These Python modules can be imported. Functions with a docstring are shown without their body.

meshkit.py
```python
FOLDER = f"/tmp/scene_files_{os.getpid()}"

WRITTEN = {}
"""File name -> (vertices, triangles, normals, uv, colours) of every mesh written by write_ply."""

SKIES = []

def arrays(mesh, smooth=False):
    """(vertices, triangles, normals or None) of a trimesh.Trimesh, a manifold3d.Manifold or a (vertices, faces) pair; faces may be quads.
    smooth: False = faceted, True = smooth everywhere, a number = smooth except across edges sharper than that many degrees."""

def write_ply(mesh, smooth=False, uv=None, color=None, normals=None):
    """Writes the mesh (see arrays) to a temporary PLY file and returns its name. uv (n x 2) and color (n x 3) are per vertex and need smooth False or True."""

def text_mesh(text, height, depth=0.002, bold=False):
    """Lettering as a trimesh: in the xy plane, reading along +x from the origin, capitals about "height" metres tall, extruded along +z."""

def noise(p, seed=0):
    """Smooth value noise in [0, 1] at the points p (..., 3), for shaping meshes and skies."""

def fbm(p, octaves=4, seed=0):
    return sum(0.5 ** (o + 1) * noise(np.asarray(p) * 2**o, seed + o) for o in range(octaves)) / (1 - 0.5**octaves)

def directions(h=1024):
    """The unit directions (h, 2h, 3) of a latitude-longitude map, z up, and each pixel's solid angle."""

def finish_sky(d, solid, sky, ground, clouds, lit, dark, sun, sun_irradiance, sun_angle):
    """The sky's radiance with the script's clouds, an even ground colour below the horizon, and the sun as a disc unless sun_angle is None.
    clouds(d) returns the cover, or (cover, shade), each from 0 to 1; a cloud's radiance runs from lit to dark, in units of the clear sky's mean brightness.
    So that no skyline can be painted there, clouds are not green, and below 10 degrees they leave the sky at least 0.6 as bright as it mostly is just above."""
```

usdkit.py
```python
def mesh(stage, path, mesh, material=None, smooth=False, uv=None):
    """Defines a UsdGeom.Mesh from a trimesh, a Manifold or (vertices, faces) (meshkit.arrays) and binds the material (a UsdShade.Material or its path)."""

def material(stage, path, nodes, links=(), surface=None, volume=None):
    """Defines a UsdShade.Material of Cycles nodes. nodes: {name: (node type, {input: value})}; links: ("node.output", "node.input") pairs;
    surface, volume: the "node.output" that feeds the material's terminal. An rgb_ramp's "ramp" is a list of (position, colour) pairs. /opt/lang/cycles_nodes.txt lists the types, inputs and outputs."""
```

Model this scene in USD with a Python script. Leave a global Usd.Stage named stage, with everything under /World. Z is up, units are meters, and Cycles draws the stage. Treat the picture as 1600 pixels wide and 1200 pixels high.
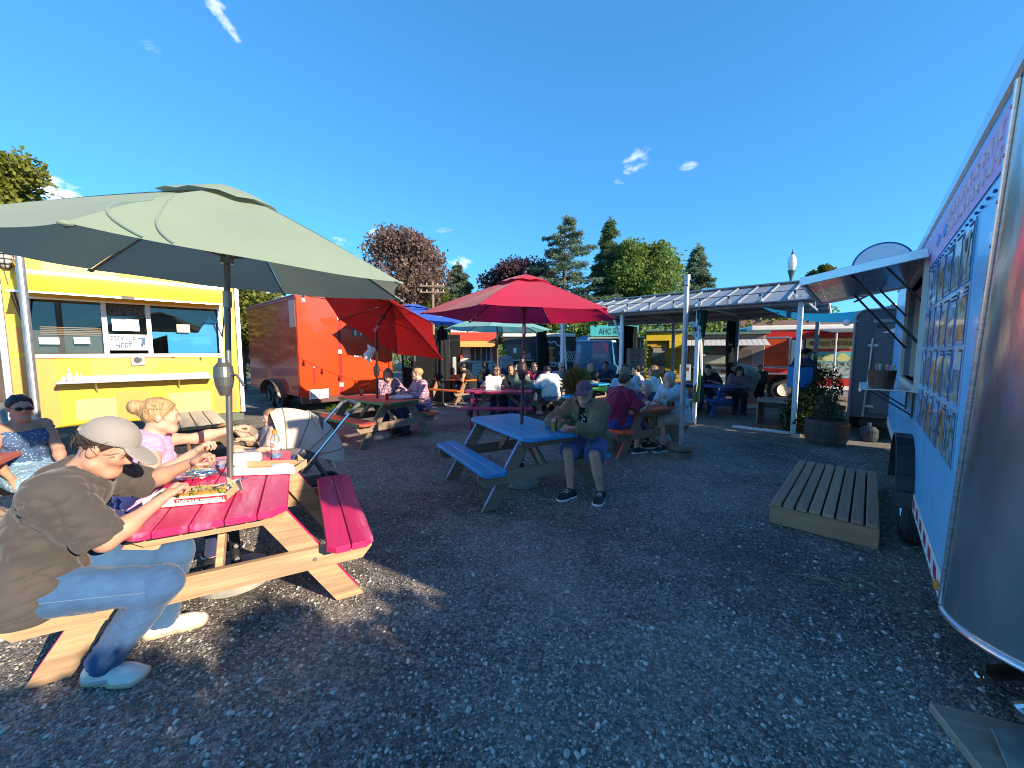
import math, random, numpy as np, trimesh, manifold3d, usdkit, meshkit
from pxr import Usd, UsdGeom, UsdLux, UsdShade, Gf, Sdf, Vt
from shapely.geometry import Polygon
stage = Usd.Stage.CreateInMemory()
UsdGeom.SetStageUpAxis(stage, 'Z'); UsdGeom.SetStageMetersPerUnit(stage, 1.0)
UsdGeom.Xform.Define(stage, '/World'); UsdGeom.Scope.Define(stage, '/World/Looks')
R_ = math.radians
# ---------------- camera, sky, sun, exposure
EXPOSURE = 1.6
SUN_BEARING, SUN_EL = 126.0, 21.0
cam = UsdGeom.Camera.Define(stage, '/World/camera')
cam.AddTranslateOp().Set((0, 0, 1.65)); cam.AddRotateXOp().Set(90 - 4.95)
cam.CreateFocalLengthAttr(13.5); cam.CreateHorizontalApertureAttr(36.0); cam.CreateVerticalApertureAttr(27.0)
cam.CreateExposureAttr(EXPOSURE); cam.CreateClippingRangeAttr((0.05, 5000))
sd = np.array([math.sin(R_(SUN_BEARING)) * math.cos(R_(SUN_EL)), math.cos(R_(SUN_BEARING)) * math.cos(R_(SUN_EL)), math.sin(R_(SUN_EL))])
def pixdir(b, e): return (math.sin(R_(b)) * math.cos(R_(e)), math.cos(R_(b)) * math.cos(R_(e)), math.sin(R_(e)))
sky_nodes = {'sky': ('sky_texture', dict(sky_type='single_scattering', sun_disc=False, sun_elevation=R_(SUN_EL), sun_rotation=R_(SUN_BEARING), altitude=60.0, air_density=1.0, aerosol_density=0.05, ozone_density=1.2)),
    'gm': ('gamma', dict(gamma=0.67)), 'tint': ('vector_math', dict(math_type='multiply', vector2=(0.20, 0.61, 1.03))),
    'tc': ('texture_coordinate', {}), 'nz': ('noise_texture', dict(scale=15.0, detail=8.0, roughness=0.66, distortion=0.7)),
    'nm': ('mapping', dict(scale=(1, 1, 2.2))), 'bg': ('background_shader', dict(strength=0.15))}
sky_links = [('sky.color', 'gm.color'), ('gm.color', 'tint.vector1'), ('tc.generated', 'nm.vector'), ('nm.vector', 'nz.vector')]
last = 'tint.vector'
# small fair-weather clouds: bearing, elevation, half width, half height (radians), density, tilt
for i, (b, e, w, h, d) in enumerate([(-35.2, 33.6, .055, .014, .62), (17.3, 24.0, .075, .024, .42), (23.6, 22.8, .024, .010, .45), (-18.8, 15.6, .030, .018, .8), (-7.9, 12.5, .040, .020, .8), (-9.9, 16.6, .035, .008, .3), (-49.6, 14.8, .05, .03, .9), (-23.3, 14.0, .03, .018, .7), (-41, 29, .03, .012, .22)]):
    c = np.array(pixdir(b, e)); r = np.array([math.cos(R_(b)), -math.sin(R_(b)), 0]); u = np.cross(r, c)
    if i == 0: r, u = (r * .62 - u * .78), (u * .62 + r * .78)
    if i == 1: r, u = (r * .86 + u * .5), (u * .86 - r * .5)
    N = lambda s: f'{s}{i}'
    sky_nodes |= {N('dr'): ('vector_math', dict(math_type='dot_product', vector2=tuple(r / w))), N('du'): ('vector_math', dict(math_type='dot_product', vector2=tuple(u / h))),
        N('ou'): ('math', dict(math_type='subtract', value2=float(np.dot(c, u / h)))), N('fr'): ('vector_math', dict(math_type='dot_product', vector2=tuple(c))),
        N('r2'): ('math', dict(math_type='multiply')), N('u2'): ('math', dict(math_type='multiply')), N('s'): ('math', dict(math_type='add')),
        N('n4'): ('math', dict(math_type='multiply_add', value2=-4.6, value3=3.0)), N('v'): ('math', dict(math_type='subtract')), N('c1'): ('math', dict(math_type='multiply', value2=d, use_clamp=True)),
        N('ft'): ('math', dict(math_type='greater_than', value2=0.5)), N('c2'): ('math', dict(math_type='multiply')), N('m'): ('mix', dict(mix_type='mix', color2=(3.6, 3.8, 4.2)))}
    sky_links += [('tc.generated', N('dr') + '.vector1'), ('tc.generated', N('du') + '.vector1'), ('tc.generated', N('fr') + '.vector1'), (N('dr') + '.value', N('r2') + '.value1'), (N('dr') + '.value', N('r2') + '.value2'),
        (N('du') + '.value', N('ou') + '.value1'), (N('ou') + '.value', N('u2') + '.value1'), (N('ou') + '.value', N('u2') + '.value2'), (N('r2') + '.value', N('s') + '.value1'), (N('u2') + '.value', N('s') + '.value2'),
        ('nz.fac', N('n4') + '.value1'), (N('s') + '.value', N('v') + '.value2'), (N('n4') + '.value', N('q') + '.value2')]
    sky_nodes[N('q')] = ('math', dict(math_type='subtract', value1=1.15)); sky_links[-1] = (N('n4') + '.value', N('q') + '.value2')
    sky_links += [(N('q') + '.value', N('v') + '.value1'), (N('v') + '.value', N('c1') + '.value1'), (N('fr') + '.value', N('ft') + '.value1'), (N('c1') + '.value', N('c2') + '.value1'), (N('ft') + '.value', N('c2') + '.value2'), (N('c2') + '.value', N('m') + '.fac'), (last, N('m') + '.color1')]
    last = N('m') + '.color'
sky_links.append((last, 'bg.color'))
dome = UsdLux.DomeLight.Define(stage, '/World/sky')
dome.GetPrim().SetCustomDataByKey('kind', 'structure'); dome.GetPrim().SetCustomDataByKey('label', 'clear deep blue evening sky with a few small white clouds')
UsdShade.MaterialBindingAPI.Apply(dome.GetPrim()).Bind(usdkit.material(stage, '/World/Looks/sky_material', sky_nodes, sky_links, surface='bg.background'))
sun = UsdLux.DistantLight.Define(stage, '/World/sun')
sun.CreateNormalizeAttr(True); sun.CreateIntensityAttr(0.88); sun.CreateAngleAttr(0.55); sun.CreateColorAttr((1.0, 0.84, 0.62))
sun.AddRotateZOp().Set(-SUN_BEARING); sun.AddRotateXOp().Set(90 - SUN_EL); sun.AddRotateYOp().Set(0)
_m = Gf.Matrix4d(1); zc = sd; xc = np.cross([0, 0, 1.], zc); xc /= np.linalg.norm(xc); yc = np.cross(zc, xc)
sun.ClearXformOpOrder(); sun.AddTransformOp().Set(Gf.Matrix4d(*xc, 0, *yc, 0, *zc, 0, 0, 0, 50, 1))

# ---------------- helpers
names = {}
def numbered(parent, name):
    k = (parent, name); n = names.get(k, -1) + 1; names[k] = n
    return name if n == 0 else f'{name}_{n:03d}'
def tag(prim, label=None, cat=None, group=None, kind=None):
    for k, v in (('label', label), ('category', cat), ('group', group), ('kind', kind)):
        if v: prim.SetCustomDataByKey(k, v)
    return prim
def path(p): return p if isinstance(p, str) else str(p.GetPath())
def thing(name, label, cat, loc=(0, 0, 0), yaw=0, group=None):
    x = UsdGeom.Xform.Define(stage, '/World/' + numbered('/World', name))
    x.AddTranslateOp().Set(tuple(map(float, loc))); x.AddRotateZOp().Set(-float(yaw))
    return tag(x.GetPrim(), label, cat, group)
def obj(name, mesh, m, parent='/World', label=None, cat=None, group=None, kind=None, smooth=False):
    pp = path(parent)
    if isinstance(mesh, list): mesh = cat_(mesh)
    p = usdkit.mesh(stage, pp + '/' + numbered(pp, name), mesh, m, smooth=smooth).GetPrim()
    return tag(p, label, cat, group, kind)
def copy(root, loc, yaw, label=None, group=None):
    was = root.GetCustomData(); nm = root.GetName().rstrip('0123456789').rstrip('_')
    r = thing(nm, label or was['label'], was['category'], loc, yaw, group or was.get('group'))
    r.GetReferences().AddInternalReference(root.GetPath()); r.SetInstanceable(True)
    return r
def cat_(ms): return trimesh.util.concatenate(ms) if len(ms) > 1 else ms[0]
_hc = {}
def box(c, s, b=0.004, rot=None):
    """bevelled box: centre, size, bevel; rot 3x3"""
    s = np.array(s, float) / 2; b = min(b, s.min() * .6)
    k = 'h'
    pts = []
    for x in (-1, 1):
        for y in (-1, 1):
            for z in (-1, 1):
                e = np.array([x, y, z]) * s
                for a in range(3):
                    q = e.copy(); q -= np.array([x, y, z]) * b; q[a] = e[a]; pts.append(q)
    pts = np.array(pts)
    if k not in _hc:
        h = trimesh.PointCloud(pts).convex_hull
        idx = [int(np.argmin(((pts - v) ** 2).sum(1))) for v in h.vertices]
        ref = pts * 0 + pts
        _hc[k] = np.array(idx)[h.faces]
    m = trimesh.Trimesh(pts, _hc[k], process=False)
    if rot is not None: m.vertices = m.vertices @ np.array(rot).T
    m.vertices = m.vertices + np.array(c, float)
    return m
box((0, 0, 0), (1, 1.3, 1.7), .1)
def basis(d, up=(0, 0, 1)):
    y = np.array(d, float); y /= np.linalg.norm(y); u = np.array(up, float)
    if abs(np.dot(u, y)) > .98: u = np.array([1., 0, 0])
    x = np.cross(y, u); x /= np.linalg.norm(x); return np.stack([x, y, np.cross(x, y)], 1)
def beam(a, b, w, t, up=(0, 0, 1), bev=.004):
    a, b = np.array(a, float), np.array(b, float)
    return box((a + b) / 2, (w, np.linalg.norm(b - a), t), bev, basis(b - a, up))
def tube(pts, r, n=10, caps=True):
    p = np.array(pts, float); r = np.broadcast_to(r, (len(p),)); t = np.gradient(p, axis=0); t /= np.linalg.norm(t, axis=1, keepdims=True) + 1e-12
    a = np.cross(t[0], [0, 0, 1.] if abs(t[0, 2]) < .9 else [1., 0, 0]); V = []
    for i in range(len(p)):
        a = a - t[i] * np.dot(a, t[i]); a /= np.linalg.norm(a); b = np.cross(t[i], a)
        g = np.arange(n) * 2 * np.pi / n; V.append(p[i] + r[i] * (np.cos(g)[:, None] * a + np.sin(g)[:, None] * b))
    V = np.vstack(V); F = []
    for i in range(len(p) - 1):
        for j in range(n):
            k = (j + 1) % n; F += [[i * n + j, i * n + k, (i + 1) * n + k], [i * n + j, (i + 1) * n + k, (i + 1) * n + j]]
    if caps:
        V = np.vstack([V, p[0], p[-1]]); m = len(V)
        for j in range(n):
            k = (j + 1) % n; F += [[m - 2, k, j], [m - 1, (len(p) - 1) * n + j, (len(p) - 1) * n + k]]
    f = np.array(F); return trimesh.Trimesh(V, f, process=False)
def cyl(a, b, r, r2=None, n=16): return tube([a, b], [r, r if r2 is None else r2], n)
def lathe(prof, n=24, c=(0, 0, 0)):
    m = trimesh.creation.revolve(np.array(prof, float), sections=n); m.vertices += np.array(c); return m
def ball(c, r, sub=2):
    m = trimesh.creation.icosphere(sub); m.vertices = m.vertices * np.array(r) + np.array(c); return m
def prism(poly, z0, z1):
    m = trimesh.creation.extrude_polygon(Polygon(poly), z1 - z0, engine='earcut'); m.vertices[:, 2] += z0; return m
def xf(m, rot=None, t=(0, 0, 0)):
    m = m.copy()
    if rot is not None: m.vertices = m.vertices @ np.array(rot).T
    m.vertices = m.vertices + np.array(t, float); return m
def rz(b):  # rotation clockwise bearing
    c, s = math.cos(R_(b)), math.sin(R_(b)); return np.array([[c, s, 0], [-s, c, 0], [0, 0, 1.]])
WALL = np.array([[1, 0, 0], [0, 0, -1], [0, 1, 0.]])   # xy drawing -> xz wall facing -y
def grid(P):
    """array (n,m,3) -> mesh"""
    n, m = P.shape[:2]; i, j = np.meshgrid(np.arange(n - 1), np.arange(m - 1), indexing='ij'); a = i * m + j
    q = np.stack([a, a + m, a + m + 1, a + 1], -1).reshape(-1, 4)
    return trimesh.Trimesh(P.reshape(-1, 3), np.vstack([q[:, [0, 1, 2]], q[:, [0, 2, 3]]]), process=False)
# ---------------- materials
looks = {}
def mat(name, color, rough=.6, metal=0., vary=.12, scale=6., bump=0., bscale=120., spec=.5, stretch=(1, 1, 1), rnd=0., dirt=None, coat=0., trans=0., dist=.004, sub=0., sheen=0.):
    if name in looks: return looks[name]
    c = np.array(color, float)
    n = {'tc': ('texture_coordinate', {}), 'mp': ('mapping', dict(scale=stretch)), 'nz': ('noise_texture', dict(scale=scale, detail=5., roughness=.6)),
         'rp': ('rgb_ramp', dict(ramp=[(.25, tuple(c * (1 - vary))), (.55, tuple(c)), (.8, tuple(np.minimum(c * (1 + vary) + .01 * vary, 1)))])),
         'p': ('principled_bsdf', dict(roughness=rough, metallic=metal, specular_ior_level=spec, coat_weight=coat, subsurface_weight=sub, subsurface_scale=.02, sheen_weight=sheen))}
    l = [('tc.object', 'mp.vector'), ('mp.vector', 'nz.vector'), ('nz.fac', 'rp.fac')]
    col = 'rp.color'
    if rnd:
        n |= {'oi': ('object_info', {}), 'mr': ('map_range', dict(to_min=1 - rnd, to_max=1 + rnd)), 'hv': ('hsv', dict(hue=.5, saturation=1., fac=1.))}
        l += [('oi.random', 'mr.value'), ('mr.result', 'hv.value'), (col, 'hv.color')]; col = 'hv.color'
    if dirt is not None:
        dc, lo, hi, ds = dirt
        n |= {'dn': ('noise_texture', dict(scale=ds, detail=7., roughness=.68)), 'dr': ('map_range', dict(from_min=lo, from_max=hi)), 'dm': ('mix', dict(mix_type='mix', color2=dc))}
        l += [('mp.vector', 'dn.vector'), ('dn.fac', 'dr.value'), ('dr.result', 'dm.fac'), (col, 'dm.color1')]; col = 'dm.color'
    l.append((col, 'p.base_color'))
    if bump:
        n |= {'bn': ('noise_texture', dict(scale=bscale, detail=4., roughness=.65)), 'bp': ('bump', dict(strength=bump, distance=dist))}
        l += [('mp.vector', 'bn.vector'), ('bn.fac', 'bp.height'), ('bp.normal', 'p.normal')]
    n |= {'rr': ('map_range', dict(to_min=max(rough - .1, .02), to_max=min(rough + .1, 1)))}; l += [('nz.fac', 'rr.value'), ('rr.result', 'p.roughness')]
    surf = 'p.BSDF'
    if trans:
        n |= {'tr': ('translucent_bsdf', {}), 'mx': ('mix_closure', dict(fac=trans))}
        l += [(col, 'tr.color'), ('p.BSDF', 'mx.closure1'), ('tr.BSDF', 'mx.closure2')]; surf = 'mx.closure'
    looks[name] = usdkit.material(stage, '/World/Looks/' + name, n, l, surface=surf)
    return looks[name]
def wood(name, c, axis=1, rough=.7, wear=None, rnd=.14, vary=.28):
    st = [26, 26, 26]; st[axis] = 1.6
    return mat(name, c, rough, vary=vary, scale=1., bump=.55, bscale=2.2, stretch=tuple(st), rnd=rnd, dirt=wear, dist=.006)
def paint(name, c, axis=1, rough=.42, wear=((.30, .20, .12), .62, .74, .35)):
    st = [9, 9, 9]; st[axis] = 1.0
    return mat(name, c, rough, vary=.16, scale=1.2, bump=.35, bscale=7., stretch=tuple(st), rnd=.09, dirt=wear, dist=.004)
def cloth(name, c, vary=.14, rough=.9, trans=0., scale=5., bump=.25): return mat(name, c, rough, vary=vary, scale=scale, bump=bump, bscale=420., spec=.15, trans=trans, dist=.002, sheen=.15)
def pane(name, tint=(.85, .9, .92)):
    if name in looks: return looks[name]
    looks[name] = usdkit.material(stage, '/World/Looks/' + name, {'t': ('transparent_bsdf', dict(color=tint)), 'g': ('glossy_bsdf', dict(color=(.95, .95, .95), roughness=.02)), 'f': ('fresnel', dict(IOR=1.55)), 'm': ('mix_closure', {})},
        [('f.fac', 'm.fac'), ('t.BSDF', 'm.closure1'), ('g.BSDF', 'm.closure2')], surface='m.closure')
    return looks[name]
def plain(name, c, rough=.5, metal=0., **k):
    if name in looks: return looks[name]
    looks[name] = usdkit.material(stage, '/World/Looks/' + name, {'p': ('principled_bsdf', dict(base_color=c, roughness=rough, metallic=metal, **k))}, surface='p.BSDF')
    return looks[name]
steel = mat('galvanized_steel', (.40, .41, .42), .42, .8, vary=.22, scale=9, bump=.1, bscale=60)
alu = mat('aluminium', (.75, .75, .76), .28, .95, vary=.08, scale=3, bump=.05, bscale=300, stretch=(1, 1, 14))
chrome = plain('chrome', (.8, .8, .8), .15, 1.)
rubber = mat('rubber', (.022, .022, .023), .75, vary=.3, scale=20, bump=.2)
black = mat('black_paint', (.018, .018, .02), .4, vary=.2)
blackcloth = cloth('black_cloth', (.014, .016, .018))
white = mat('white_paint', (.74, .74, .72), .45, vary=.06, scale=3, dirt=((.45, .42, .36), .6, .8, 1.5))
paper = plain('paper', (.8, .79, .76), .8)
glass = pane('window_glass')
cedar = wood('raw_cedar', (.44, .28, .155))
oldwood = wood('weathered_wood', (.22, .155, .11))
darkmetal = mat('dark_metal', (.06, .062, .066), .42, .6, vary=.2)
bronze = mat('bronze_pole', (.065, .045, .045), .4, .5, vary=.15)
greymetal = mat('grey_pole', (.17, .18, .18), .38, .7, vary=.1)
TXT = {}
def text(s, h, depth=.002, bold=False, w=None):
    m = meshkit.text_mesh(s, h, depth, bold); b = m.bounds; m.vertices -= [(b[0, 0] + b[1, 0]) / 2, (b[0, 1] + b[1, 1]) / 2, 0]
    if w: m.vertices[:, 0] *= w / (b[1, 0] - b[0, 0])
    return m
# ---------------- ground
rng = np.random.default_rng(7)
gn = {'g': ('geometry', {}), 'v1': ('voronoi_texture', dict(scale=62., randomness=1.)), 'v2': ('voronoi_texture', dict(scale=150.)), 'n1': ('noise_texture', dict(scale=.55, detail=6., roughness=.62)), 'n2': ('noise_texture', dict(scale=5., detail=6., roughness=.7)),
    's1': ('separate_color', dict(color_type='rgb')), 's2': ('separate_color', dict(color_type='rgb')), 'a': ('math', dict(math_type='multiply_add', value2=.6)), 'b': ('math', dict(math_type='multiply', value2=.4)),
    'rp': ('rgb_ramp', dict(ramp=[(0, (.07, .06, .055)), (.3, (.155, .135, .12)), (.55, (.26, .225, .195)), (.78, (.42, .37, .32)), (.93, (.60, .55, .49)), (1, (.74, .69, .62))])),
    'm1': ('map_range', dict(from_min=.35, from_max=.65, to_min=.52, to_max=1.3)), 'm2': ('map_range', dict(from_min=.3, from_max=.7, to_min=.66, to_max=1.2)), 'mm': ('math', dict(math_type='multiply')),
    'cx': ('vector_math', dict(math_type='scale')), 'dust': ('mix', dict(mix_type='mix', color2=(.27, .24, .20))), 'df': ('map_range', dict(from_min=.47, from_max=.72, to_min=0., to_max=.65)),
    'h': ('math', dict(math_type='multiply_add', value2=-1.)), 'h2': ('math', dict(math_type='multiply', value2=-.5)), 'bp': ('bump', dict(strength=.9, distance=.012)), 'bp2': ('bump', dict(strength=.5, distance=.08)),
    'p': ('principled_bsdf', dict(roughness=.78, specular_ior_level=.35))}
gl = [('g.position', k + '.vector') for k in ('v1', 'v2', 'n1', 'n2')] + [('v1.color', 's1.color'), ('v2.color', 's2.color'), ('s2.r', 'b.value1'), ('s1.r', 'a.value1'), ('b.value', 'a.value3'), ('a.value', 'rp.fac'), ('n1.fac', 'm1.value'), ('n2.fac', 'm2.value'),
    ('m1.result', 'mm.value1'), ('m2.result', 'mm.value2'), ('rp.color', 'cx.vector1'), ('mm.value', 'cx.scale'), ('cx.vector', 'dust.color1'), ('n1.fac', 'df.value'), ('df.result', 'dust.fac'), ('dust.color', 'p.base_color'),
    ('v2.distance', 'h2.value1'), ('v1.distance', 'h.value1'), ('h2.value', 'h.value3'), ('h.value', 'bp.height'), ('n2.fac', 'bp2.height'), ('bp2.normal', 'bp.normal'), ('bp.normal', 'p.normal')]
gravel = usdkit.material(stage, '/World/Looks/gravel', gn, gl, surface='p.BSDF')
xs = np.concatenate([[-900, -300, -60], np.linspace(-12, 14, 105), [60, 300, 900]]); ys = np.concatenate([[-400, -60], np.linspace(-3, 20, 93), [60, 300, 1500]])
X, Y = np.meshgrid(xs, ys, indexing='ij'); near = np.clip(1 - np.hypot(X, Y - 5) / 16, 0, 1)
Z = (meshkit.fbm(np.stack([X * .8, Y * .8, X * 0], -1), 3, 3) - .5) * .035 * near
Z = np.where(near > 0, Z - .004, -.004)
g = grid(np.stack([X, Y, Z], -1)); obj('ground', g, gravel, kind='structure', label='dark grey gravel yard with worn sunlit strips', smooth=True)
# loose stones
def stones(name, n, smin, smax, cols, seed, ymax, label):
    r = np.random.default_rng(seed); pi = UsdGeom.PointInstancer.Define(stage, '/World/' + name); tg = []
    for k in range(6):
        m = trimesh.creation.icosphere(1); m.vertices *= 1 + .5 * (meshkit.noise(m.vertices * 1.3 + k * 9, k)[:, None] - .5); m.vertices *= np.array([1, .75, .5])
        tg.append(usdkit.mesh(stage, f'/World/{name}/stone' + (f'_{k:03d}' if k else ''), m, mat(f'{name}_tone_{k}', cols[k % len(cols)], .75, vary=.3, scale=60)).GetPath())
    y = .45 + (ymax - .45) * r.random(n) ** 1.6; x = (r.random(n) * 2 - 1) * (1.4 * y + .35)
    pi.CreatePrototypesRel().SetTargets(tg); pi.CreateProtoIndicesAttr(Vt.IntArray.FromNumpy(r.integers(0, 6, n).astype(np.int32)))
    if n > 20000:
        kp = meshkit.fbm(np.stack([x * 1.1, y * 1.1, x * 0], -1), 3, 31) + .35 * r.random(n) > .52; x, y = x[kp], y[kp]; n = len(x); pi.CreateProtoIndicesAttr(Vt.IntArray.FromNumpy(r.integers(0, 6, n).astype(np.int32)))
    zz = (meshkit.fbm(np.stack([x * .8, y * .8, x * 0], -1), 3, 3) - .5) * .035 * np.clip(1 - np.hypot(x, y - 5) / 16, 0, 1) - .004
    s = smin * (smax / smin) ** (r.random(n) ** 2.2)
    pi.CreatePositionsAttr(Vt.Vec3fArray.FromNumpy(np.stack([x, y, zz + s * .22], 1).astype(np.float32)))
    q = r.normal(size=(n, 4)) * np.array([1, .25, .25, 1]); q /= np.linalg.norm(q, axis=1, keepdims=True)
    pi.CreateOrientationsAttr(Vt.QuathArray([Gf.Quath(*map(float, a)) for a in q])); pi.CreateScalesAttr(Vt.Vec3fArray.FromNumpy(np.repeat(s[:, None], 3, 1).astype(np.float32)))
    tag(pi.GetPrim(), label, 'gravel', kind='stuff')
GREYS = [(.12, .105, .10), (.20, .18, .17), (.36, .33, .30), (.15, .135, .12), (.54, .50, .45), (.28, .25, .22)]
stones('gravel_chips', 75000, .0045, .012, GREYS, 1, 6.5, 'loose dark grey gravel chips over the yard')
stones('pale_pebbles', 1500, .008, .022, [(.50, .47, .43), (.38, .37, .35), (.58, .55, .50), (.32, .30, .27)], 2, 7, 'scattered pale rounded pebbles on the gravel')
# ---------------- picnic tables
def hexplank(w, L, t, z, x, cl=0., cr=0., cut=.09):
    """plank along y, corners cut on left/right"""
    h, q = L / 2, w / 2
    p = []
    p += [(-q + cl, -h), (q - cr, -h)] + ([(q, -h + cr)] if cr else []) + ([(q, h - cr)] if cr else []) + [(q - cr, h), (-q + cl, h)] + ([(-q, h - cl)] if cl else []) + ([(-q, -h + cl)] if cl else [])
    b = .005; P = Polygon(p); o = np.array(P.exterior.coords)[:-1]; i = np.array(P.buffer(-b, join_style=2).exterior.coords)[:-1]
    pts = np.vstack([np.c_[i, np.full(len(i), t / 2)], np.c_[o, np.full(len(o), t / 2 - b)], np.c_[o, np.full(len(o), -t / 2 + b)], np.c_[i, np.full(len(i), -t / 2)]])
    m = trimesh.PointCloud(pts).convex_hull; m.vertices += [x, 0, z]; return m
def table(label, x, y, yaw, pm, wm=oldwood, L=1.52, W=.74, bw=.14, edge=None, group=None, legm=None, nb=5, z=0):
    t = thing('picnic_table', label, 'picnic table', (x, y, z), yaw, group); w = W / nb; legm = legm or wm
    for k in range(nb):
        obj('top_plank', hexplank(w - .007, L + .006 * math.sin(k * 7), .042, .729, -W / 2 + w * (k + .5), .075 if k == 0 else 0, .075 if k == nb - 1 else 0), pm, t)
    for s in (-1, 1):
        for k in (0, 1):
            left = (k == 0) if s < 0 else (k == 0)
            obj('bench_plank', hexplank(bw - .007, L, .042, .429, s * .70 + (k - .5) * bw, .05 if k == 0 else 0, .05 if k == 1 else 0), pm, t)
    ly = L / 2 - .20
    for e in (-1, 1):
        for s in (-1, 1):
            a, b = np.array([s * .70, e * ly, 0.]), np.array([s * .25, e * ly, .705]); d = b - a
            # leg board with ends cut level
            hw = .07 / (d[2] / np.linalg.norm(d))
            P = [(a[0] - hw, 0), (a[0] + hw, 0), (b[0] + hw, .705), (b[0] - hw, .705)]
            m = prism(P, -.019, .019); m = xf(m, np.array([[1, 0, 0], [0, 0, -1], [0, 1, 0.]]), (0, e * ly, 0)); lg = obj('leg', m, legm, t)
            if edge is not None:
                n = np.array([d[2], 0, -d[0]]) / np.linalg.norm(d) * s; o = n * .0715
                obj('painted_edge', beam(a + o + d * .03, b + o - d * .03, .034, .004, up=n, bev=.001), edge, lg)
        obj('bench_support', hexplank(.135, 1.66, .038, 0, 0, .05, .05) if False else xf(prism([(-.84, .345), (-.78, .275), (.78, .275), (.84, .345), (.84, .407), (-.84, .407)], -.019, .019), np.array([[1, 0, 0], [0, 0, -1], [0, 1, 0.]]), (0, e * (ly + .039), 0)), wm, t)
        obj('top_cleat', xf(prism([(-.35, .66), (-.29, .62), (.29, .62), (.35, .66), (.35, .706), (-.35, .706)], -.019, .019), np.array([[1, 0, 0], [0, 0, -1], [0, 1, 0.]]), (0, e * (ly + .039), 0)), wm, t)
        obj('brace', beam((0, e * (ly - .02), .34), (0, e * .16, .70), .08, .038, up=(1, 0, 0)), wm, t)
        for s in (-1, 1):
            obj('bolt', cyl((s * .50, e * (ly + .058), .34), (s * .50, e * (ly + .066), .34), .012, n=8), steel, t)
    return t
pink = paint('pink_paint', (.64, .022, .115), wear=((.70, .22, .33), .55, .72, .8)); bluep = paint('blue_paint', (.010, .25, .50)); redor = paint('red_orange_paint', (.60, .075, .025)); rose = paint('rose_paint', (.45, .03, .10)); oran = paint('orange_paint', (.72, .16, .03)); greenp = paint('green_paint', (.055, .16, .05)); lime = paint('lime_paint', (.22, .58, .05))
cedar_t = wood('table_cedar', (.43, .27, .15), axis=0, wear=((.17, .11, .07), .52, .78, .22), vary=.38); old_t = wood('old_table_frame', (.22, .155, .11), axis=0)
tan = paint('tan_stain', (.42, .22, .10)); dkblue = paint('deep_blue_paint', (.012, .07, .28)); coral = paint('coral_paint', (.52, .12, .08))
table('large bright pink picnic table with pizza boxes on it, nearest the camera', -1.98, 2.62, -29, pink, cedar_t, edge=pink)
table('bright blue picnic table with the beer glass under the crimson umbrella', .10, 4.68, -29, bluep, old_t, edge=bluep)
gt = table('picnic table with orange red top and green edges under the tilted red umbrella', -2.57, 7.28, -53, paint('orange_on_green', (.62, .10, .05), wear=((.05, .16, .04), .60, .66, .5)), old_t, L=1.62, edge=greenp)
for s in (-1, 1):
    obj('green_edge', box((s * .373, 0, .729), (.012, 1.47, .044), .002), greenp, gt); obj('green_edge', box((0, s * .818, .729), (.59, .012, .044), .002), greenp, gt)
    for q in (-1, 1): obj('green_edge', box((s * .70 + q * .146, 0, .429), (.012, 1.52, .044), .002), greenp, gt)
table('red orange picnic table by the grey pole with three people around it', 1.99, 6.62, -30, redor, old_t, edge=redor)
table('rose pink picnic table with a white menu stand under the teal umbrella', -.30, 8.75, 92, rose, old_t, edge=rose, legm=rose)
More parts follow.
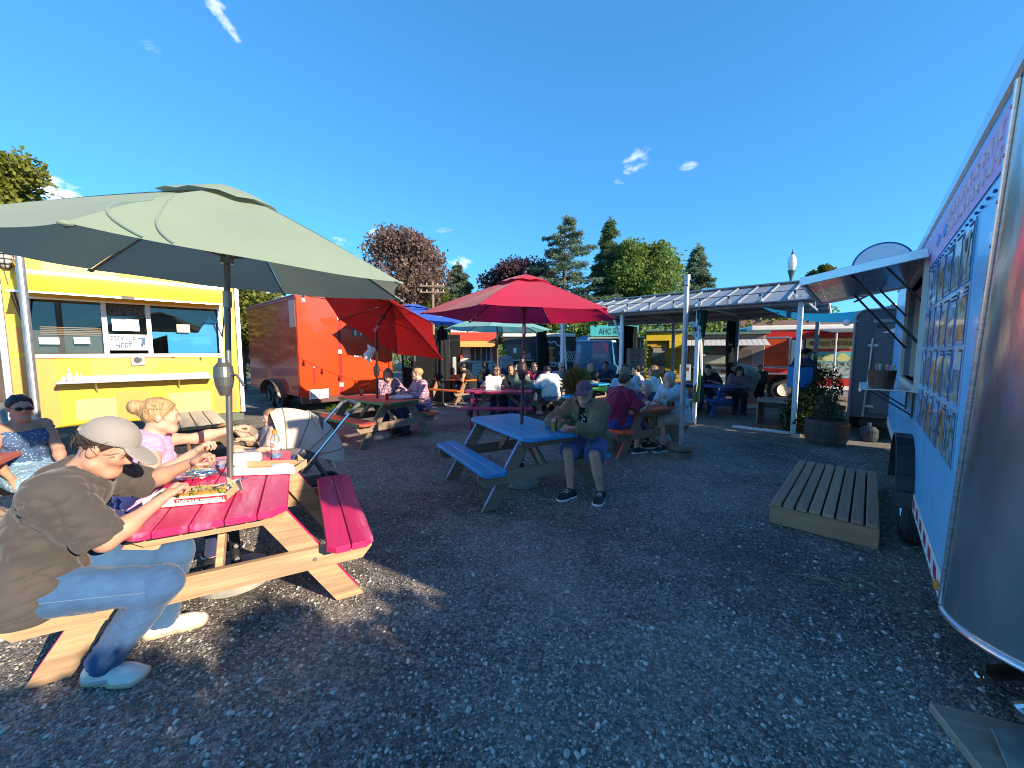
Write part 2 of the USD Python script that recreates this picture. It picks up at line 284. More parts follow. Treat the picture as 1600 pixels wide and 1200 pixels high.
table('orange picnic table far left in front of the red and white booth', -1.8, 12.5, -58, oran, old_t, edge=oran)
table('light blue picnic table where the man in the white shirt sits', .55, 10.2, -25, paint('sky_blue_paint', (.02, .33, .62)), old_t)
table('lime green picnic table behind the red orange one', 2.55, 8.9, -38, lime, old_t)
table('blue picnic table behind the man in the cap, partly hidden', 2.0, 11.0, -40, paint('mid_blue_paint', (.015, .27, .52)), old_t)
table('deep blue picnic table at the right edge of the pavilion', 5.25, 10.3, -32, dkblue, dkblue)
table('tan stained picnic table beside the yellow trailer', -4.35, 5.05, -43, tan, wood('brown_frame', (.13, .075, .045), axis=0))
table('coral red picnic table where the girl in the blue dress sits', -4.6, 3.0, -35, coral, old_t)
# ---------------- umbrellas
def tframe(b, t):
    b, t = R_(b), R_(t); n = np.array([math.sin(t) * math.sin(b), math.sin(t) * math.cos(b), math.cos(t)]); e1 = np.array([math.cos(t) * math.sin(b), math.cos(t) * math.cos(b), -math.sin(t)])
    return n, e1, np.cross(n, e1)
def umbrella(label, base, c, Rr, rise, b, tl, ph, N, fab, fab2, polem, crank=1.05, conc=True, ztop=0.75, bow=1.15, basekind=0):
    u = thing('patio_umbrella', label, 'umbrella', (base[0], base[1], 0), 0); o = np.array([base[0], base[1], 0.]); c = np.array(c, float) - o
    n, e1, e2 = tframe(b, tl)
    C = [Rr * (math.cos(R_(ph + 360 / N * k)) * e1 + math.sin(R_(ph + 360 / N * k)) * e2) for k in range(N)]
    for k in range(N):
        A, B = C[k], C[(k + 1) % N]; S = np.linspace(0, 1, 13); T = np.linspace(.03, 1, 12); P = np.zeros((12, 13, 3))
        for i, t in enumerate(T):
            for j, s in enumerate(S):
                q = 4 * s * (1 - s); d = A * (1 - s) + B * s
                P[i, j] = c + n * rise * (1 - t ** bow) + d * t * (1 - .045 * q * t ** 4) - n * (.035 * Rr * q * t * (1.25 - t)) + n * .004 * math.sin(9 * s + 5 * t + k)
        obj('canopy_panel', grid(P), fab, u, smooth=True)
        rib = [c + n * (rise * (1 - t ** bow) - .014) + A * t * .995 for t in np.linspace(.03, 1, 9)]
        obj('rib', tube(rib, .0075, 6), polem, u)
        obj('strut', tube([c + n * rise * .22 + A * .025, rib[4] - n * .01], .006, 6), polem, u)
        obj('rib_pocket', xf(ball((0, 0, 0), (.022, .022, .012), 1), None, rib[-1] + n * .008), fab2, u)
    V = []
    for k in range(N * 4 + 1):
        f = k / 4; i = int(f) % N; s = f - int(f); d = C[i] * (1 - s) + C[(i + 1) % N] * s
        V.append([c + n * (rise * (1 - t ** bow) + (.035 + .02 * math.sin(2 * math.pi * s) ** 2 * (t > .2)) * (1 - .35 * (t > .25))) + d * t for t in (0.005, .09, .18, .27)])
    obj('vent_cap', grid(np.array(V).transpose(1, 0, 2)), fab, u, smooth=True)
    top = c + n * (rise + .035)
    if not label.startswith('sage'): obj('finial', ball(top + n * .02, (.022, .022, .03)), polem, u)
    q = c - n * .16
    obj('upper_pole', cyl(q, c + n * (rise + .02), .019), polem, u); obj('lower_pole', tube([(0, 0, .02), (0, 0, ztop), q], .0195, 14), polem, u)
    obj('tilt_joint', cyl(q - n * .06, q + n * .05, .027), steel, u); obj('runner_hub', cyl(c + n * rise * .14, c + n * rise * .26, .04, .032), polem, u)
    if crank:
        z = crank; k = obj('crank_housing', lathe([(0, z + .13), (.026, z + .13), (.032, z + .1), (.056, z + .07), (.06, z), (.052, z - .06), (.04, z - .1), (.03, z - .13), (0, z - .13)], 20), polem, u)
        obj('crank_handle', tube([(.05, 0, z + .02), (.10, -.01, z + .01), (.15, -.02, z - .06)], .009, 8), polem, k)
    if basekind == 0:
        obj('base', lathe([(0, .10), (.12, .10), (.2, .085), (.235, .05), (.235, 0), (0, 0)], 32), mat('concrete', (.30, .29, .26), .85, vary=.25, scale=8, bump=.3, bscale=90), u)
        s = obj('base_tube', cyl((0, 0, .1), (0, 0, .38), .032, n=18), black if label.startswith('sage') else polem, u)
        obj('set_screw', cyl((.02, -.02, .27), (.045, -.045, .27), .016, n=8), steel, s); obj('set_screw', cyl((.02, -.02, .17), (.045, -.045, .17), .016, n=8), steel, s)
    return u
sage = cloth('sage_canvas', (.27, .34, .25), vary=.05, trans=.26, scale=2); crim = cloth('crimson_canvas', (.58, .018, .07), vary=.05, trans=.36, scale=2)
redc = cloth('bright_red_canvas', (.66, .014, .012), vary=.04, trans=.25, scale=2); teal = cloth('teal_canvas', (.20, .50, .47), vary=.06, trans=.35, scale=2); bluec = cloth('royal_blue_canvas', (.012, .10, .52), vary=.05, trans=.25, scale=2)
su = umbrella('sage green umbrella over the pink table with pizza boxes', (-2.0, 2.66), (-1.97, 2.71, 2.17), 1.34, .56, 108, 4.5, 3.8, 6, sage, sage, greymetal, crank=1.47)
# loose tie straps lying over the sage canopy, from a rib down the near panel
def onsage(t, s_):
    n, e1, e2 = tframe(108, 4.5); Cn = [1.34 * (math.cos(R_(3.8 + 60 * k)) * e1 + math.sin(R_(3.8 + 60 * k)) * e2) for k in (5, 0)]; d = Cn[0] * (1 - s_) + Cn[1] * s_; q = 4 * s_ * (1 - s_)
    return np.array([.03, .05, 2.17]) + n * (.56 * (1 - t ** 1.15) + .006) + d * t * (1 - .045 * q * t ** 4) - n * (.035 * 1.34 * q * t * (1.25 - t))
for k, (t0, s0, s1) in enumerate(((.50, .02, .235), (.62, .01, .15))): obj('tie_strap', tube([onsage(t0 + (1.0 - t0) * u, s0 + (s1 - s0) * u ** (1.6 + k) + .022 * math.sin(u * 5 + k * 2) - .02 * k) for u in np.linspace(0, 1, 22)], .005, 5), cloth('strap_green', (.16, .24, .21)), su)
umbrella('crimson red umbrella over the blue table', (.12, 4.70), (.15, 4.75, 2.07), 1.23, .47, 71, 1.1, -70, 6, crim, crim, bronze, crank=1.42)
umbrella('bright red umbrella tilted on its side over the table of two people in plaid', (-2.57, 7.28), (-2.37, 7.01, 2.18), 1.31, .41, 39.35, 35.5, 36.5, 6, redc, redc, bronze, crank=1.28)
umbrella('pale teal umbrella over the rose pink table', (-.33, 8.75), (-.33, 8.75, 2.13), 1.22, .36, 60, 1, 10, 8, teal, teal, mat('brown_pole', (.12, .075, .05), .5), crank=0)
umbrella('royal blue umbrella far behind the tilted red one', (-2.75, 10.9), (-2.75, 10.9, 2.5), 1.65, .42, 100, 5, 15, 8, bluec, bluec, greymetal, crank=0)
def furled(label, x, y, z0, z1, r):
    u = thing('closed_umbrella', label, 'umbrella', (x, y, 0)); V = []
    for k in range(41):
        a = k / 40 * 2 * math.pi; f = 1 + .22 * math.cos(a * 8)
        V.append([(r * f * w * math.cos(a), r * f * w * math.sin(a), z0 + (z1 - z0) * t) for t, w in ((0, .9), (.12, 1), (.4, .95), (.7, .8), (.88, .62), (.96, .4), (1, .06))])
    obj('furled_canopy', grid(np.array(V)), blackcloth, u, smooth=True); obj('pole', cyl((0, 0, 0), (0, 0, z1 + .05), .02), darkmetal, u); obj('finial', ball((0, 0, z1 + .06), .03, 1), darkmetal, u)
    obj('base', lathe([(0, .08), (.2, .07), (.22, 0), (0, 0)], 20), black, u)
furled('closed black umbrella beside the black counter on the left', -2.1, 11.6, .75, 2.4, .19)
furled('closed dark umbrella in front of the black truck', 1.0, 12.3, .9, 2.2, .17)
# ---------------- blue food truck on the right (local y = away along its wall, x = into the truck)
def wallpoly(poly, holes, x0, x1):
    """polygon drawn in (y,z), extruded in x from x0 to x1"""
    m = trimesh.creation.extrude_polygon(Polygon(poly, holes), x1 - x0, engine='earcut'); v = m.vertices
    m.vertices = np.stack([v[:, 2] + x0, v[:, 0], v[:, 1]], 1); m.faces = m.faces; return m
def rect(a, b, c, d): return [(a, c), (b, c), (b, d), (a, d)]
tb = thing('food_truck', 'bright blue food truck covered in menu posters along the right side', 'food truck', (2.09, 1.77, 0), 42.5)
bluewall = mat('blue_truck_paint', (.17, .45, .66), .30, vary=.07, scale=1.6, coat=.2, bump=.05, bscale=14, dirt=((.20, .40, .62), .62, .9, 3.), dist=.01)
LEN = 6.3
arch = [(1.50 + .53 - .53 * math.cos(R_(a)), .42 + .5 * math.sin(R_(a))) for a in range(0, 181, 15)]
def rake(m):
    m.vertices[:, 1] -= np.clip((m.vertices[:, 2] - .45) / 2.1, 0, 1.1) * .46 * np.clip(1 - m.vertices[:, 1] / .3, 0, 1); return m
obj('body_side', wallpoly([(0, .56)] + [(1.50, .56)] + [p for p in arch if p[1] > .56] + [(2.56, .56), (LEN, .56), (LEN, 2.60), (-.47, 2.60)], [rect(1.95, 3.75, 1.36, 2.34)], 0, .05), bluewall, tb)
sk = obj('skirt_strip', wallpoly([(0, .42), (1.50, .42), (1.50, .553), (0, .553)], [], -.006, .04), white, tb)
obj('skirt_strip', wallpoly(rect(2.56, LEN, .42, .553), [], -.006, .04), white, tb)
redref = plain('reflector_red', (.42, .015, .025), .3); amber = plain('amber_lens', (.7, .2, .02), .25)
for k in range(6): obj('reflector', wallpoly([(.16 + k * .235, .46), (.26 + k * .235, .46), (.29 + k * .235, .52), (.19 + k * .235, .52)], [], -.009, -.007), redref, sk)
obj('marker_lamp', box((-.015, .06, .485), (.02, .06, .035), .006), amber, sk)
for k in range(13): obj('rivet', ball((-.008, .03 + k * .11, .435), (.004, .008, .008), 1), steel, sk)
obj('roof_rail', box((.02, LEN / 2 - .5, 2.645), (.07, LEN + 1.0, .09), .012), alu, tb); obj('roof', box((1.2, LEN / 2 - .45, 2.64), (2.3, LEN + .9, .05), .01), white, tb)
bann = mat('pink_banner', (.60, .33, .56), .42, vary=.16, scale=1.3)
bn = obj('banner', wallpoly([(-.40, 2.33), (2.35, 2.30), (2.35, 2.56), (-.44, 2.56)], [], -.005, -.001), bann, tb)
r = np.random.default_rng(5); scr = plain('banner_script', (.74, .60, .62), .5)
for row, zc in ((0, 2.49), (1, 2.40)):
    yy = -.34
    while yy < .92:
        L = r.uniform(.07, .15); pts = [(-.007, yy + L * t, zc + .028 * math.sin(t * L * 90 + r.random() * 2) * (1 - .3 * t) + .008 * math.sin(t * 37)) for t in np.linspace(0, 1, 16)]
        obj('script_stroke', tube(pts, .0045, 5), scr, bn); yy += L + .035
for k, y0 in enumerate((.98, 1.28)): obj('blue_diamond', wallpoly([(y0, 2.43), (y0 + .14, 2.39), (y0 + .27, 2.43), (y0 + .13, 2.48)], [], -.008, -.006), plain('diamond_blue', (.03, .18, .5), .4), bn)
for k in range(22): obj('bolt', ball((-.006, -.28 + k * .115, 2.275 + .004 * (k % 2)), (.006, .013, .008), 1), dkblue, tb)
# rounded bare metal nose and front
nosem = mat('brushed_nose_metal', (.76, .75, .74), .20, .97, vary=.10, scale=2.2, bump=.10, bscale=30, stretch=(1, 1, .15), dist=.01)
th = np.linspace(0, math.pi / 2, 14); prof = [(.38 - .38 * math.cos(a), -.38 * math.sin(a)) for a in th] + [(.8, -.381), (1.6, -.381), (2.2, -.381)]
obj('nose', grid(np.array([[(x, y - .46 * (z - .45) / 2.1, z) for x, y in prof] for z in np.linspace(.40, 2.60, 12)])), nosem, tb, smooth=True)
rl = [(.38 - .43 * math.cos(a), -.43 * math.sin(a)) for a in th]
obj('nose_edge', tube([(x, y, .405) for x, y in prof], .012, 8), alu, tb)
obj('seam_trim', beam((-.006, .01, .42), (-.006, -.47, 2.60), .012, .03, up=(0, 1, .2)), alu, tb)
for k in range(14): obj('rivet', ball((-.013, -.46 * (.05 + k * .155) / 2.1, .5 + k * .155), (.004, .007, .007), 1), steel, tb)
obj('front_wall', box((1.2, -.2, 1.45), (1.6, .3, 2.0), .02), white, tb)
# window, awning, shelf
cream = mat('window_trim', (.62, .56, .47), .5)
obj('window_frame', wallpoly(rect(1.89, 3.81, 1.30, 2.40), [rect(1.95, 3.75, 1.36, 2.34)], -.03, .10), cream, tb)
obj('interior', box((1.3, 2.85, 1.5), (.05, 2.6, 2.0), .01), mat('kitchen_back', (.16, .15, .14), .6), tb); obj('interior_side', box((.68, 1.62, 1.5), (1.2, .04, 2.0), .01), mat('kitchen_side', (.30, .24, .19), .6), tb); obj('interior_side', box((.68, 4.1, 1.5), (1.2, .04, 2.0), .01), mat('kitchen_side', (.3, .24, .19)), tb)
obj('window_post', box((.04, 2.55, 1.85), (.04, .05, .98), .005), alu, tb); obj('back_wall', box((2.3, 3.1, 1.5), (.05, 6.4, 2.0), .01), white, tb); obj('far_end', box((1.2, LEN, 1.5), (2.3, .05, 2.1), .01), bluewall, tb)
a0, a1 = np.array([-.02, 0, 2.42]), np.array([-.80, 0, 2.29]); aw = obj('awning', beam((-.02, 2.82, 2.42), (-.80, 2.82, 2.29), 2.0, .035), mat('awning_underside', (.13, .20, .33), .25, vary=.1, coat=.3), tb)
obj('awning_rail', beam((-.02, 1.80, 2.425), (-.82, 1.80, 2.29), .03, .075), alu, aw); obj('awning_rail', beam((-.02, 3.84, 2.425), (-.82, 3.84, 2.29), .03, .075), alu, aw); obj('awning_rail', beam((-.82, 1.80, 2.29), (-.82, 3.84, 2.29), .03, .075), alu, aw)
for y in (1.93, 3.68): obj('gas_strut', tube([(0.0, y, 1.68), (-.48, y, 2.33)], .011, 8), black, aw); obj('gas_strut', tube([(-.02, y, 2.05), (-.25, y, 2.36)], .009, 8), black, aw)
sh = obj('serving_shelf', box((-.19, 2.45, 1.305), (.34, .95, .012), .004), alu, tb); obj('shelf_lip', box((-.36, 2.45, 1.297), (.02, .95, .035), .004), alu, sh)
for y in (2.1, 2.8): obj('bracket', beam((-.30, y, 1.29), (-.005, y, 1.08), .025, .012), black, sh); obj('bracket', box((-.012, y, 1.18), (.012, .03, .24), .003), black, sh)
# posters
pr = np.random.default_rng(21)
def foodmat(k):
    n = {'tc': ('texture_coordinate', {}), 'nz': ('noise_texture', dict(scale=8. + 1.5 * k, detail=1.5, distortion=.8)), 'rp': ('rgb_ramp', dict(ramp=[(.3, tuple(pr.uniform(.015, .12, 3))), (.43, [(.36, .09, .03), (.12, .16, .06), (.20, .09, .04), (.04, .17, .26)][k % 4]), (.55, [(.55, .34, .12), (.40, .34, .24), (.46, .18, .07), (.26, .40, .44)][(k * 3) % 4]), (.66, tuple(pr.uniform(.15, .45, 3))), (.78, (.62, .58, .54))])), 'p': ('principled_bsdf', dict(roughness=.25, coat_weight=.4))}
    return usdkit.material(stage, f'/World/Looks/food_photo_{k}', n, [('tc.object', 'nz.vector'), ('nz.fac', 'rp.fac'), ('rp.color', 'p.base_color')], surface='p.BSDF')
FM = [foodmat(k) for k in range(8)]; SHEETS = [plain(f'poster_sheet_{k}', c, .22, coat_weight=.3) for k, c in enumerate([(.20, .36, .46), (.45, .42, .34), (.55, .52, .45), (.16, .30, .40), (.5, .46, .5), (.3, .4, .42)])]
ink = plain('print_ink', (.03, .03, .04), .5)
for c in range(6):
    for w in range(5):
        y0 = .06 + c * .288 + pr.uniform(-.008, .008); z0 = 1.08 + w * .30 - (0 if c < 5 else -.0) + pr.uniform(-.006, .006)
        if w == 4: continue
        p = obj('menu_poster', wallpoly(rect(y0, y0 + .25, z0, z0 + .285), [], -.006, -.001), SHEETS[pr.integers(6)], tb)
        obj('food_photo', wallpoly(rect(y0 + .015, y0 + .235, z0 + .015, z0 + (.17 + .08 * pr.random())), [], -.009, -.007), FM[pr.integers(8)], p)
        for q in range(pr.integers(1, 4)): obj('print_line', wallpoly(rect(y0 + .02, y0 + .07 + .12 * pr.random(), z0 + .262 - q * .02, z0 + .271 - q * .02), [], -.009, -.007), ink, p)
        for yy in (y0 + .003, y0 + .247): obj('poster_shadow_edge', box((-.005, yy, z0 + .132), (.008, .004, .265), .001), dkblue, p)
pn = obj('pennant_poster', wallpoly([(.10, 2.44 - .22), (.30, 2.20), (.17, 2.02)], [], -.012, -.010), plain('pennant_tan', (.45, .35, .26), .5), tb)
obj('print_line', wallpoly([(.15, 2.19), (.22, 2.185), (.20, 2.13), (.16, 2.13)], [], -.015, -.013), ink, pn)
wl = obj('wheel', xf(lathe([(.20, -.11), (.33, -.11), (.37, -.08), (.37, .08), (.33, .11), (.2, .11), (.2, -.11)], 28), np.array([[0, 0, -1], [0, 1, 0], [1, 0, 0.]]), (.07, 2.03, .37)), rubber, tb)
obj('rim', xf(lathe([(0, .05), (.1, .05), (.19, .08), (.2, .1), (.2, .02), (0, .02)], 24), np.array([[0, 0, -1], [0, 1, 0], [1, 0, 0.]]), (.07, 2.03, .37)), chrome, wl)
obj('wheel_arch', cat_([beam((-.02, arch[i][0], arch[i][1]), (-.02, arch[i + 1][0], arch[i + 1][1]), .18, .02, up=(arch[i][0] - 2.03, 0, 0) if False else (0, arch[i][0] - 2.03, arch[i][1] - .42 + .01)) for i in range(len(arch) - 1)]), black, tb)
obj('underbody', box((1.2, 3.0, .50), (2.1, 6.2, .1), .01), black, tb)
# things at the blue truck
t = thing('condiment_bucket', 'dark brown bucket of colourful straws on the blue truck shelf', 'bucket', (2.09 + -.22 * .737 + 2.2 * .676, 1.77 + .22 * .676 + 2.2 * .737, 1.312))
obj('bucket', lathe([(0, 0), (.085, 0), (.10, .16), (.094, .16), (.08, .01), (0, .01)], 20), mat('brown_plastic', (.085, .04, .025), .35), t)
for k in range(26):
    a, q = pr.uniform(0, 6.28), pr.uniform(0, .07); obj('straw', tube([(q * math.cos(a) * .7, q * math.sin(a) * .7, .05), (q * 1.25 * math.cos(a), q * 1.25 * math.sin(a), .2 + .02 * pr.random())], .006, 5), plain(f'straw_{k % 6}', [(.6, .1, .1), (.1, .45, .4), (.7, .6, .1), (.5, .2, .5), (.7, .7, .7), (.7, .3, .1)][k % 6], .4), t)
t = thing('round_sign', 'round white sign with dark rim above the truck awning', 'sign', (4.88, 5.18, 2.76), 222)
obj('disc', xf(lathe([(0, .012), (.29, .012), (.29, -.012), (0, -.012)], 40), WALL), mat('pale_sign', (.66, .60, .60), .5), t); obj('rim', tube([(.295 * math.cos(a), 0, .295 * math.sin(a)) for a in np.linspace(0, 6.2832, 41)], .015, 8), dkblue, t); obj('arm', cyl((0, 0, -.3), (.25, .05, -.45), .012), black, t)
# wooden pallet platform
t = thing('wooden_platform', 'low slatted wooden platform step beside the blue truck', 'platform', (3.40, 4.0, 0), 43)
pal = wood('platform_slat', (.50, .285, .18), axis=1, rnd=.22)
for k in range(8): obj('slat', box((-.332 + k * .095, 0, .202), (.080, 1.92, .036), .005), pal, t)
palx = wood('platform_frame', (.38, .19, .10), axis=0)
for y in (-.94, 0, .94): obj('rail', box((0, y, .095), (.76, .04, .175), .005), palx, t)
for x in (-.36, .36): obj('rail', box((x, 0, .095), (.04, 1.84, .175), .005), pal, t)
# jack and blocking under the nose
t = thing('leveling_jack', 'rusty trailer jack foot on a wood board at the lower right corner', 'jack', (2.06, 1.42, 0), 20)
obj('wood_board', box((.02, -.02, .022), (.46, .34, .044), .006), wood('block_wood', (.30, .23, .17), axis=0), t); rust = mat('rusty_steel', (.13, .085, .06), .6, .5, vary=.4, scale=25, bump=.4, bscale=60)
pm_ = trimesh.creation.extrude_polygon(Polygon([(-.17, -.12), (.16, -.14), (.19, .03), (.06, .13), (-.02, .06), (-.14, .03)], [[(.02 + .05 * math.cos(a), -.05 + .065 * math.sin(a)) for a in np.linspace(0, 6.1, 18)]]), .012, engine='earcut')
obj('foot_plate', xf(pm_, np.array([[1, 0, 0], [0, .94, -.34], [0, .34, .94]]), (.05, -.02, .085)), mat('worn_steel', (.34, .31, .28), .55, .6, vary=.35, scale=14, bump=.3, bscale=50), t)
obj('foot_collar', lathe([(.03, 0), (.07, 0), (.075, .04), (.05, .06), (.03, .06), (.03, 0)], 20, (.12, .10, .10)), chrome, t)
obj('jack_leg', tube([(.14, .10, .08), (.24, .22, .26), (.44, .46, .50)], [.05, .045, .055], 14), rust, t)
obj('angle_bar', beam((.14, .40, .06), (.50, .50, .11), .05, .01), rust, t); obj('angle_bar_lip', beam((.14, .425, .08), (.50, .525, .13), .01, .045), rust, t); obj('bar_bolt', ball((.10, .39, .06), (.02, .02, .02), 2), chrome, t)
# ---------------- yellow food trailer on the left (local y = away along its face, x = outward, toward the lane)
ty = thing('food_trailer', 'bright yellow food trailer with an orange pattern and a pick up window', 'food trailer', (-5.3, 7.53, 0), 46)
yel = mat('yellow_paint', (.80, .46, .03), .38, vary=.05, scale=1.2, bump=.04, bscale=8, dist=.01); org = mat('orange_paint_panel', (.74, .28, .06), .4, vary=.05, scale=2); pal_y = mat('pale_yellow_panel', (.80, .62, .16), .4, vary=.05)
W0, W1, Z0, Z1 = -2.56, -.33, 1.60, 2.42
obj('front_wall', wallpoly(rect(-2.84, 0, .46, 3.25), [rect(W0, W1, Z0, Z1)], -.05, 0), yel, ty)
obj('body', box((-1.25, -1.42, 3.23), (2.3, 2.84, .05), .02), white, ty); obj('end_wall', box((-1.25, -.02, 1.85), (2.4, .04, 2.78), .01), yel, ty); obj('end_wall', box((-1.25, -2.82, 1.85), (2.4, .04, 2.78), .01), yel, ty); obj('rear_wall', box((-2.42, -1.42, 1.85), (.04, 2.84, 2.78), .01), white, ty)
obj('skirt', box((-.06, -1.42, .37), (.06, 2.84, .18), .01), mat('skirt_green_grey', (.10, .115, .09), .7), ty)
tread = mat('diamond_plate', (.62, .63, .63), .35, .9, vary=.25, scale=90, bump=.6, bscale=110)
for y in (-2.82, -.02): obj('corner_trim', box((.012, y, 1.85), (.06, .075, 2.8), .008), tread, ty)
k_ = 0
for poly in ([(-2.8, .5), (-2.35, .5), (-2.35, 1.56), (-2.8, 1.56)], [(-2.8, 1.62), (-2.6, 1.62), (-2.6, 2.0), (-2.8, 2.0)], [(-2.0, 1.22), (-1.35, 1.22), (-1.1, 1.48), (-.1, 1.24), (-.1, 1.14), (-.6, 1.14), (-1.1, 1.57), (-2.0, 1.57)], [(-.45, .5), (-.1, .5), (-.1, 1.14), (-.45, 1.1)], [(-1.75, .98), (-1.35, .98), (-1.35, .5), (-1.75, .5)]):
    obj('orange_panel', wallpoly(poly, [], .001, .003 + .001 * k_), org, ty); k_ += 1
for a, b, c, d in ((-2.2, -1.5, .55, .88), (-1.1, -.5, .5, .9), (-2.4, -1.6, 2.7, 3.0), (-1.5, -.6, 2.62, 2.8)): obj('pale_panel', wallpoly(rect(a, b, c, d), [], .001, .0025), pal_y, ty)
fr = obj('window_frame', wallpoly(rect(W0 - .06, W1 + .06, Z0 - .06, Z1 + .03), [rect(W0, W1, Z0, Z1)], -.02, .03), alu, ty)
for y in (-1.80, -1.28): obj('mullion', box((.0, y, (Z0 + Z1) / 2), (.04, .06, Z1 - Z0), .004), white, fr)
obj('interior_wall', box((-1.6, -1.42, 1.9), (.04, 2.7, 2.6), .01), mat('dark_interior', (.10, .085, .07), .7), ty)
obj('window_pane', wallpoly(rect(W0, -1.83, Z0, Z1), [], -.03, -.024), glass, fr); obj('window_pane', wallpoly(rect(-1.77, -1.31, Z0, Z1), [], -.036, -.03), glass, fr); obj('window_pane', wallpoly(rect(-1.25, W1, Z0, Z1), [], -.03, -.024), glass, fr)
obj('blue_board', wallpoly([(-1.05, Z0 + .01), (W1 - .02, Z0 + .01), (W1 - .02, 2.18), (-.45, 2.28), (-.62, 1.98), (-1.25, 1.98), (-1.25, 1.85), (-1.05, 1.93)], [], -.12, -.10), plain('bright_blue_board', (.012, .30, .66), .5), ty)
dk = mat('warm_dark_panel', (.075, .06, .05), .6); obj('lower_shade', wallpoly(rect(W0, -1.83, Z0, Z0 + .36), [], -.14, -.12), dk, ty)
for k in range(5): obj('rack_slat', box((-.11, -2.17, Z0 + .30 + k * .028), (.012, .64, .012), .002), tan, ty)
for a, b, c in ((-2.5, -2.3, Z0 + .15), (-2.15, -1.98, Z0 + .16)): obj('notice', wallpoly(rect(a, b, c, c + .10), [], -.022, -.020), paper, ty)
obj('notice', wallpoly(rect(-1.72, -1.40, 1.98, 2.18), [], -.022, -.020), paper, ty); obj('notice', wallpoly(rect(-.92, -.74, 1.98, 2.12), [], -.022, -.020), plain('tan_paper', (.55, .48, .33)), ty)
def ontowall(m, y, z, x): v = m.vertices; return trimesh.Trimesh(np.stack([v[:, 2] + x, v[:, 0] + y, v[:, 1] + z], 1), m.faces, process=False)
t = thing('pickup_sign', 'white sign reading PICK-UP HERE in the yellow trailer window', 'sign', (-5.3, 7.53, 0), 46)
obj('sign_board', wallpoly(rect(-1.765, -1.315, 1.66, 1.92), [], -.018, -.012), mat('sign_white', (.66, .70, .64), .5), t); blk = plain('sign_ink', (.02, .07, .15), .5)
obj('lettering', ontowall(text('PICK-UP', .085, .002, True, .30), -1.60, 1.845, -.011), blk, t); obj('lettering', ontowall(text('HERE', .085, .002, True, .20), -1.60, 1.735, -.011), blk, t)
obj('arrow_mark', wallpoly([(-1.43, 1.87), (-1.34, 1.87), (-1.34, 1.75), (-1.37, 1.75), (-1.37, 1.70), (-1.41, 1.74), (-1.38, 1.80), (-1.38, 1.84), (-1.43, 1.84)], [], -.011, -.009), blk, t)
t = thing('open_sign', 'unlit dark OPEN sign at the top of the trailer window', 'sign', (-5.3, 7.53, 0), 46); obj('lettering', ontowall(text('OPEN', .12, .004, True, .40), -1.55, 2.30, -.022), plain('neon_off', (.09, .085, .075), .5), t)
obj('backing', wallpoly(rect(-1.77, -1.33, 2.22, 2.38), [], -.0235, -.0225), mat('open_back', (.035, .03, .03), .5), t)
aw = obj('window_awning', beam((.02, -1.44, 2.78), (.66, -1.44, 2.46), 2.42, .03), yel, ty); obj('awning_hinge', box((.02, -1.44, 2.80), (.035, 2.42, .085), .006), tread, aw); obj('awning_edge', box((.668, -1.44, 2.455), (.02, 2.44, .03), .004), alu, aw)
for y in (-2.6, -.28): obj('strut', tube([(.02, y, 1.9), (.6, y, 2.47)], .012, 8), darkmetal, aw)
obj('latch', box((.676, -1.5, 2.46), (.02, .14, .05), .005), darkmetal, aw)
sf = obj('serving_counter', box((.15, -1.42, 1.17), (.30, 1.86, .045), .006), alu, ty); obj('counter_lip', box((.02, -1.42, 1.225), (.03, 1.8, .06), .006), alu, sf)
for y in (-1.95, -.95): obj('bracket', beam((.22, y, 1.15), (.01, y, .98), .02, .012), steel, sf)
obj('outlet_box', box((.02, -1.45, 1.47), (.04, .17, .14), .008), mat('grey_box', (.35, .34, .32), .5), ty); obj('outlet_lid', xf(lathe([(0, .03), (.045, .03), (.05, 0), (0, 0)], 16), np.array([[0, 0, 1], [0, 1, 0], [-1, 0, 0.]]), (.04, -1.45, 1.50)), darkmetal, ty)
for k, y in enumerate((-1.0, -.62, -.28)): obj('clip', box((.012, y, 1.55 - k * .05), (.02, .03, .05), .004), bronze, ty)
lp = obj('wall_lamp', xf(ball((0, 0, 0), (.06, .075, .13), 2), None, (.05, -2.72, 2.95)), plain('lamp_glass', (.35, .36, .33), .15), ty)
obj('lamp_cage', cat_([tube([(.05 + .066 * math.cos(a) * 1.0, -2.72 + .08 * math.sin(a), 2.95 + z) for a in np.linspace(0, 6.283, 17)], .007, 5) for z in (-.07, 0, .07)] + [tube([(.05 + .066 * math.cos(a) * math.cos(b), -2.72 + .08 * math.sin(a) * math.cos(b), 2.95 + .135 * math.sin(b)) for b in np.linspace(-1.4, 1.4, 9)], .007, 5) for a in np.linspace(0, 6.283, 7)[:-1]]), bronze, lp)
obj('cable', tube([(.01, -2.75, 2.8), (.012, -2.70, 2.4), (.012, -2.62, 2.0)], .006, 6), darkmetal, ty)
def onY(y, x, z): return (-5.3 + x * .695 + y * .719, 7.53 - x * .719 + y * .695, z)
t = thing('sauce_bottles', 'small cluster of pale bottles on the left end of the counter', 'bottles', onY(-2.22, .15, 1.193))
for k, (x, y, h) in enumerate(((0, 0, .16), (.06, .05, .10), (-.05, .07, .09), (.03, .13, .07))): b = obj('bottle', lathe([(0, 0), (.03, 0), (.032, h * .6), (.013, h * .75), (.013, h), (0, h)], 14, (x, y, 0)), mat(f'bottle_{k % 2}', [(.62, .55, .42), (.7, .66, .55)][k % 2], .3), t); obj('cap', cyl((x, y, h), (x, y, h + .03), .012, .006, 10), white, b)
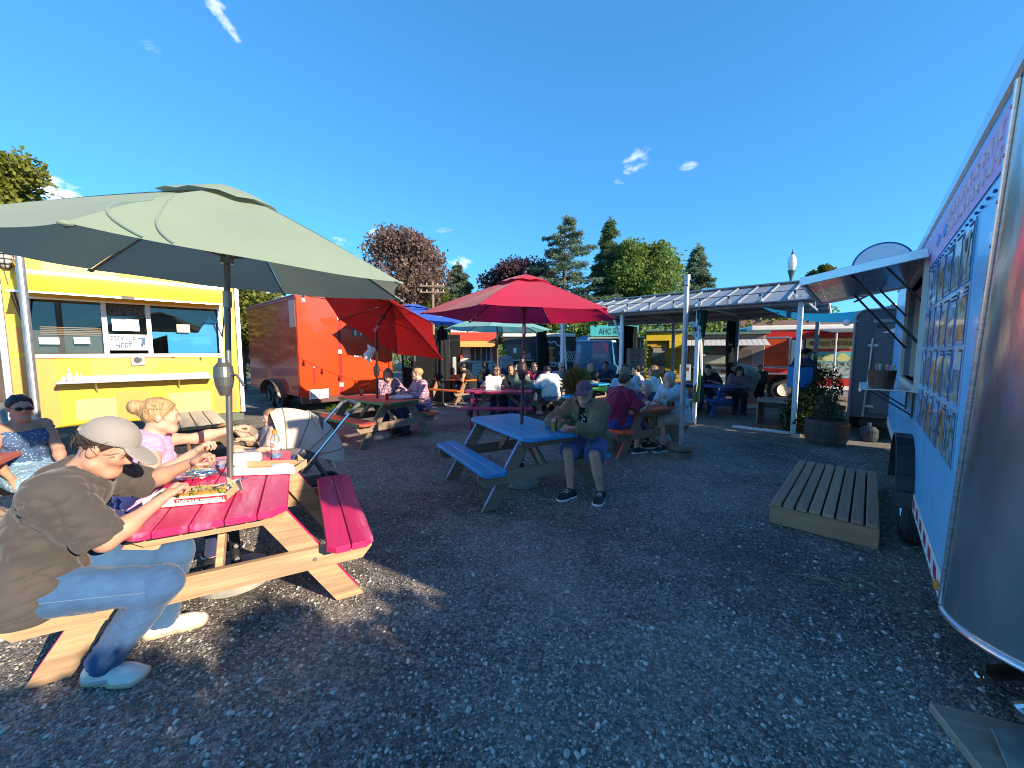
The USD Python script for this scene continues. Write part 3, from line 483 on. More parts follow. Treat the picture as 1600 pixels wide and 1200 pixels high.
t = thing('steel_pole', 'galvanized pole standing left of the yellow trailer window', 'pole', (-6.07, 4.85, 0)); obj('shaft', cyl((0, 0, 0), (0, 0, 3.4), .04), steel, t); obj('footing', lathe([(0, .06), (.14, .06), (.15, 0), (0, 0)], 18), mat('concrete', (.3, .29, .26)), t)
# ---------------- red cargo trailer
tr = thing('cargo_trailer', 'glossy red cargo trailer with its rear door facing the tables', 'trailer', (-5.42, 9.75, 0), 42.5)
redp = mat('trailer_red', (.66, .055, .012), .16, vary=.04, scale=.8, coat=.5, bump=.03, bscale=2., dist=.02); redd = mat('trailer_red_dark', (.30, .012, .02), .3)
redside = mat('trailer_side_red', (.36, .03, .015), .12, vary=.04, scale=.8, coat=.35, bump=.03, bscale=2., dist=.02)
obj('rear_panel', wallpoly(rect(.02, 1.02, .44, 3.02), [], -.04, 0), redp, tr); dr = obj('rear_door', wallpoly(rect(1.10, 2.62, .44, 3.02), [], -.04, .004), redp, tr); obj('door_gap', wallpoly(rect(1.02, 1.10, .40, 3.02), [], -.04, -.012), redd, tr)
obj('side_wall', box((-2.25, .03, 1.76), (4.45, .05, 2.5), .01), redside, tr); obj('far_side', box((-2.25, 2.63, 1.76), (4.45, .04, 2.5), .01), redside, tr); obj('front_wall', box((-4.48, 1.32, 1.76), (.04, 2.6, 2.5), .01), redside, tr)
obj('roof', box((-2.25, 1.32, 3.04), (4.5, 2.7, .05), .02), mat('trailer_roof', (.22, .03, .02), .4), tr); obj('roof_edge', box((-2.25, .0, 3.0), (4.5, .03, .09), .008), redd, tr); obj('bumper', box((.03, 1.32, .36), (.12, 2.6, .16), .015), mat('dark_red_bumper', (.09, .03, .028), .5), tr)
obj('side_decal', box((-.28, -.001, 2.6), (.42, .006, .7), .002), mat('decal_rose', (.5, .22, .19), .3), tr); obj('side_rail', box((-2.25, -.002, .52), (4.4, .02, .09), .004), redd, tr)
for z in (.72, 1.62, 2.52): h = obj('hinge', box((.014, 1.06, z), (.03, .10, .11), .006), white, dr); obj('hinge_pin', cyl((.034, 1.06, z - .05), (.034, 1.06, z + .05), .008, n=8), steel, h)
obj('door_handle', cat_([box((.02, 1.55, 1.50), (.02, .20, .025), .006)] + [ball((.028, 1.46 + k * .09, 1.50), (.015, .028, .028), 1) for k in range(3)]), white, dr); obj('slot_handle', box((.008, .37, 1.0), (.016, .035, .40), .005), redd, tr); obj('slot_pin', ball((.014, .37, 1.22), .02, 1), white, tr)
wv = obj('door_window', wallpoly(rect(1.40, 1.75, 2.05, 2.35), [], .004, .016), mat('window_dark', (.22, .12, .10), .2), dr)
for k in range(3): obj('window_item', wallpoly(rect(1.48 + k * .08, 1.53 + k * .08, 2.08, 2.22), [], .0165, .0185), [paper, tan, white][k], wv)
pl_ = thing('license_plate', 'white licence plate on the red trailer rear', 'plate', (-5.42, 9.75, 0), 42.5)
obj('plate', wallpoly(rect(.19, .68, .40, .64), [], .095, .10), mat('plate_white', (.68, .72, .72), .4), pl_); obj('plate_text', ontowall(text('HSJ40EJ', .10, .002, True, .40), .435, .50, .1005), plain('plate_blue', (.20, .26, .40), .5), pl_); obj('plate_emblem', wallpoly([(.42, .47), (.45, .47), (.435, .60)], [], .1026, .104), plain('plate_green', (.05, .35, .25)), pl_); obj('plate_frame', box((.09, .435, .63), (.03, .5, .03), .004), white, pl_)
whl = lathe([(.18, -.1), (.31, -.1), (.35, -.07), (.35, .07), (.31, .1), (.18, .1), (.18, -.1)], 26); rim = lathe([(0, .04), (.08, .05), (.16, .06), (.18, .09), (.18, .0), (0, .0)], 22)
RY = np.array([[1, 0, 0], [0, 0, -1], [0, 1, 0.]])
for x in (-1.55, -2.35):
    w_ = obj('wheel', xf(whl, RY, (x, .06, .35)), rubber, tr); obj('rim', xf(rim, RY, (x, .0, .35)), darkmetal, w_)
obj('fender', cat_([beam((-1.95 + .85 * math.cos(a), -.06, .36 + .48 * math.sin(a)), (-1.95 + .85 * math.cos(b), -.06, .36 + .48 * math.sin(b)), .26, .02, up=(math.cos(a), 0, math.sin(a) + .01)) for a, b in zip(np.linspace(.02, 3.12, 11)[:-1], np.linspace(.02, 3.12, 11)[1:])]), mat('fender_grey', (.11, .085, .075), .4), tr)
obj('chassis', box((-2.2, 1.3, .33), (4.2, 2.2, .12), .01), black, tr)
t = thing('rag', 'white cloth hanging on the crank of the tilted umbrella pole', 'cloth', (-2.57, 7.28, 0)); rg = trimesh.creation.icosphere(3); rg.vertices *= (1 + .9 * (meshkit.fbm(rg.vertices * 2.2, 3, 5)[:, None] - .5)) * np.array([.085, .04, .15]); rg.vertices[:, 0] += .04 * np.sin(rg.vertices[:, 2] * 22); obj('hanging_cloth', xf(rg, None, (-.10, -.05, 1.60)), cloth('rag_white', (.68, .66, .62)), t)
# ---------------- dark grey trailer behind the blue truck
tg = thing('enclosed_trailer', 'dark grey enclosed trailer with a side door behind the blue truck', 'trailer', (6.46, 7.3, 0), 42.5)
gry = mat('charcoal_panel', (.055, .062, .075), .45, vary=.08, scale=1.5); q = .16
pf = [(0, .40), (2.3, .40), (2.3, 2.45)] + [(q - q * math.sin(R_(a)), 2.40 - q + q * math.cos(R_(a))) for a in range(0, 91, 15)]
m = trimesh.creation.extrude_polygon(Polygon(pf), 4.2, engine='earcut'); v = m.vertices; m.vertices = np.stack([v[:, 0], v[:, 2], v[:, 1]], 1); m.invert(); obj('body', m, gry, tg)
obj('edge_trim', tube([(x, -.01, z) for x, z in pf[:1] + pf[3:][::-1] + [(2.3, 2.45)]], .022, 8), mat('trim_grey', (.22, .23, .24), .4, .6), tg)
d = obj('door', box((1.05, -.012, 1.32), (1.55, .024, 1.66), .006), mat('door_grey', (.075, .085, .10), .5, vary=.05), tg); obj('door_header', box((1.05, -.02, 2.19), (1.6, .035, .07), .006), mat('trim_grey', (.22, .23, .24)), tg)
for z in (.62, 1.75): obj('hinge', box((.27, -.03, z), (.14, .02, .05), .004), steel, d)
obj('lock_bar', tube([(.20, -.05, .42), (.24, -.05, 1.2), (.26, -.05, 1.88)], .016, 8), steel, d); obj('lock_handle', box((.52, -.05, 1.24), (.5, .02, .04), .004), steel, d); obj('padlock', box((.80, -.06, 1.19), (.10, .03, .07), .01), steel, d); obj('chain', tube([(.74, -.06, 1.15), (.73, -.05, .7), (.76, -.05, .38)], .014, 6), steel, d)
obj('clearance_lamp', cyl((.33, -.01, 2.10), (.33, -.05, 2.10), .035), black, tg)
lg = obj('trailer_logo', xf(prism([(0, 0), (.55, .0), (.62, .09), (.18, .09), (.1, .05), (.0, .0)], 0, .002), RY, (.42, -.027, 1.98)), plain('logo_red', (.35, .02, .03), .3), tg); obj('logo_stripe', xf(prism([(-.04, -.01), (.15, -.01), (.25, .06), (.3, .1), (.1, .07)], 0, .002), RY, (.42, -.031, 1.98)), plain('logo_silver', (.6, .6, .62), .3), tg)
obj('globe_lamp', ball((-.12, -.03, 2.18), .06, 2), plain('frosted', (.62, .64, .66), .3), tg); obj('lamp_arm', cyl((-.1, -.03, 2.18), (.05, -.02, 2.2), .015), steel, tg)
for y in (1.5, 2.4): w_ = obj('wheel', xf(whl, np.array([[0, 0, -1], [0, 1, 0], [1, 0, 0.]]), (.1, y, .35)), rubber, tg)
obj('underframe', box((1.1, 2.0, .30), (1.9, 3.8, .16), .01), black, tg)
t = thing('propane_tank', 'small dark tank on the ground under the grey trailer corner', 'tank', (6.55, 6.95, 0)); obj('tank_body', lathe([(0, .0), (.12, .01), (.14, .08), (.14, .2), (.09, .27), (0, .28)], 20), mat('tank_dark', (.04, .05, .06), .3), t); obj('valve', cyl((0, 0, .28), (0, 0, .34), .03), steel, t)
# ---------------- planters, mailbox, crate bench near the pavilion corner
leafm = {}
def leafmat(name, c, tr=.45):
    if name not in leafm:
        a = np.array(c); leafm[name] = usdkit.material(stage, '/World/Looks/' + name, {'tc': ('geometry', {}), 'nz': ('noise_texture', dict(scale=.9, detail=3.)), 'rp': ('rgb_ramp', dict(ramp=[(.3, tuple(a * .55)), (.55, tuple(a)), (.75, tuple(np.minimum(a * 1.45, 1)))])), 'hv': ('hsv', dict(hue=.5, saturation=1., fac=1.)), 'mr': ('map_range', dict(to_min=.6, to_max=1.35)),
            'p': ('principled_bsdf', dict(roughness=.55, specular_ior_level=.3)), 't': ('translucent_bsdf', {}), 'm': ('mix_closure', dict(fac=tr))}, [('tc.position', 'nz.vector'), ('nz.fac', 'rp.fac'), ('rp.color', 'hv.color'), ('tc.random_per_island', 'mr.value'), ('mr.result', 'hv.value'), ('hv.color', 'p.base_color'), ('hv.color', 't.color'), ('p.BSDF', 'm.closure1'), ('t.BSDF', 'm.closure2')], surface='m.closure')
    return leafm[name]
def leaves(P, size, r, up=.3, aspect=.55, dirs=None):
    """one bent leaf (2 triangles pairs) at each point"""
    n = len(P); d = r.normal(size=(n, 3)) if dirs is None else dirs + r.normal(size=(n, 3)) * .45
    d[:, 2] += up; d /= np.linalg.norm(d, axis=1, keepdims=True); s = r.normal(size=(n, 3)); s -= d * (s * d).sum(1, keepdims=True); s /= np.linalg.norm(s, axis=1, keepdims=True)
    nn = np.cross(d, s); L = size * r.uniform(.6, 1.35, (n, 1)); w = L * aspect / 2
    V = np.stack([P, P + d * L * .5 + s * w + nn * L * .1, P + d * L, P + d * L * .5 - s * w + nn * L * .1], 1).reshape(-1, 3); b = np.arange(n)[:, None] * 4
    return trimesh.Trimesh(V, np.vstack([b + [0, 1, 2], b + [0, 2, 3]]), process=False)
def bush(name, label, cat, loc, blobs, n, size, m, seed, stems=6, up=.3, aspect=.5, group=None, potless=True):
    r = np.random.default_rng(seed); t = thing(name, label, cat, loc, 0, group); P = []; w = np.array([b[3] * b[4] for b in blobs]); w = w / w.sum()
    for b, k in zip(blobs, w):
        q = r.normal(size=(int(n * k), 3)); q /= np.linalg.norm(q, axis=1, keepdims=True); q *= r.uniform(.35, 1.08, (len(q), 1)) ** .5; P.append(q * [b[3], b[3], b[4]] + b[:3])
    P = np.vstack(P); P = P[P[:, 2] > .0]; obj('foliage', leaves(P, size, r, up, aspect), m, t)
    S = [tube([(r.normal() * .03, r.normal() * .03, 0), tuple(np.array(blobs[k % len(blobs)][:3]) * [.5, .5, .6]), tuple(np.array(blobs[k % len(blobs)][:3]) + [r.normal() * .05, r.normal() * .05, .1])], [.012, .008, .004], 5) for k in range(stems)]
    obj('stems', cat_(S), oldwood, t); return t
t = thing('barrel_planter', 'half wine barrel planter on the gravel by the grey trailer', 'planter', (5.60, 6.75, 0)); st = wood('stave', (.085, .055, .042), axis=2)
for k in range(20):
    a, b = k * .31416, (k + .97) * .31416
    ring = [[(.77 * r_ * math.cos(x), .77 * r_ * math.sin(x), z) for x in (a, (a + b) / 2, b)] for r_, z in ((.36, .0), (.41, .22), (.385, .44), (.35, .44), (.36, .22), (.33, .02))]; obj('stave', grid(np.array(ring)), st, t)
for z, rr in ((.08, .297), (.36, .312)): obj('hoop', lathe([(rr - .01, z), (rr + .006, z), (rr + .006, z + .04), (rr - .01, z + .04)], 40), rust, t)
obj('soil', lathe([(0, .40), (.275, .39), (.275, .36), (0, .36)], 24), mat('soil', (.03, .022, .016), .95), t)
bush('planter_shrub', 'green grey herbs and tall shoots growing out of the half barrel', 'plant', (5.60, 6.75, .38), [(-.10, -.1, .14, .17, .14), (.10, 0, .18, .15, .18), (0, .08, .22, .14, .22), (.12, .08, .36, .08, .2), (-.05, .05, .32, .08, .16)], 1500, .045, leafmat('herb_green', (.13, .20, .11)), 3, up=.8)
bush('planter_shrub', 'dark leafy shrub between the white pavilion post and the barrel', 'plant', (5.95, 7.55, 0), [(-.25, 0, .55, .28, .3), (.1, .05, .7, .3, .35), (.35, .1, .9, .25, .4), (-.3, 0, .25, .3, .3), (.1, 0, .3, .35, .3)], 2600, .07, leafmat('shrub_green', (.035, .075, .02)), 4, up=.4)
bush('planter_shrub', 'small dark conifer shrub below the blue mailbox', 'plant', (6.35, 8.0, 0), [(0, 0, .5, .2, .4), (0, 0, .9, .16, .35), (0, 0, 1.25, .1, .3)], 1400, .06, leafmat('dark_conifer', (.022, .045, .02)), 5, up=.7, aspect=.3)
t = thing('mailbox', 'blue metal drop box on a wooden post by the pavilion corner', 'mailbox', (6.05, 8.05, 0), 180)
obj('post', box((.0, 0, .45), (.09, .09, .9), .006), wood('post_wood', (.24, .18, .13), axis=2), t); obj('box_body', box((0, 0, 1.10), (.375, .24, .44), .012), mat('box_blue', (.03, .22, .52), .4, vary=.05), t); obj('slanted_lid', beam((0, -.17, 1.325), (0, .17, 1.36), .41, .02), mat('lid_dark', (.04, .06, .08), .4), t); obj('lock', box((-.05, .125, .98), (.04, .01, .03), .002), steel, t)
t = thing('crate_bench', 'small weathered wooden crate step behind the white pavilion post', 'crate', (5.62, 8.15, 0), 132); ow = wood('crate_wood', (.24, .17, .13), axis=2)
for k in range(4): obj('board', box((-.3 + k * .2, .25, .30), (.19, .025, .56), .004), ow, t); obj('board', box((-.3 + k * .2, -.25, .30), (.19, .025, .56), .004), ow, t)
obj('top_board', box((0, .0, .60), (.84, .56, .035), .006), wood('crate_top', (.27, .2, .15), axis=0), t); obj('base_rail', box((0, 0, .06), (.9, .62, .10), .006), wood('crate_base', (.12, .06, .04), axis=0), t)
t = thing('boardwalk_step', 'long low wooden step in front of the red food truck', 'step', (7.7, 11.4, 0), 21); [obj('tread_board', box((0, -.3 + k * .2, .13), (3.4, .19, .04), .004), oldwood, t) for k in range(4)]; obj('riser', box((0, -.4, .06), (3.4, .03, .11), .003), oldwood, t)
# ---------------- grey steel pole with bucket foot
t = thing('string_light_pole', 'tall grey steel pole standing beside the red orange table', 'pole', (2.62, 5.86, 0)); obj('shaft', cyl((0, 0, .02), (0, 0, 2.72), .037), steel, t); obj('pole_cap', cyl((0, 0, 2.70), (0, 0, 2.78), .046), steel, t); obj('hook', tube([(.0, -.04, 2.62), (-.08, -.05, 2.62), (-.1, -.05, 2.66)], .008, 6), black, t); obj('clamp', box((.05, 0, 2.30), (.05, .04, .06), .006), black, t)
t = thing('bucket_footing', 'old wooden tub full of concrete at the pole foot', 'footing', (2.62, 5.86, 0)); obj('tub', lathe([(0, 0), (.15, 0), (.165, .20), (.15, .21), (0, .20)], 20), oldwood, t); obj('tub_hoop', lathe([(.155, .1), (.165, .1), (.167, .13), (.155, .13)], 20), rust, t)
# ---------------- pavilion (local x toward the lane's right end, y = depth)
pv = thing('pavilion', 'open pavilion with grey standing seam metal roof and white posts', 'pavilion', (5.5, 7.41, 0), 42.5)
seam = mat('roof_metal', (.24, .27, .30), .5, .15, vary=.10, scale=1.2, rnd=.10); under = mat('roof_underside', (.10, .105, .115), .6)
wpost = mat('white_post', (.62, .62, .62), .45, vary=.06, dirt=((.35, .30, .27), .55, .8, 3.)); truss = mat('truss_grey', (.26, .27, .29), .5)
ZE, ZR, D, XL, XR = 2.66, 3.18, 3.6, -6.0, .22; npan = 15; pw = (XR - XL) / npan
for s in (0, 1):
    y0, y1 = (-.22, D / 2) if s == 0 else (D + .22, D / 2); zz0 = ZE - .22 * (ZR - ZE) / (D / 2)
    for k in range(npan):
        x = XL + pw * (k + .5); p = obj('roof_panel', beam((x, y0, zz0), (x, y1, ZR), pw - .006, .025, bev=.003), seam, pv)
        obj('seam_rib', beam((x - pw / 2, y0 - (.01 if s == 0 else -.01), zz0 + .025), (x - pw / 2, y1, ZR + .025), .028, .045, bev=.004), seam, p)
    for k in range(5): t_ = (k + .5) / 5; y = y0 + (y1 - y0) * t_; obj('purlin', beam((XL, y, zz0 + (ZR - zz0) * t_ - .05), (XR, y, zz0 + (ZR - zz0) * t_ - .05), .05, .06), truss, pv)
obj('ridge_cap', beam((XL, D / 2, ZR + .04), (XR, D / 2, ZR + .04), .22, .03), seam, pv); obj('gable_trim', beam((XR + .015, -.22, 2.60), (XR + .015, D / 2, ZR), .03, .10), wpost, pv); obj('gable_trim', beam((XR + .015, D + .22, 2.60), (XR + .015, D / 2, ZR), .03, .10), wpost, pv)
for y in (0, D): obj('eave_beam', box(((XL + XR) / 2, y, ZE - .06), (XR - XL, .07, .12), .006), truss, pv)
for k in range(4):
    x = -1.83 * k
    for y in (0, D):
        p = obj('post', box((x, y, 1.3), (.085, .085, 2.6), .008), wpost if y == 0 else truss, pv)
        if y == 0 and k > 0: obj('knee_brace', tube([(x + .10, y + .06, 1.1), (x + .02, y + .02, 2.55)] if k % 2 else [(x - .25, y, 2.55), (x - .03, y, 1.9)], .03, 8), wpost, p)
    for a, b in (((x, 0, ZE), (x, D, ZE)), ((x, 0, ZE), (x, D / 2, ZR - .08)), ((x, D, ZE), (x, D / 2, ZR - .08)), ((x, D / 2, ZE), (x, D / 2, ZR - .08)), ((x, D * .28, ZE), (x, D / 2, ZR - .1)), ((x, D * .72, ZE), (x, D / 2, ZR - .1))): obj('truss_bar', beam(a, b, .045, .045), truss, pv)
obj('corner_plate', box((.05, -.03, .03), (.16, .12, .05), .004), steel, pv); obj('ground_sill', box((-.55, .0, .04), (1.0, .06, .05), .006), wpost, pv)
def pvw(x, y, z): b = R_(42.5); return (5.5 + x * math.cos(b) + y * math.sin(b), 7.41 - x * math.sin(b) + y * math.cos(b), z)
cur = cloth('dark_green_tarp', (.012, .022, .020)); cur2 = cloth('green_tarp', (.03, .10, .07), trans=.3); cur3 = cloth('pale_tarp', (.42, .44, .40), trans=.3)
def curtain(label, p, yaw, w, z0, z1, zt, m, wt=.35, stripe=None):
    t = thing('curtain', label, 'curtain', p, yaw); V = []
    for z in np.linspace(z0, z1, 18):
        f = wt + (1 - wt) * min(1, abs(z - zt) / (.9)) ** 1.3; V.append([(w * f * (s - .5), .06 * f * math.sin(s * 44 + z) + .03 * math.sin(s * 17), z) for s in np.linspace(0, 1, 60)])
    obj('drape', grid(np.array(V)), m, t, smooth=True)
    if stripe: V = np.array(V)[3:14, 14:22] + [0, -.05, 0]; obj('lining_fold', grid(V), stripe, t, smooth=True)
    obj('tie', tube([(wt * w * .55 * math.cos(a), .1 * math.sin(a), zt) for a in np.linspace(0, 6.283, 17)], .012, 6), cur3, t)
curtain('green and pale tied curtain on the pavilion post beside the grey pole', pvw(-1.80, .12, 0), 132, .42, .5, 2.55, 1.55, cur2, .42, cur3)
curtain('wide dark green curtain bunched at the back right pavilion post', pvw(-1.95, D - .1, 0), 132, .95, .35, 2.5, .9, cur, .6, cur3)
curtain('dark curtain hanging behind the weathered board in mid pavilion', pvw(-5.1, D - .1, 0), 132, 1.0, .2, 2.5, .6, cur, .85)
curtain('narrow dark green curtain with green edge left of the black truck badge', pvw(-6.35, .1, 0), 132, .42, .6, 2.45, 1.0, cur, .7, cur2)
# string lights
bulbg = plain('bulb_glass', (.75, .75, .72), .08, 0., transmission_weight=.6)
def strings(label, A, B, sag, n, r=.045, off=0):
    A, B = np.array(A, float), np.array(B, float); o = A * [1, 1, 0]; t = thing('string_lights', label, 'string lights', o); pt = lambda s: A + (B - A) * s - np.array([0, 0, 4 * sag * s * (1 - s)]) - o
    obj('cord', tube([pt(s) for s in np.linspace(0, 1, 24)], .008, 6), black, t)
    for k in range(n):
        q = pt((k + .5 + off) / n); b = obj('bulb', lathe([(0, -.16), (r * .6, -.15), (r, -.115), (r * .8, -.08), (r * .4, -.055), (0, -.055)], 14, q), bulbg, t); obj('socket', cyl(q - [0, 0, .065], q, .02, n=10), black, b)
strings('string of bulbs from the sage umbrella side to the crimson umbrella', (-5.3, 7.9, 3.05), (.9, 8.3, 2.75), .38, 9)
strings('string of bulbs along the pavilion front eave', pvw(-5.9, -.25, 2.88), pvw(.2, -.25, 2.78), .05, 11)
strings('string of bulbs under the pavilion roof', pvw(-5.6, 1.4, 2.6), pvw(-.5, 1.2, 2.5), .22, 7)
strings('short loop of three bulbs hanging at the grey pole', (2.72, 5.9, 2.32), (3.2, 6.6, 2.28), .28, 3)
# blue shade sail
def sail(label, P, m):
    P = np.array(P, float); o = P.mean(0) * [1, 1, 0]; V = []
    for i in np.linspace(0, 1, 14):
        row = []
        for j in np.linspace(0, 1, 14): q = P[0] * (1 - i) * (1 - j) + P[1] * i * (1 - j) + P[2] * i * j + P[3] * (1 - i) * j; row.append(q - o - np.array([0, 0, .35 * (i * (1 - i) * 4) * .5 + .25 * j * (1 - j)]))
        V.append(row)
    t = thing('shade_sail', label, 'shade sail', o); obj('sail_cloth', grid(np.array(V)), m, t, smooth=True)
    for k in range(4): obj('corner_ring', ball(P[k] - o, .04, 1), steel, t)
sail('bright blue shade sail stretched from the pavilion to the grey trailer', [pvw(-1.0, 1.6, 2.72), pvw(1.3, 1.2, 2.52), pvw(2.2, 2.9, 2.66), pvw(-.2, 3.5, 2.42)], cloth('sail_blue', (.012, .27, .62), vary=.04, trans=.45))
# ---------------- background stalls
def fx(p, Y): return (p - 800) / 600 * Y
# red and white booth
b = thing('burger_booth', 'small white and red booth with a yellow awning behind the teal umbrella', 'booth', (-1.5, 15.2, 0), 0)
wsid = mat('white_siding', (.68, .65, .58), .55); redt = mat('booth_red', (.55, .06, .03), .5); yaw_ = cloth('yellow_awning', (.72, .42, .09), trans=.2)
obj('wall', box((0, .9, 1.15), (1.7, 1.7, 2.3), .02), wsid, b)
for k in range(11): obj('siding_board', box((0, .03, .15 + k * .10), (1.55, .03, .092), .004), wsid, b)
for x in (-.82, .82): obj('corner_post', box((x, .02, 1.2), (.16, .08, 2.4), .008), redt, b)
obj('header', box((0, -.03, 2.2), (1.8, .08, .34), .01), redt, b)
for k in range(14): obj('fascia_tooth', prism([(-.055, 0), (.055, 0), (.055, .14), (0, .2), (-.055, .14)], 0, .03).apply_transform(np.array([[1, 0, 0, -.84 + k * .129], [0, 0, -1, -.03], [0, 1, 0, 2.36], [0, 0, 0, 1.]])), wsid, b)
obj('awning', beam((0, -.05, 2.02), (0, -.62, 1.80), 1.7, .03), yaw_, b); obj('window_opening', box((.25, .01, 1.55), (.75, .06, .55), .005), mat('booth_dark', (.09, .075, .06)), b)
for x in (.05, .28, .5): obj('window_bar', box((x, -.03, 1.55), (.03, .03, .55), .003), wsid, b)
obj('counter', box((.1, -.22, 1.22), (1.5, .38, .04), .005), wsid, b); obj('red_flap', prism([(0, 0), (.55, -.15), (.55, .55), (.1, .1)], 0, .03).apply_transform(np.array([[1, 0, 0, -1.0], [0, 0, -1, -.1], [0, 1, 0, 1.45], [0, 0, 0, 1.]])), redt, b); obj('kick_panel', box((-.5, -.02, .62), (.45, .04, .9), .005), mat('maroon_panel', (.16, .03, .03)), b)
mb = thing('menu_board', 'pale menu boards leaning on the front of the red and white booth', 'sign', (-1.15, 14.85, 0)); mint = plain('mint_board', (.52, .60, .55), .6)
for k in range(2):
    p = obj('board', box((-.1 + k * .62, 0, .72), (.56, .03, .9), .005), mint, mb)
    for q in range(6): obj('menu_line', box((-.1 + k * .62 - .04 * (q % 2), -.018, 1.05 - q * .12), (.36 - .07 * (q % 3), .004, .03), .001), plain('menu_ink', (.12, .2, .2)), p)
# grey panels left of the booth and black counter
t = thing('storage_shed', 'grey plank shed wall left of the red and white booth', 'shed', (-2.85, 15.0, 0)); gp = wood('grey_plank', (.30, .29, .28), axis=2)
for k in range(5): obj('plank', box((-.36 + k * .18, 0, 1.1), (.172, .03, 2.2), .004), gp, t)
obj('wall', box((0, .5, 1.1), (.9, .9, 2.18), .01), gp, t)
t = thing('food_counter', 'black food stall counter behind the red trailer corner', 'food stall', (-2.9, 12.6, 0), 10)
obj('counter_body', box((.1, .3, .55), (1.7, .5, 1.1), .015), black, t); obj('counter_top', box((.1, .0, 1.50), (1.3, .35, .04), .005), steel, t); obj('canopy_frame', box((.1, .6, 2.0), (1.8, .06, .06), .005), darkmetal, t); obj('back_drape', box((.1, .8, 1.1), (1.8, .05, 2.2), .01), blackcloth, t)
for x in (-.7, .9): obj('frame_post', box((x, -.05, 1.0), (.05, .05, 2.0), .004), darkmetal, t)
for k in range(5): obj('tray', box((-.35 + k * .24, 0, 1.55), (.18, .14, .06), .006), alu, t)
obj('side_cloth', box((1.02, .1, .9), (.03, .3, 1.1), .01), cur3, t); obj('notice', box((.75, -.06, .75), (.25, .02, .14), .003), plain('grey_notice', (.4, .4, .42)), t)
# black truck with badge
t = thing('food_truck', 'black food truck with a round scalloped badge behind the closed umbrella', 'food truck', (-.35, 14.6, 0), 0)
char = mat('truck_black', (.028, .026, .028), .35, vary=.2); obj('body', prism([(0, .45), (2.75, .45), (2.95, 1.2), (2.72, 2.2), (0, 2.2)], 0, 2.).apply_transform(np.array([[1, 0, 0, 0], [0, 0, 1, 0], [0, 1, 0, 0], [0, 0, 0, 1.]])), char, t)
obj('roof_edge', box((1.36, -.02, 2.23), (2.75, .08, .12), .02), wsid, t); obj('roof', box((1.36, 1.0, 2.27), (2.7, 2.0, .06), .02), wsid, t)
obj('window_opening', box((.62, -.012, 1.62), (1.0, .024, .55), .004), mat('truck_dark_glass', (.05, .05, .055), .15), t); obj('shelf', box((.62, -.15, 1.30), (1.1, .3, .03), .004), alu, t)
for k in range(5): obj('stacked_cup', cyl((.75 + k * .07, -.02, 1.36), (.75 + k * .07, -.02, 1.36 + .1 + .03 * k), .03, .036, 8), plain('cup_grey', (.25, .22, .22)), t)
obj('notice', box((.46, -.03, 1.66), (.12, .01, .2), .002), paper, t)
bd = obj('badge_ring', tube([(1.82 + (.42 + .03 * math.cos(10 * a)) * math.cos(a), -.03, 1.52 + (.46 + .03 * math.cos(10 * a)) * math.sin(a)) for a in np.linspace(0, 6.2832, 81)], .03, 6), plain('badge_white', (.5, .5, .52), .5), t)
obj('badge_figure', cat_([ball((1.82, -.02, 1.58), (.10, .02, .13), 2), ball((1.82, -.02, 1.34), (.16, .02, .12), 2)]), plain('badge_orange', (.45, .17, .06)), bd); obj('badge_band', box((1.82, -.03, 1.20), (.40, .012, .07), .004), plain('badge_white', (.5, .5, .52)), bd); obj('badge_hat', ball((1.82, -.03, 1.74), (.17, .02, .04), 2), plain('badge_gold', (.5, .33, .08)), bd)
for k in range(6): obj('round_emblem', xf(lathe([(.05, 0), (.08, 0), (.08, .02), (.05, .02), (.05, 0)], 18), RY, (.28 + k * .30, -.005, .92)), plain('emblem_white', (.55, .55, .55)), t)
obj('lower_band', box((1.85, -.012, .74), (.5, .02, .08), .003), plain('emblem_white', (.55, .55, .55)), t)
lt = obj('lattice', cat_([beam((2.27 + k * .075, -.02, 1.22), (2.27 + k * .075 + s * .15, -.02, 1.22 + .42), .02, .01, up=(0, 1, 0)) for k in range(7) for s in (-1, 1)]), plain('lattice_white', (.55, .58, .60)), t)
wsm = mat('windscreen', (.10, .30, .50), .05, vary=.1, coat=1.)
obj('windscreen', beam((3.05, .2, 1.25), (2.78, .2, 2.12), 1.0, .03, up=(0, 1, 0)), wsm, t)
t = thing('parked_van', 'light blue van front with a reflective windscreen beside the black truck', 'van', (3.0, 14.3, 0), 25)
vb = mat('van_blue', (.05, .25, .50), .25, coat=.5); obj('body', prism([(-.75, .4), (.8, .4), (.85, 1.05), (.72, 1.15), (.62, 2.0), (-.62, 2.0), (-.72, 1.15)], 0, 3.).apply_transform(np.array([[1, 0, 0, 0], [0, 0, 1, 0], [0, 1, 0, 0], [0, 0, 0, 1.]])), vb, t)
obj('windscreen', prism([(-.68, 1.15), (.68, 1.15), (.57, 1.93), (-.57, 1.93)], 0, .02).apply_transform(np.array([[1, 0, 0, 0], [0, 0, -1, -.005], [0, 1, 0, 0], [0, 0, 0, 1.]])), mat('van_glass', (.16, .36, .52), .03, vary=.3, coat=1.), t); obj('wiper', beam((-.3, -.04, 1.15), (.1, -.05, 1.35), .02, .01), black, t)
obj('roof', box((0, 1.5, 2.02), (1.25, 3.0, .06), .02), white, t); obj('mirror', box((-.84, .02, 1.3), (.12, .05, .25), .02), black, t)
for x in (-.62, .62): obj('wheel', xf(whl, np.array([[0, 0, -1], [0, 1, 0], [1, 0, 0.]]), (x, .5, .33)), rubber, t); obj('headlight', ball((x * .9, -.0, .85), (.1, .03, .08), 2), plain('lamp_clear', (.6, .6, .6), .1), t)
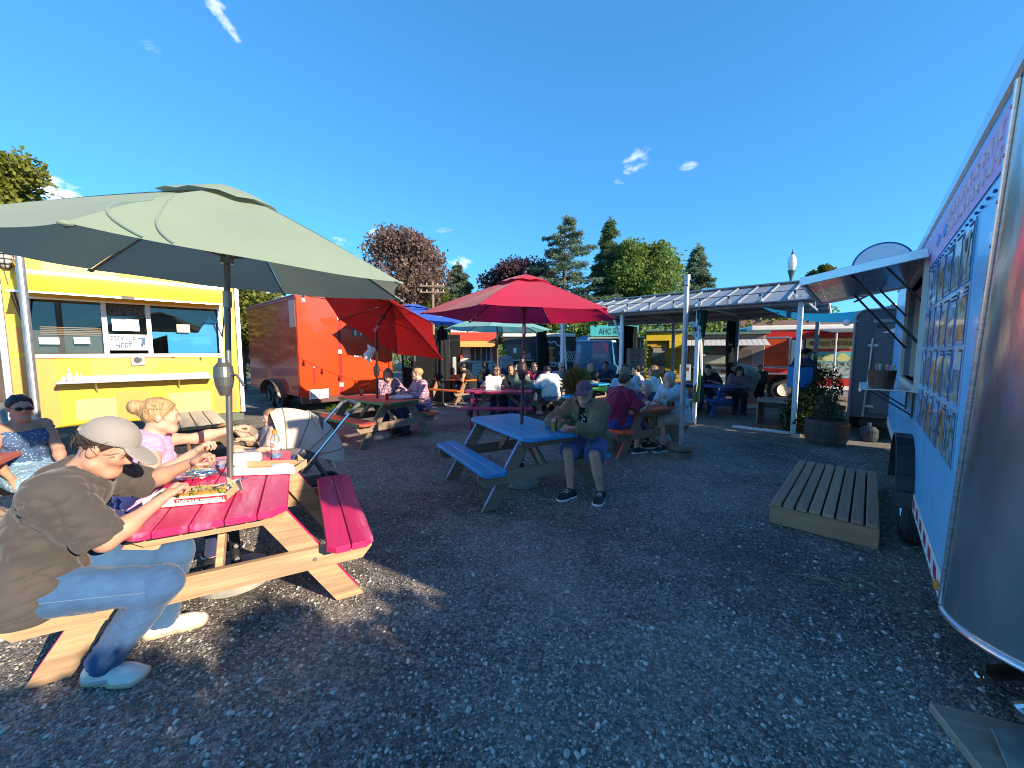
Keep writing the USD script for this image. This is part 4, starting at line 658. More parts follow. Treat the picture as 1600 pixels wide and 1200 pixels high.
# booth with teal sign
t = thing('noodle_booth', 'wooden booth with ochre panels under a teal sign', 'booth', (4.1, 15.4, 0), 10)
ochre = mat('ochre_panel', (.42, .22, .045), .6); tealp = mat('teal_fascia', (.03, .22, .21), .5); obj('wall', box((0, .8, 1.05), (2.2, 1.5, 2.1), .02), mat('grey_green', (.20, .22, .19)), t)
for x in (-.72, -.22): obj('door_panel', box((x, -.0, 1.1), (.36, .06, 1.4), .008), ochre, t)
obj('shelf', box((-.3, -.2, .82), (1.5, .35, .04), .004), wsid, t); obj('roof', box((0, .6, 2.16), (2.5, 2.0, .07), .01), mat('booth_roof', (.30, .32, .28)), t); obj('frame', box((-1.05, -.35, 1.0), (.06, .06, 2.05), .005), mat('frame_green', (.10, .2, .14)), t); obj('pole', box((.95, -.35, 1.0), (.06, .06, 2.05), .005), truss, t)
t = thing('shop_sign', 'teal sign board reading AHC ROLL on the wooden booth roof', 'sign', (3.95, 15.0, 0), 10); obj('sign_board', box((0, 0, 2.42), (1.8, .06, .42), .008), mat('sign_teal', (.05, .36, .36), .5), t); obj('lettering', xf(text('AHC ROLLS', .22, .004, True, 1.25), RY, (.05, -.032, 2.40)), plain('sign_dark', (.02, .06, .07)), t)
t = thing('weathered_board', 'grey weathered plank sign board standing under the pavilion', 'sign', (3.95, 12.3, 0), 25)
for k in range(5): obj('plank', box((-.22 + k * .112, 0, 1.25), (.106, .025, .95), .004), wood('board_grey', (.30, .27, .25), axis=2, rnd=.3), t)
obj('leg', box((-.2, .02, .4), (.05, .04, .8), .004), oldwood, t); obj('leg', box((.2, .02, .4), (.05, .04, .8), .004), oldwood, t)
for k in range(3): obj('painted_mark', box((-.02, -.016, 1.5 - k * .2), (.3 - .06 * k, .004, .05), .001), plain('mark_dark', (.12, .11, .1)), t)
# yellow clapboard shed
t = thing('yellow_shed', 'yellow clapboard shed with a dark window under the pavilion', 'shed', (5.45, 13.7, 0), 20)
ys = mat('shed_yellow', (.50, .31, .02), .6); yb = mat('bright_yellow', (.72, .52, .03), .5); obj('wall', box((0, .8, 1.15), (1.2, 1.5, 2.3), .01), ys, t)
for k in range(15): obj('clapboard', beam((-.62, -.0 + .0, .2 + k * .14), (.62, -.0, .2 + k * .14), .13, .03, up=(0, -1, .22)), ys, t)
obj('window', box((-.22, -.035, 1.3), (.46, .05, .95), .006), mat('shed_glass', (.035, .04, .045), .12), t); obj('window_frame', box((-.22, -.03, 1.80), (.54, .07, .06), .004), ys, t); obj('window_board', box((-.22, -.065, 1.66), (.38, .01, .16), .003), plain('grey_print', (.35, .33, .28)), t); obj('valance', box((0, -.08, 2.15), (1.3, .06, .30), .008), yb, t); obj('valance', box((.36, -.12, 1.88), (.5, .04, .3), .01), yb, t); obj('roof', box((0, .7, 2.36), (1.4, 1.8, .08), .01), mat('green_roof', (.12, .2, .15)), t)
# grey booth with menus
t = thing('grey_food_booth', 'grey food booth with a pale corrugated awning and menu boards', 'booth', (7.3, 13.2, 0), 24)
gb = mat('mauve_grey_wall', (.20, .17, .175), .6); obj('wall', box((0, .9, 1.1), (2.3, 1.7, 2.2), .02), gb, t); obj('opening', box((.05, -.01, 1.42), (1.5, .05, .55), .005), mat('booth_inside', (.11, .09, .09)), t); obj('counter', box((.0, -.2, 1.08), (2.0, .4, .05), .005), alu, t)
for k in range(16): obj('awning_corrugation', beam((-1.15 + k * .15, -.02, 2.02), (-1.15 + k * .15, -.75, 1.82), .145, .03, bev=.012), mat('pale_corrugated', (.55, .52, .47), .5), t)
obj('roof', box((0, .8, 2.24), (2.5, 1.9, .08), .01), mat('green_roof', (.12, .2, .15)), t); obj('green_notice', box((-.62, -.06, 1.72), (.36, .02, .2), .003), mat('sign_green', (.02, .22, .12)), t); obj('wall_poster', box((-.35, -.05, 1.36), (.7, .02, .3), .003), plain('pale_green_poster', (.33, .37, .30)), t)
mn = thing('menu_board', 'large pale blue menu board with food pictures on the grey booth', 'sign', (7.15, 12.95, 0), 24); obj('board', box((0, 0, .68), (1.6, .03, .76), .005), plain('menu_blue', (.42, .55, .66), .5), mn)
for a in range(5):
    for c in range(3): obj('food_photo', box((-.62 + a * .31, -.018, .93 - c * .24), (.2, .006, .15), .002), FM[(a * 3 + c) % 8], mn)
t = thing('menu_board', 'narrow pale sign board left of the grey booth counter', 'sign', (6.0, 13.3, 0), 20); obj('board', box((0, 0, .9), (.36, .03, .55), .005), plain('menu_blue', (.42, .55, .66)), t); obj('picture', box((0, -.018, 1.02), (.24, .006, .12), .002), FM[2], t)
t = thing('green_trailer', 'small green trailer wall between the curtain and the red truck', 'trailer', (8.55, 13.6, 0), 15); obj('body', box((0, .6, 1.25), (1.0, 1.2, 1.9), .06), mat('sage_green', (.12, .22, .17), .4), t); obj('cap', box((0, .5, 2.3), (1.1, 1.3, .2), .02), tealp, t); obj('band', box((0, -.03, 2.05), (1.0, .05, .05), .005), wsid, t)
# red truck at the right back
t = thing('food_truck', 'red food truck with a yellow Happy Delicious sign at the back right', 'food truck', (8.05, 13.0, 0), 108)
t.GetAttribute('xformOp:rotateZ').Set(-18.0)
rp_ = mat('truck_red', (.42, .022, .016), .25, coat=.4, vary=.08); obj('body', box((2.1, 1.1, 1.40), (4.2, 2.2, 1.85), .05), rp_, t); obj('roof_cap', box((2.1, 1.05, 2.40), (4.25, 2.2, .16), .03), wsid, t)
w_ = obj('window', box((.66, -.02, 1.58), (.85, .04, .95), .006), mat('red_pane', (.45, .06, .02), .06, vary=.25, coat=1.), t)
for a in ((.66, 2.08, .95, .05), (.66, 1.10, 1.0, .05)): obj('window_frame', box((a[0], -.04, a[1]), (a[2], .05, a[3]), .006), alu, w_)
for x in (.22, 1.10): obj('window_frame', box((x, -.04, 1.6), (.05, .05, 1.0), .006), alu, w_)
obj('counter', box((.75, -.2, .90), (1.4, .36, .045), .006), alu, t); obj('notice', box((1.32, -.012, 1.55), (.32, .02, .9), .003), plain('menu_white', (.55, .56, .52)), t); obj('skirt', box((2.1, .0, .46), (4.2, .06, .12), .01), wsid, t)
for x in (.5, 1.0): obj('bracket', beam((x, -.3, .88), (x, -.02, .70), .04, .03), black, t)
w_ = obj('wheel', xf(whl, RY * 1.12, (.98, -.02, .37)), rubber, t); obj('rim', xf(rim, RY * 1.12, (.98, -.07, .37)), wsid, w_); obj('fender', xf(lathe([(.40, -.04), (.46, -.04), (.46, .06), (.40, .06), (.40, -.04)], 30), RY, (.98, -.0, .38)), black, t)
obj('mural', box((2.5, -.012, 1.2), (1.7, .02, .85), .003), FM[1], t)
mt = plain('mural_peak', (.40, .42, .16), .6); mbk = plain('mural_teal', (.06, .28, .32), .6)
obj('mural_sky', box((2.5, -.026, 1.45), (1.65, .004, .34), .001), mbk, t)
for k in range(4): obj('mural_mountain', prism([(-.24, 0), (-.1, .24), (.0, .26), (.1, .2), (.24, 0)], 0, .004).apply_transform(np.array([[1, 0, 0, 1.85 + k * .36], [0, 0, -1, -.03], [0, 1, 0, 1.32], [0, 0, 0, 1.]])), mt, t)
aw = obj('awning', beam((2.9, -.05, 2.32), (2.9, -1.05, 2.20), 2.2, .03), mat('awning_dark', (.10, .11, .10)), t)
for x in (1.95, 3.9): obj('awning_post', cyl((x, -1.02, .1), (x, -1.02, 2.20), .022), wpost, aw)
t = thing('shop_sign', 'long yellow sign reading Happy Delicious on the red truck', 'sign', (8.05, 13.0, 0), 18)
obj('sign_board', box((2.2, -.035, 1.88), (1.30, .03, .32), .004), mat('sign_yellow', (.58, .46, .17), .5), t); obj('lettering', xf(text('Happy Delicious', .155, .004, True, .92), RY, (2.30, -.052, 1.88)), plain('sign_brown', (.22, .06, .03)), t); obj('emblem', xf(lathe([(0, .004), (.08, .004), (.08, 0), (0, 0)], 20), RY, (1.70, -.052, 1.89)), plain('sign_brown', (.22, .06, .03)), t)
# ---------------- street lamp, utility pole
t = thing('street_lamp', 'street lamp with a white acorn globe above the pavilion roof', 'street lamp', (17.1, 24.0, 0)); dg = mat('lamp_green', (.05, .09, .10), .4)
obj('lamp_post', tube([(0, 0, 0), (0, 0, .6), (0, 0, .7), (0, 0, 6.0)], [.16, .14, .08, .07], 14), dg, t); obj('lamp_neck', lathe([(0, 6.0), (.08, 6.0), (.11, 6.2), (.2, 6.5), (.2, 6.56), (0, 6.56)], 18), dg, t)
obj('globe', lathe([(.13, 6.56), (.22, 6.78), (.245, 7.0), (.2, 7.25), (.11, 7.45), (0, 7.52)], 24), plain('globe_white', (.68, .67, .63), .25), t); obj('lamp_finial', lathe([(0, 7.86), (.03, 7.75), (.03, 7.65), (.1, 7.54), (0, 7.5)], 12), dg, t)
t = thing('utility_pole', 'wooden utility pole with two crossarms in front of the purple tree', 'utility pole', (-5.75, 28.3, 0)); obj('pole_shaft', cyl((0, 0, 0), (0, 0, 6.6), .14, .10), oldwood, t)
for z in (6.3, 5.85): c_ = obj('crossarm', box((0, -.12, z), (1.8, .1, .12), .01), oldwood, t); [obj('insulator', cyl((x, -.12, z + .06), (x, -.12, z + .2), .05, .03, 8), plain('ceramic', (.4, .4, .42)), c_) for x in (-.8, -.4, .4, .8)]
# ---------------- trees
bark = wood('bark', (.085, .062, .048), axis=2)
def broad(name, label, loc, h, rad, z0, n, size, m, seed, blobs=16, group=None, sq=1.0):
    n = int(n * 1.25); r = np.random.default_rng(seed); t = thing(name, label, 'tree', loc, 0, group); P, L = [], []
    C = []
    for k in range(blobs):
        a, u = r.uniform(0, 6.28), r.uniform(0, 1); z = z0 + (h - z0) * (.12 + .80 * u); e = rad * math.sin(math.pi * min(max((z - z0) / (h - z0), .06), .97)) ** .55 * sq; q = e * r.uniform(.35, .85); C.append((q * math.cos(a), q * math.sin(a), z, e * r.uniform(.32, .5) + .12 * rad))
    for c in C:
        k = int(n / blobs); q = r.normal(size=(k, 3)); q /= np.linalg.norm(q, axis=1, keepdims=True); q *= (r.uniform(.15, 1.0, (k, 1)) ** .45) * c[3] * np.array([1, 1, .8]); q *= (.7 + .6 * meshkit.noise(q / c[3] * 2.2 + seed)[:, None]); P.append(q + np.array(c[:3])); L.append(tube([(0, 0, z0 * .7), tuple(np.array(c[:3]) * [.5, .5, .85]), c[:3]], [.10, .05, .015], 5))
    obj('trunk', cat_([tube([(0, 0, 0), (.05, 0, z0), (0, .05, z0 + (h - z0) * .55)], [.26 * h / 9, .2 * h / 9, .06], 10)] + L), bark, t); obj('crown', leaves(np.vstack(P), size, r, 0, .7), m, t); return t
def conifer(name, label, loc, h, rad, z0, m, seed, whorls=24, droop=.25, up=.0, dens=1., size=.16, layered=False, point=1.0):
    r = np.random.default_rng(seed); t = thing(name, label, 'tree', loc); B, P, Dd = [], [], []
    for k in range(whorls):
        f = (k + r.uniform(-.3, .3)) / whorls; z = z0 + (h - z0) * f; L0 = rad * (1 - f) ** point * (1.0 if not layered else r.uniform(.55, 1.15)) + .12
        for q in range(int(7 if not layered else 5)):
            a = r.uniform(0, 6.28); L = L0 * r.uniform(.65, 1.1); d = np.array([math.cos(a), math.sin(a), up]); pts = [np.array([0, 0, z]) + d * L * s + np.array([0, 0, -droop * L * s * s + (.10 * L * s ** 3)]) for s in np.linspace(0, 1, 5)]; B.append(tube(pts, [.05, .035, .025, .015, .006], 4))
            ns = int(46 * L * dens) + 8; s = r.uniform(.12, 1, ns) ** .8; base = np.array([0, 0, z]) + d * L * s[:, None]; base[:, 2] += -droop * L * s * s + .1 * L * s ** 3; w = (.22 * L * (1.05 - s) + .06)[:, None]; side = np.array([-d[1], d[0], 0]); base = base + side * r.normal(size=(ns, 1)) * w + np.array([0, 0, 1]) * r.normal(size=(ns, 1)) * .06 - np.array([0, 0, .06]); P.append(base); Dd.append(np.tile(d * [1, 1, 0], (ns, 1)) * .7 + side * np.sign(r.normal(size=(ns, 1))) * .5 - [0, 0, .25])
    n = 60; P.append(np.c_[r.normal(size=(n, 2)) * .05, h - r.uniform(0, .9, n)]); Dd.append(np.tile([0, 0, .6], (n, 1)) + r.normal(size=(n, 3)) * .4)
    obj('trunk', cyl((0, 0, 0), (0, 0, h - .2), .022 * h, .02), bark, t); obj('branches', cat_(B), bark, t); obj('crown', leaves(np.vstack(P), size, r, -.1, .30, np.vstack(Dd)), m, t); return t
pur = leafmat('purple_leaf', (.36, .24, .20)); purd = leafmat('dark_purple_leaf', (.18, .10, .13)); blg = leafmat('blue_green_needles', (.30, .42, .28)); dkg = leafmat('dark_green_needles', (.20, .34, .16)); mid = leafmat('mid_green_leaf', (.30, .44, .10)); yg = leafmat('yellow_green_leaf', (.30, .33, .05)); olv = leafmat('olive_leaf', (.20, .24, .05))
broad('purple_beech', 'large purple leaved tree left of the crimson umbrella', (-8.3, 31.0, 0), 11.0, 3.3, 3.0, 22000, .24, pur, 1, 30)
broad('purple_plum', 'dark purple plum tree just behind the crimson umbrella top', (.6, 32.5, 0), 9.2, 2.8, 4.0, 12000, .22, purd, 2, 18)
conifer('spruce_tree', 'blunt blue green spruce between the purple tree and the crimson umbrella', (-4.6, 33.5, 0), 9.2, 2.9, 2.0, blg, 3, 26, .3, size=.26, dens=2.0, point=.75)
for x, h, k in ((-6.6, 5.9, 'yellow green column cypress left of the utility pole'), (-5.05, 6.4, 'yellow green column cypress right of the utility pole'), (-4.3, 5.6, 'short yellow green cypress nearest the crimson umbrella edge')): conifer('column_cypress', k, (x, 29.5, 0), h, .62, .8, yg, int(h * 10), 20, -.5, .8, 1.6, size=.14, point=.6)
conifer('cedar_tree', 'tall layered blue green cedar behind the crimson umbrella', (4.0, 30.0, 0), 11.8, 4.7, 3.4, blg, 5, 17, .20, .14, 2.4, size=.26, layered=True, point=.62)
conifer('fir_tree', 'tall narrow dark fir with a bare tip right of the cedar', (7.7, 31.0, 0), 12.0, 2.9, 2.5, dkg, 6, 34, .32, size=.26, dens=2.2, point=.8)
broad('maple_tree', 'rounded yellow green maple right of the tall fir', (10.0, 30.5, 0), 10.2, 3.0, 3.0, 18000, .23, mid, 7, 26)
conifer('fir_tree', 'lone pointed fir rising behind the grey pole', (15.6, 33.0, 0), 10.5, 2.3, 3.0, blg, 8, 30, .3, size=.26, dens=2.2, point=.7)
broad('small_round_tree', 'small round tree top showing past the pavilion ridge end', (23.6, 30.0, 0), 8.1, .9, 5.6, 2500, .2, olv, 9, 8)
broad('poplar_tree', 'tall sunlit yellow green tree at the left edge above the umbrella', (-16.6, 12.6, 0), 8.2, 1.55, 4.4, 9000, .17, leafmat('sunlit_green', (.34, .36, .06)), 10, 18)
broad('garden_tree', 'leafy green tree between the yellow and red trailers', (-10.9, 15.5, 0), 4.6, 2.0, 1.8, 6000, .17, yg, 11, 14)
for k, (x, y, h, lb) in enumerate([(-12, 34, 6.2, 'low green tree behind the red trailer'), (6.5, 24.5, 4.6, 'bright green tree behind the wooden booth'), (10.8, 25.0, 4.8, 'bright green tree behind the yellow shed'), (15.5, 26.0, 4.9, 'bright green tree behind the grey booth'), (2.2, 24.0, 4.7, 'green tree behind the black truck'), (-1.4, 22.0, 3.5, 'dry green shrub behind the red and white booth'), (-5.8, 33.5, 6.6, 'dark green tree behind the utility pole'), (20.5, 27.0, 4.3, 'green tree behind the red truck')]): broad('background_tree', lb, (x, y, 0), h, 2.5, .8, 5000, .24, [olv, mid, mid, yg, mid, olv, dkg, mid][k], 20 + k, 14, sq=1.1)
th_ = thing('distant_house', 'low brown roofed house behind the red truck', 'house', (17.5, 23.5, 0), 10); obj('wall', box((0, 2, 1.4), (8, 4, 2.8), .02), mat('house_wall', (.2, .17, .15)), th_); obj('roof', prism([(-4.3, 2.75), (4.3, 2.75), (3.4, 3.5), (-3.4, 3.5)], -.2, 4.3).apply_transform(np.array([[1, 0, 0, 0], [0, 0, 1, 0], [0, 1, 0, 0], [0, 0, 0, 1.]])), mat('house_roof', (.14, .075, .06)), th_)
hs = thing('hedge', 'long green hedge closing the yard behind the stalls', 'hedge', (0, 20, 0)); r = np.random.default_rng(44); P = np.stack([r.uniform(-16, 26, 16000), r.normal(0, .5, 16000), r.uniform(.1, 1, 16000) ** .7 * 2.5], 1); P[:, 2] *= .75 + .4 * meshkit.noise(P * [.5, 0, 0]); obj('foliage', leaves(P, .2, r, 0, .7), mid, hs); obj('stems', cat_([cyl((x, 0, 0), (x + .1, 0, 1.6), .05, .02, 5) for x in np.arange(-15.5, 26, 1.0)]), bark, hs)
# weeds under the yellow trailer
bush('weed_clump', 'bright weeds growing along the yellow trailer skirt', 'plant', (-5.15, 6.75, 0), [(-.1, -.15, .12, .25, .14), (.1, .15, .15, .2, .16)], 420, .09, leafmat('weed_green', (.16, .24, .03)), 8, up=.7, aspect=.35)
bush('weed_clump', 'small weeds at the foot of the red trailer bumper', 'plant', (-4.6, 10.5, 0), [(0, 0, .08, .5, .10)], 300, .09, leafmat('weed_green', (.16, .24, .03)), 9, up=.7, aspect=.35)
bush('ornamental_grass', 'tuft of straw coloured ornamental grass behind the man in the cap', 'plant', (1.34, 8.1, .55), [(0, 0, .40, .22, .22), (.05, 0, .52, .16, .14)], 900, .20, leafmat('straw_grass', (.42, .28, .08)), 10, up=.9, aspect=.10)
t = thing('grass_tub', 'dark tub holding the straw coloured grass', 'planter', (1.34, 8.1, 0)); obj('tub', lathe([(0, 0), (.2, 0), (.26, .55), (.23, .56), (.22, .5), (0, .5)], 24), darkmetal, t); obj('soil', lathe([(0, .52), (.225, .52), (.225, .50), (0, .50)], 20), mat('soil', (.03, .022, .016)), t)
# ---------------- leafy shrubs and trees outside the frame, behind the photographer and behind the blue truck
def tbw(x, y, z=0): return (2.09 + x * .737 + y * .676, 1.77 - x * .676 + y * .737, z)
for k, yy in enumerate(np.arange(-3.4, .6, .62)):
    hh = (1.86 if -1.4 < yy < .1 else 2.3 if yy < -1.9 else 2.05) + .12 * math.sin(k * 2.3)
    bush('garden_shrub', ['low leafy shrub', 'broad leafy shrub', 'dense leafy shrub', 'tall leafy shrub', 'loose leafy shrub', 'round leafy shrub', 'dark leafy shrub'][k % 7] + ' behind the photographer next to the truck nose', 'plant', tbw(2.5, yy), [(0, 0, .4, .45, .42), (.05, .0, .9, .42, .45), (.0, .0, 1.4, .40, .35), (-.05, .05, hh - .4, .36, .40)], 5200, .10, leafmat('shrub_green', (.035, .075, .02)), 60 + k, up=.2, aspect=.7)
for k, (x, y, h) in enumerate(((4.3, 2.3, 4.6), (4.5, 3.7, 4.9), (4.2, 5.0, 4.6))): broad('street_tree', ['first dense tree behind the blue truck nose', 'middle dense tree behind the blue truck', 'last dense tree behind the blue truck end'][k], tbw(x, y), h, 1.6, .9, 5200, .30, mid, 70 + k, 14, sq=1.1)
for k, (x, y, h, m) in enumerate(((-19, 17.5, 6.5, pur), (-16.5, 20.5, 6.0, olv), (-23, 21, 7.5, mid), (-14, 18.5, 4.5, purd))): broad('background_tree', ['purple leaved tree far left behind the yellow trailer', 'olive tree left of the red trailer', 'big green tree far left', 'low dark purple tree left of the red trailer'][k], (x, y, 0), h, 2.4, .8, 4500, .26, m, 80 + k, 14, sq=1.1)
# ---------------- people: signed distance bodies, meshed with surface nets
def vec(*a): return np.array(a, float)
def nrm(a): a = np.array(a, float); return a / (np.linalg.norm(a) + 1e-12)
def cap_(a, b, ra, rb, side=None, flat=1.0):
    a, b = np.array(a, float), np.array(b, float); ba = b - a; L2 = float(ba @ ba) + 1e-9
    if side is None:
        def f(p):
            q = p - a; t = np.clip(q @ ba / L2, 0, 1); return np.linalg.norm(q - t[:, None] * ba, axis=1) - (ra + (rb - ra) * t)
    else:
        s = nrm(side)
        def f(p):
            q = p - a; t = np.clip(q @ ba / L2, 0, 1); e = q - t[:, None] * ba; k = e @ s; e = e - s * (k * (1 - 1 / flat))[:, None]; return (np.linalg.norm(e, axis=1) - (ra + (rb - ra) * t)) * (.5 + .5 / flat + .15 * (flat > 1))
    m = max(ra, rb) * max(flat, 1); f.lo = np.minimum(a, b) - m; f.hi = np.maximum(a, b) + m; return f
def ell_(c, r, Rm=None):
    c, r = np.array(c, float), np.array(r, float); Rm = np.eye(3) if Rm is None else Rm
    def f(p):
        q = (p - c) @ Rm; k = np.linalg.norm(q / r, axis=1); g = np.linalg.norm(q / r ** 2, axis=1) + 1e-9; return k * (k - 1) / g
    f.lo, f.hi = c - r.max(), c + r.max(); return f
def smin(a, b, k): h = np.maximum(k - np.abs(a - b), 0) / k; return np.minimum(a, b) - h * h * k * .25
def union(fs, k=.03):
    def f(p):
        d = fs[0](p)
        for g in fs[1:]: d = smin(d, g(p), k)
        return d
    f.lo = np.min([g.lo for g in fs], 0); f.hi = np.max([g.hi for g in fs], 0); return f
def cutp(f, pt, n, k=.012):
    pt, n = np.array(pt, float), nrm(n)
    def g(p): return -smin(-f(p), (pt - p) @ n, k)
    g.lo, g.hi = f.lo, f.hi; return g
def sub_(f, h, k=.008):
    def g(p): return -smin(-f(p), h(p), k)
    g.lo, g.hi = f.lo, f.hi; return g
CR = np.array([[.8, .2, .55], [-.3, .93, .2], [-.5, -.3, .8]])
def noisy(f, amp, fr, seed, st=(1, 1, 1), octv=2, crease=False):
    st = np.array(st) * fr
    def g(p):
        n1 = meshkit.fbm(p * st, octv, seed); w = p + .05 * (meshkit.noise(p * 6, seed + 9)[:, None] - .5)
        if crease: n2 = meshkit.noise((w @ CR) * fr * 1.25 * np.array([1., 1., .3]), seed + 3); n3 = meshkit.noise((w @ CR.T) * fr * 2.3 * np.array([1., .35, 1.]), seed + 7); n1 = .2 * n1 + .5 * np.minimum(np.abs(2 * n2 - 1) * 2.2, 1) ** .6 + .3 * np.minimum(np.abs(2 * n3 - 1) * 2.2, 1) ** .7
        if crease: return f(p) - amp * 1.7 * n1 + .002
        return f(p) + amp * (n1 - .5) * 2
    g.lo, g.hi = f.lo - amp, f.hi + amp; return g
def nets(f, h, pad=.03):
    lo, hi = f.lo - pad, f.hi + pad; B = 6; n = np.ceil((hi - lo) / (h * B)).astype(int) + 1
    cg = np.stack(np.meshgrid(*[lo[i] + (np.arange(n[i]) + .5) * h * B - h * .5 for i in range(3)], indexing='ij'), -1).reshape(-1, 3); cv = f(cg).astype(np.float32)
    F = np.repeat(np.repeat(np.repeat(cv.reshape(n), B, 0), B, 1), B, 2)
    near = np.nonzero(np.abs(cv) < h * B * 1.25 + .012)[0]; ci = np.stack(np.unravel_index(near, n), 1)
    off = np.stack(np.meshgrid(*[np.arange(B)] * 3, indexing='ij'), -1).reshape(-1, 3); ix = (ci[:, None] * B + off[None]).reshape(-1, 3)
    F[ix[:, 0], ix[:, 1], ix[:, 2]] = f(lo + ix * h)
    S = F < 0; s8 = sum(S[a:S.shape[0] - 1 + a, b:S.shape[1] - 1 + b, c:S.shape[2] - 1 + c].astype(np.int8) for a in (0, 1) for b in (0, 1) for c in (0, 1))
    act = np.argwhere((s8 > 0) & (s8 < 8)); idx = np.full(s8.shape, -1, np.int32); idx[act[:, 0], act[:, 1], act[:, 2]] = np.arange(len(act))
    acc, cnt = np.zeros((len(act), 3)), np.zeros(len(act)); cor = [(a, b, c) for a in (0, 1) for b in (0, 1) for c in (0, 1)]; val = {c: F[act[:, 0] + c[0], act[:, 1] + c[1], act[:, 2] + c[2]].astype(float) for c in cor}
    for c in cor:
        for ax in range(3):
            if c[ax] == 0:
                d = list(c); d[ax] = 1; d = tuple(d); va, vb = val[c], val[d]; m = (va < 0) != (vb < 0); t = np.where(m, va / np.where(m, va - vb, 1), 0); q = np.tile(np.array(c, float), (len(act), 1)); q[:, ax] = t; acc[m] += q[m]; cnt[m] += 1
    V = lo + (act + acc / cnt[:, None]) * h; Q = []
    for ax in range(3):
        u, v = (ax + 1) % 3, (ax + 2) % 3; sl = [slice(1, -1)] * 3; a = [slice(1, -1)] * 3; sl[ax] = slice(0, -1); b = [slice(1, -1)] * 3; b[ax] = slice(1, None)
        A, Bm = S[tuple(sl)], S[tuple(b)]; e = np.argwhere(A != Bm); 
        if not len(e): continue
        st = A[e[:, 0], e[:, 1], e[:, 2]]; e = e + 1; e[:, ax] -= 1; du, dv = np.eye(3, dtype=int)[u], np.eye(3, dtype=int)[v]
        c4 = [e - du - dv, e - dv, e, e - du]; q = np.stack([idx[np.clip(c[:, 0], 0, idx.shape[0] - 1), np.clip(c[:, 1], 0, idx.shape[1] - 1), np.clip(c[:, 2], 0, idx.shape[2] - 1)] for c in c4], 1); q[~st] = q[~st][:, ::-1]; Q.append(q[(q >= 0).all(1)])
    Q = np.vstack(Q); return trimesh.Trimesh(V, np.vstack([Q[:, [0, 1, 2]], Q[:, [0, 2, 3]]]), process=False)
def ik(a, t, l1, l2, pole):
    a, t = np.array(a, float), np.array(t, float); d = t - a; L = np.linalg.norm(d)
    if L > (l1 + l2) * .985: t = a + d / L * (l1 + l2) * .985; d = t - a; L = np.linalg.norm(d)
    x = (l1 * l1 - l2 * l2 + L * L) / (2 * L); h = math.sqrt(max(l1 * l1 - x * x, 0)); u = d / L; p = np.array(pole, float); p = p - u * (p @ u); return a + u * x + nrm(p) * h, t
_hand = {}
def hand(kind, h):
    """right hand at the wrist, fingers along +y, back of hand +z, thumb on -x"""
    if (kind, h) in _hand: return _hand[kind, h]
    curl = {'relaxed': .45, 'grip': 1.15, 'flat': .12}[kind]; fs = [cap_((-.018, .03, 0), (-.022, .085, .002), .017, .014, (1, 0, 0), 1.25), cap_((.018, .03, 0), (.020, .078, 0), .016, .013, (1, 0, 0), 1.2), cap_((0, -.03, 0), (0, .03, 0), .022, .022, (1, 0, 0), 1.25)]
    for k, (x, L) in enumerate(((-.031, .072), (-.0105, .082), (.0105, .076), (.030, .058))):
        p = vec(x, .083 - .006 * abs(k - 1), .002); a = 0.; r = .0092 - .0006 * k
        for j, s in enumerate((.45, .32, .26)):
            a += curl * (.55, 1.0, .7)[j] + .04 * k; q = p + L * s * vec((x * .8) * (1 - curl * .5) * .6, math.cos(a), -math.sin(a)); fs.append(cap_(p, q, r * (1 - .1 * j), r * (.9 - .1 * j))); p = q
    tp = [vec(-.026, .018, -.004), vec(-.055, .048, -.014 - .012 * curl), vec(-.060 + .02 * curl, .075, -.022 - .018 * curl), vec(-.056 + .032 * curl, .096 - .01 * curl, -.028 - .022 * curl)]
    for j in range(3): fs.append(cap_(tp[j], tp[j + 1], (.016, .0115, .0098)[j], (.0115, .0098, .008)[j]))
    _hand[kind, h] = nets(union(fs, .007), h, .01); return _hand[kind, h]
SK = {}
def skin(name, c): return mat(name, c, .52, vary=.10, scale=14., bump=.06, bscale=260., spec=.4, sub=.12)
S1 = skin('fair_skin', (.56, .33, .24)); S2 = skin('ruddy_skin', (.50, .26, .18)); S3 = skin('tan_skin', (.42, .23, .15)); S4 = skin('brown_skin', (.26, .13, .08))
HB = {}
def hairm(name, c): return mat(name, c, .5, vary=.45, scale=1.2, bump=.9, bscale=2.0, stretch=(60, 60, 9), spec=.5, dist=.006)
H = dict(brown=hairm('brown_hair', (.055, .030, .018)), dark=hairm('dark_hair', (.014, .010, .009)), blond=hairm('blond_hair', (.42, .27, .13)), grey=hairm('grey_hair', (.42, .40, .37)), auburn=hairm('auburn_hair', (.17, .07, .03)), light=hairm('light_brown_hair', (.26, .14, .06)))
lensm = plain('sunglass_lens', (.008, .008, .01), .08); eyew = plain('eye_white', (.45, .42, .40), .3); irism = plain('iris', (.03, .02, .015), .1); lipm = mat('lip', (.40, .15, .12), .45)
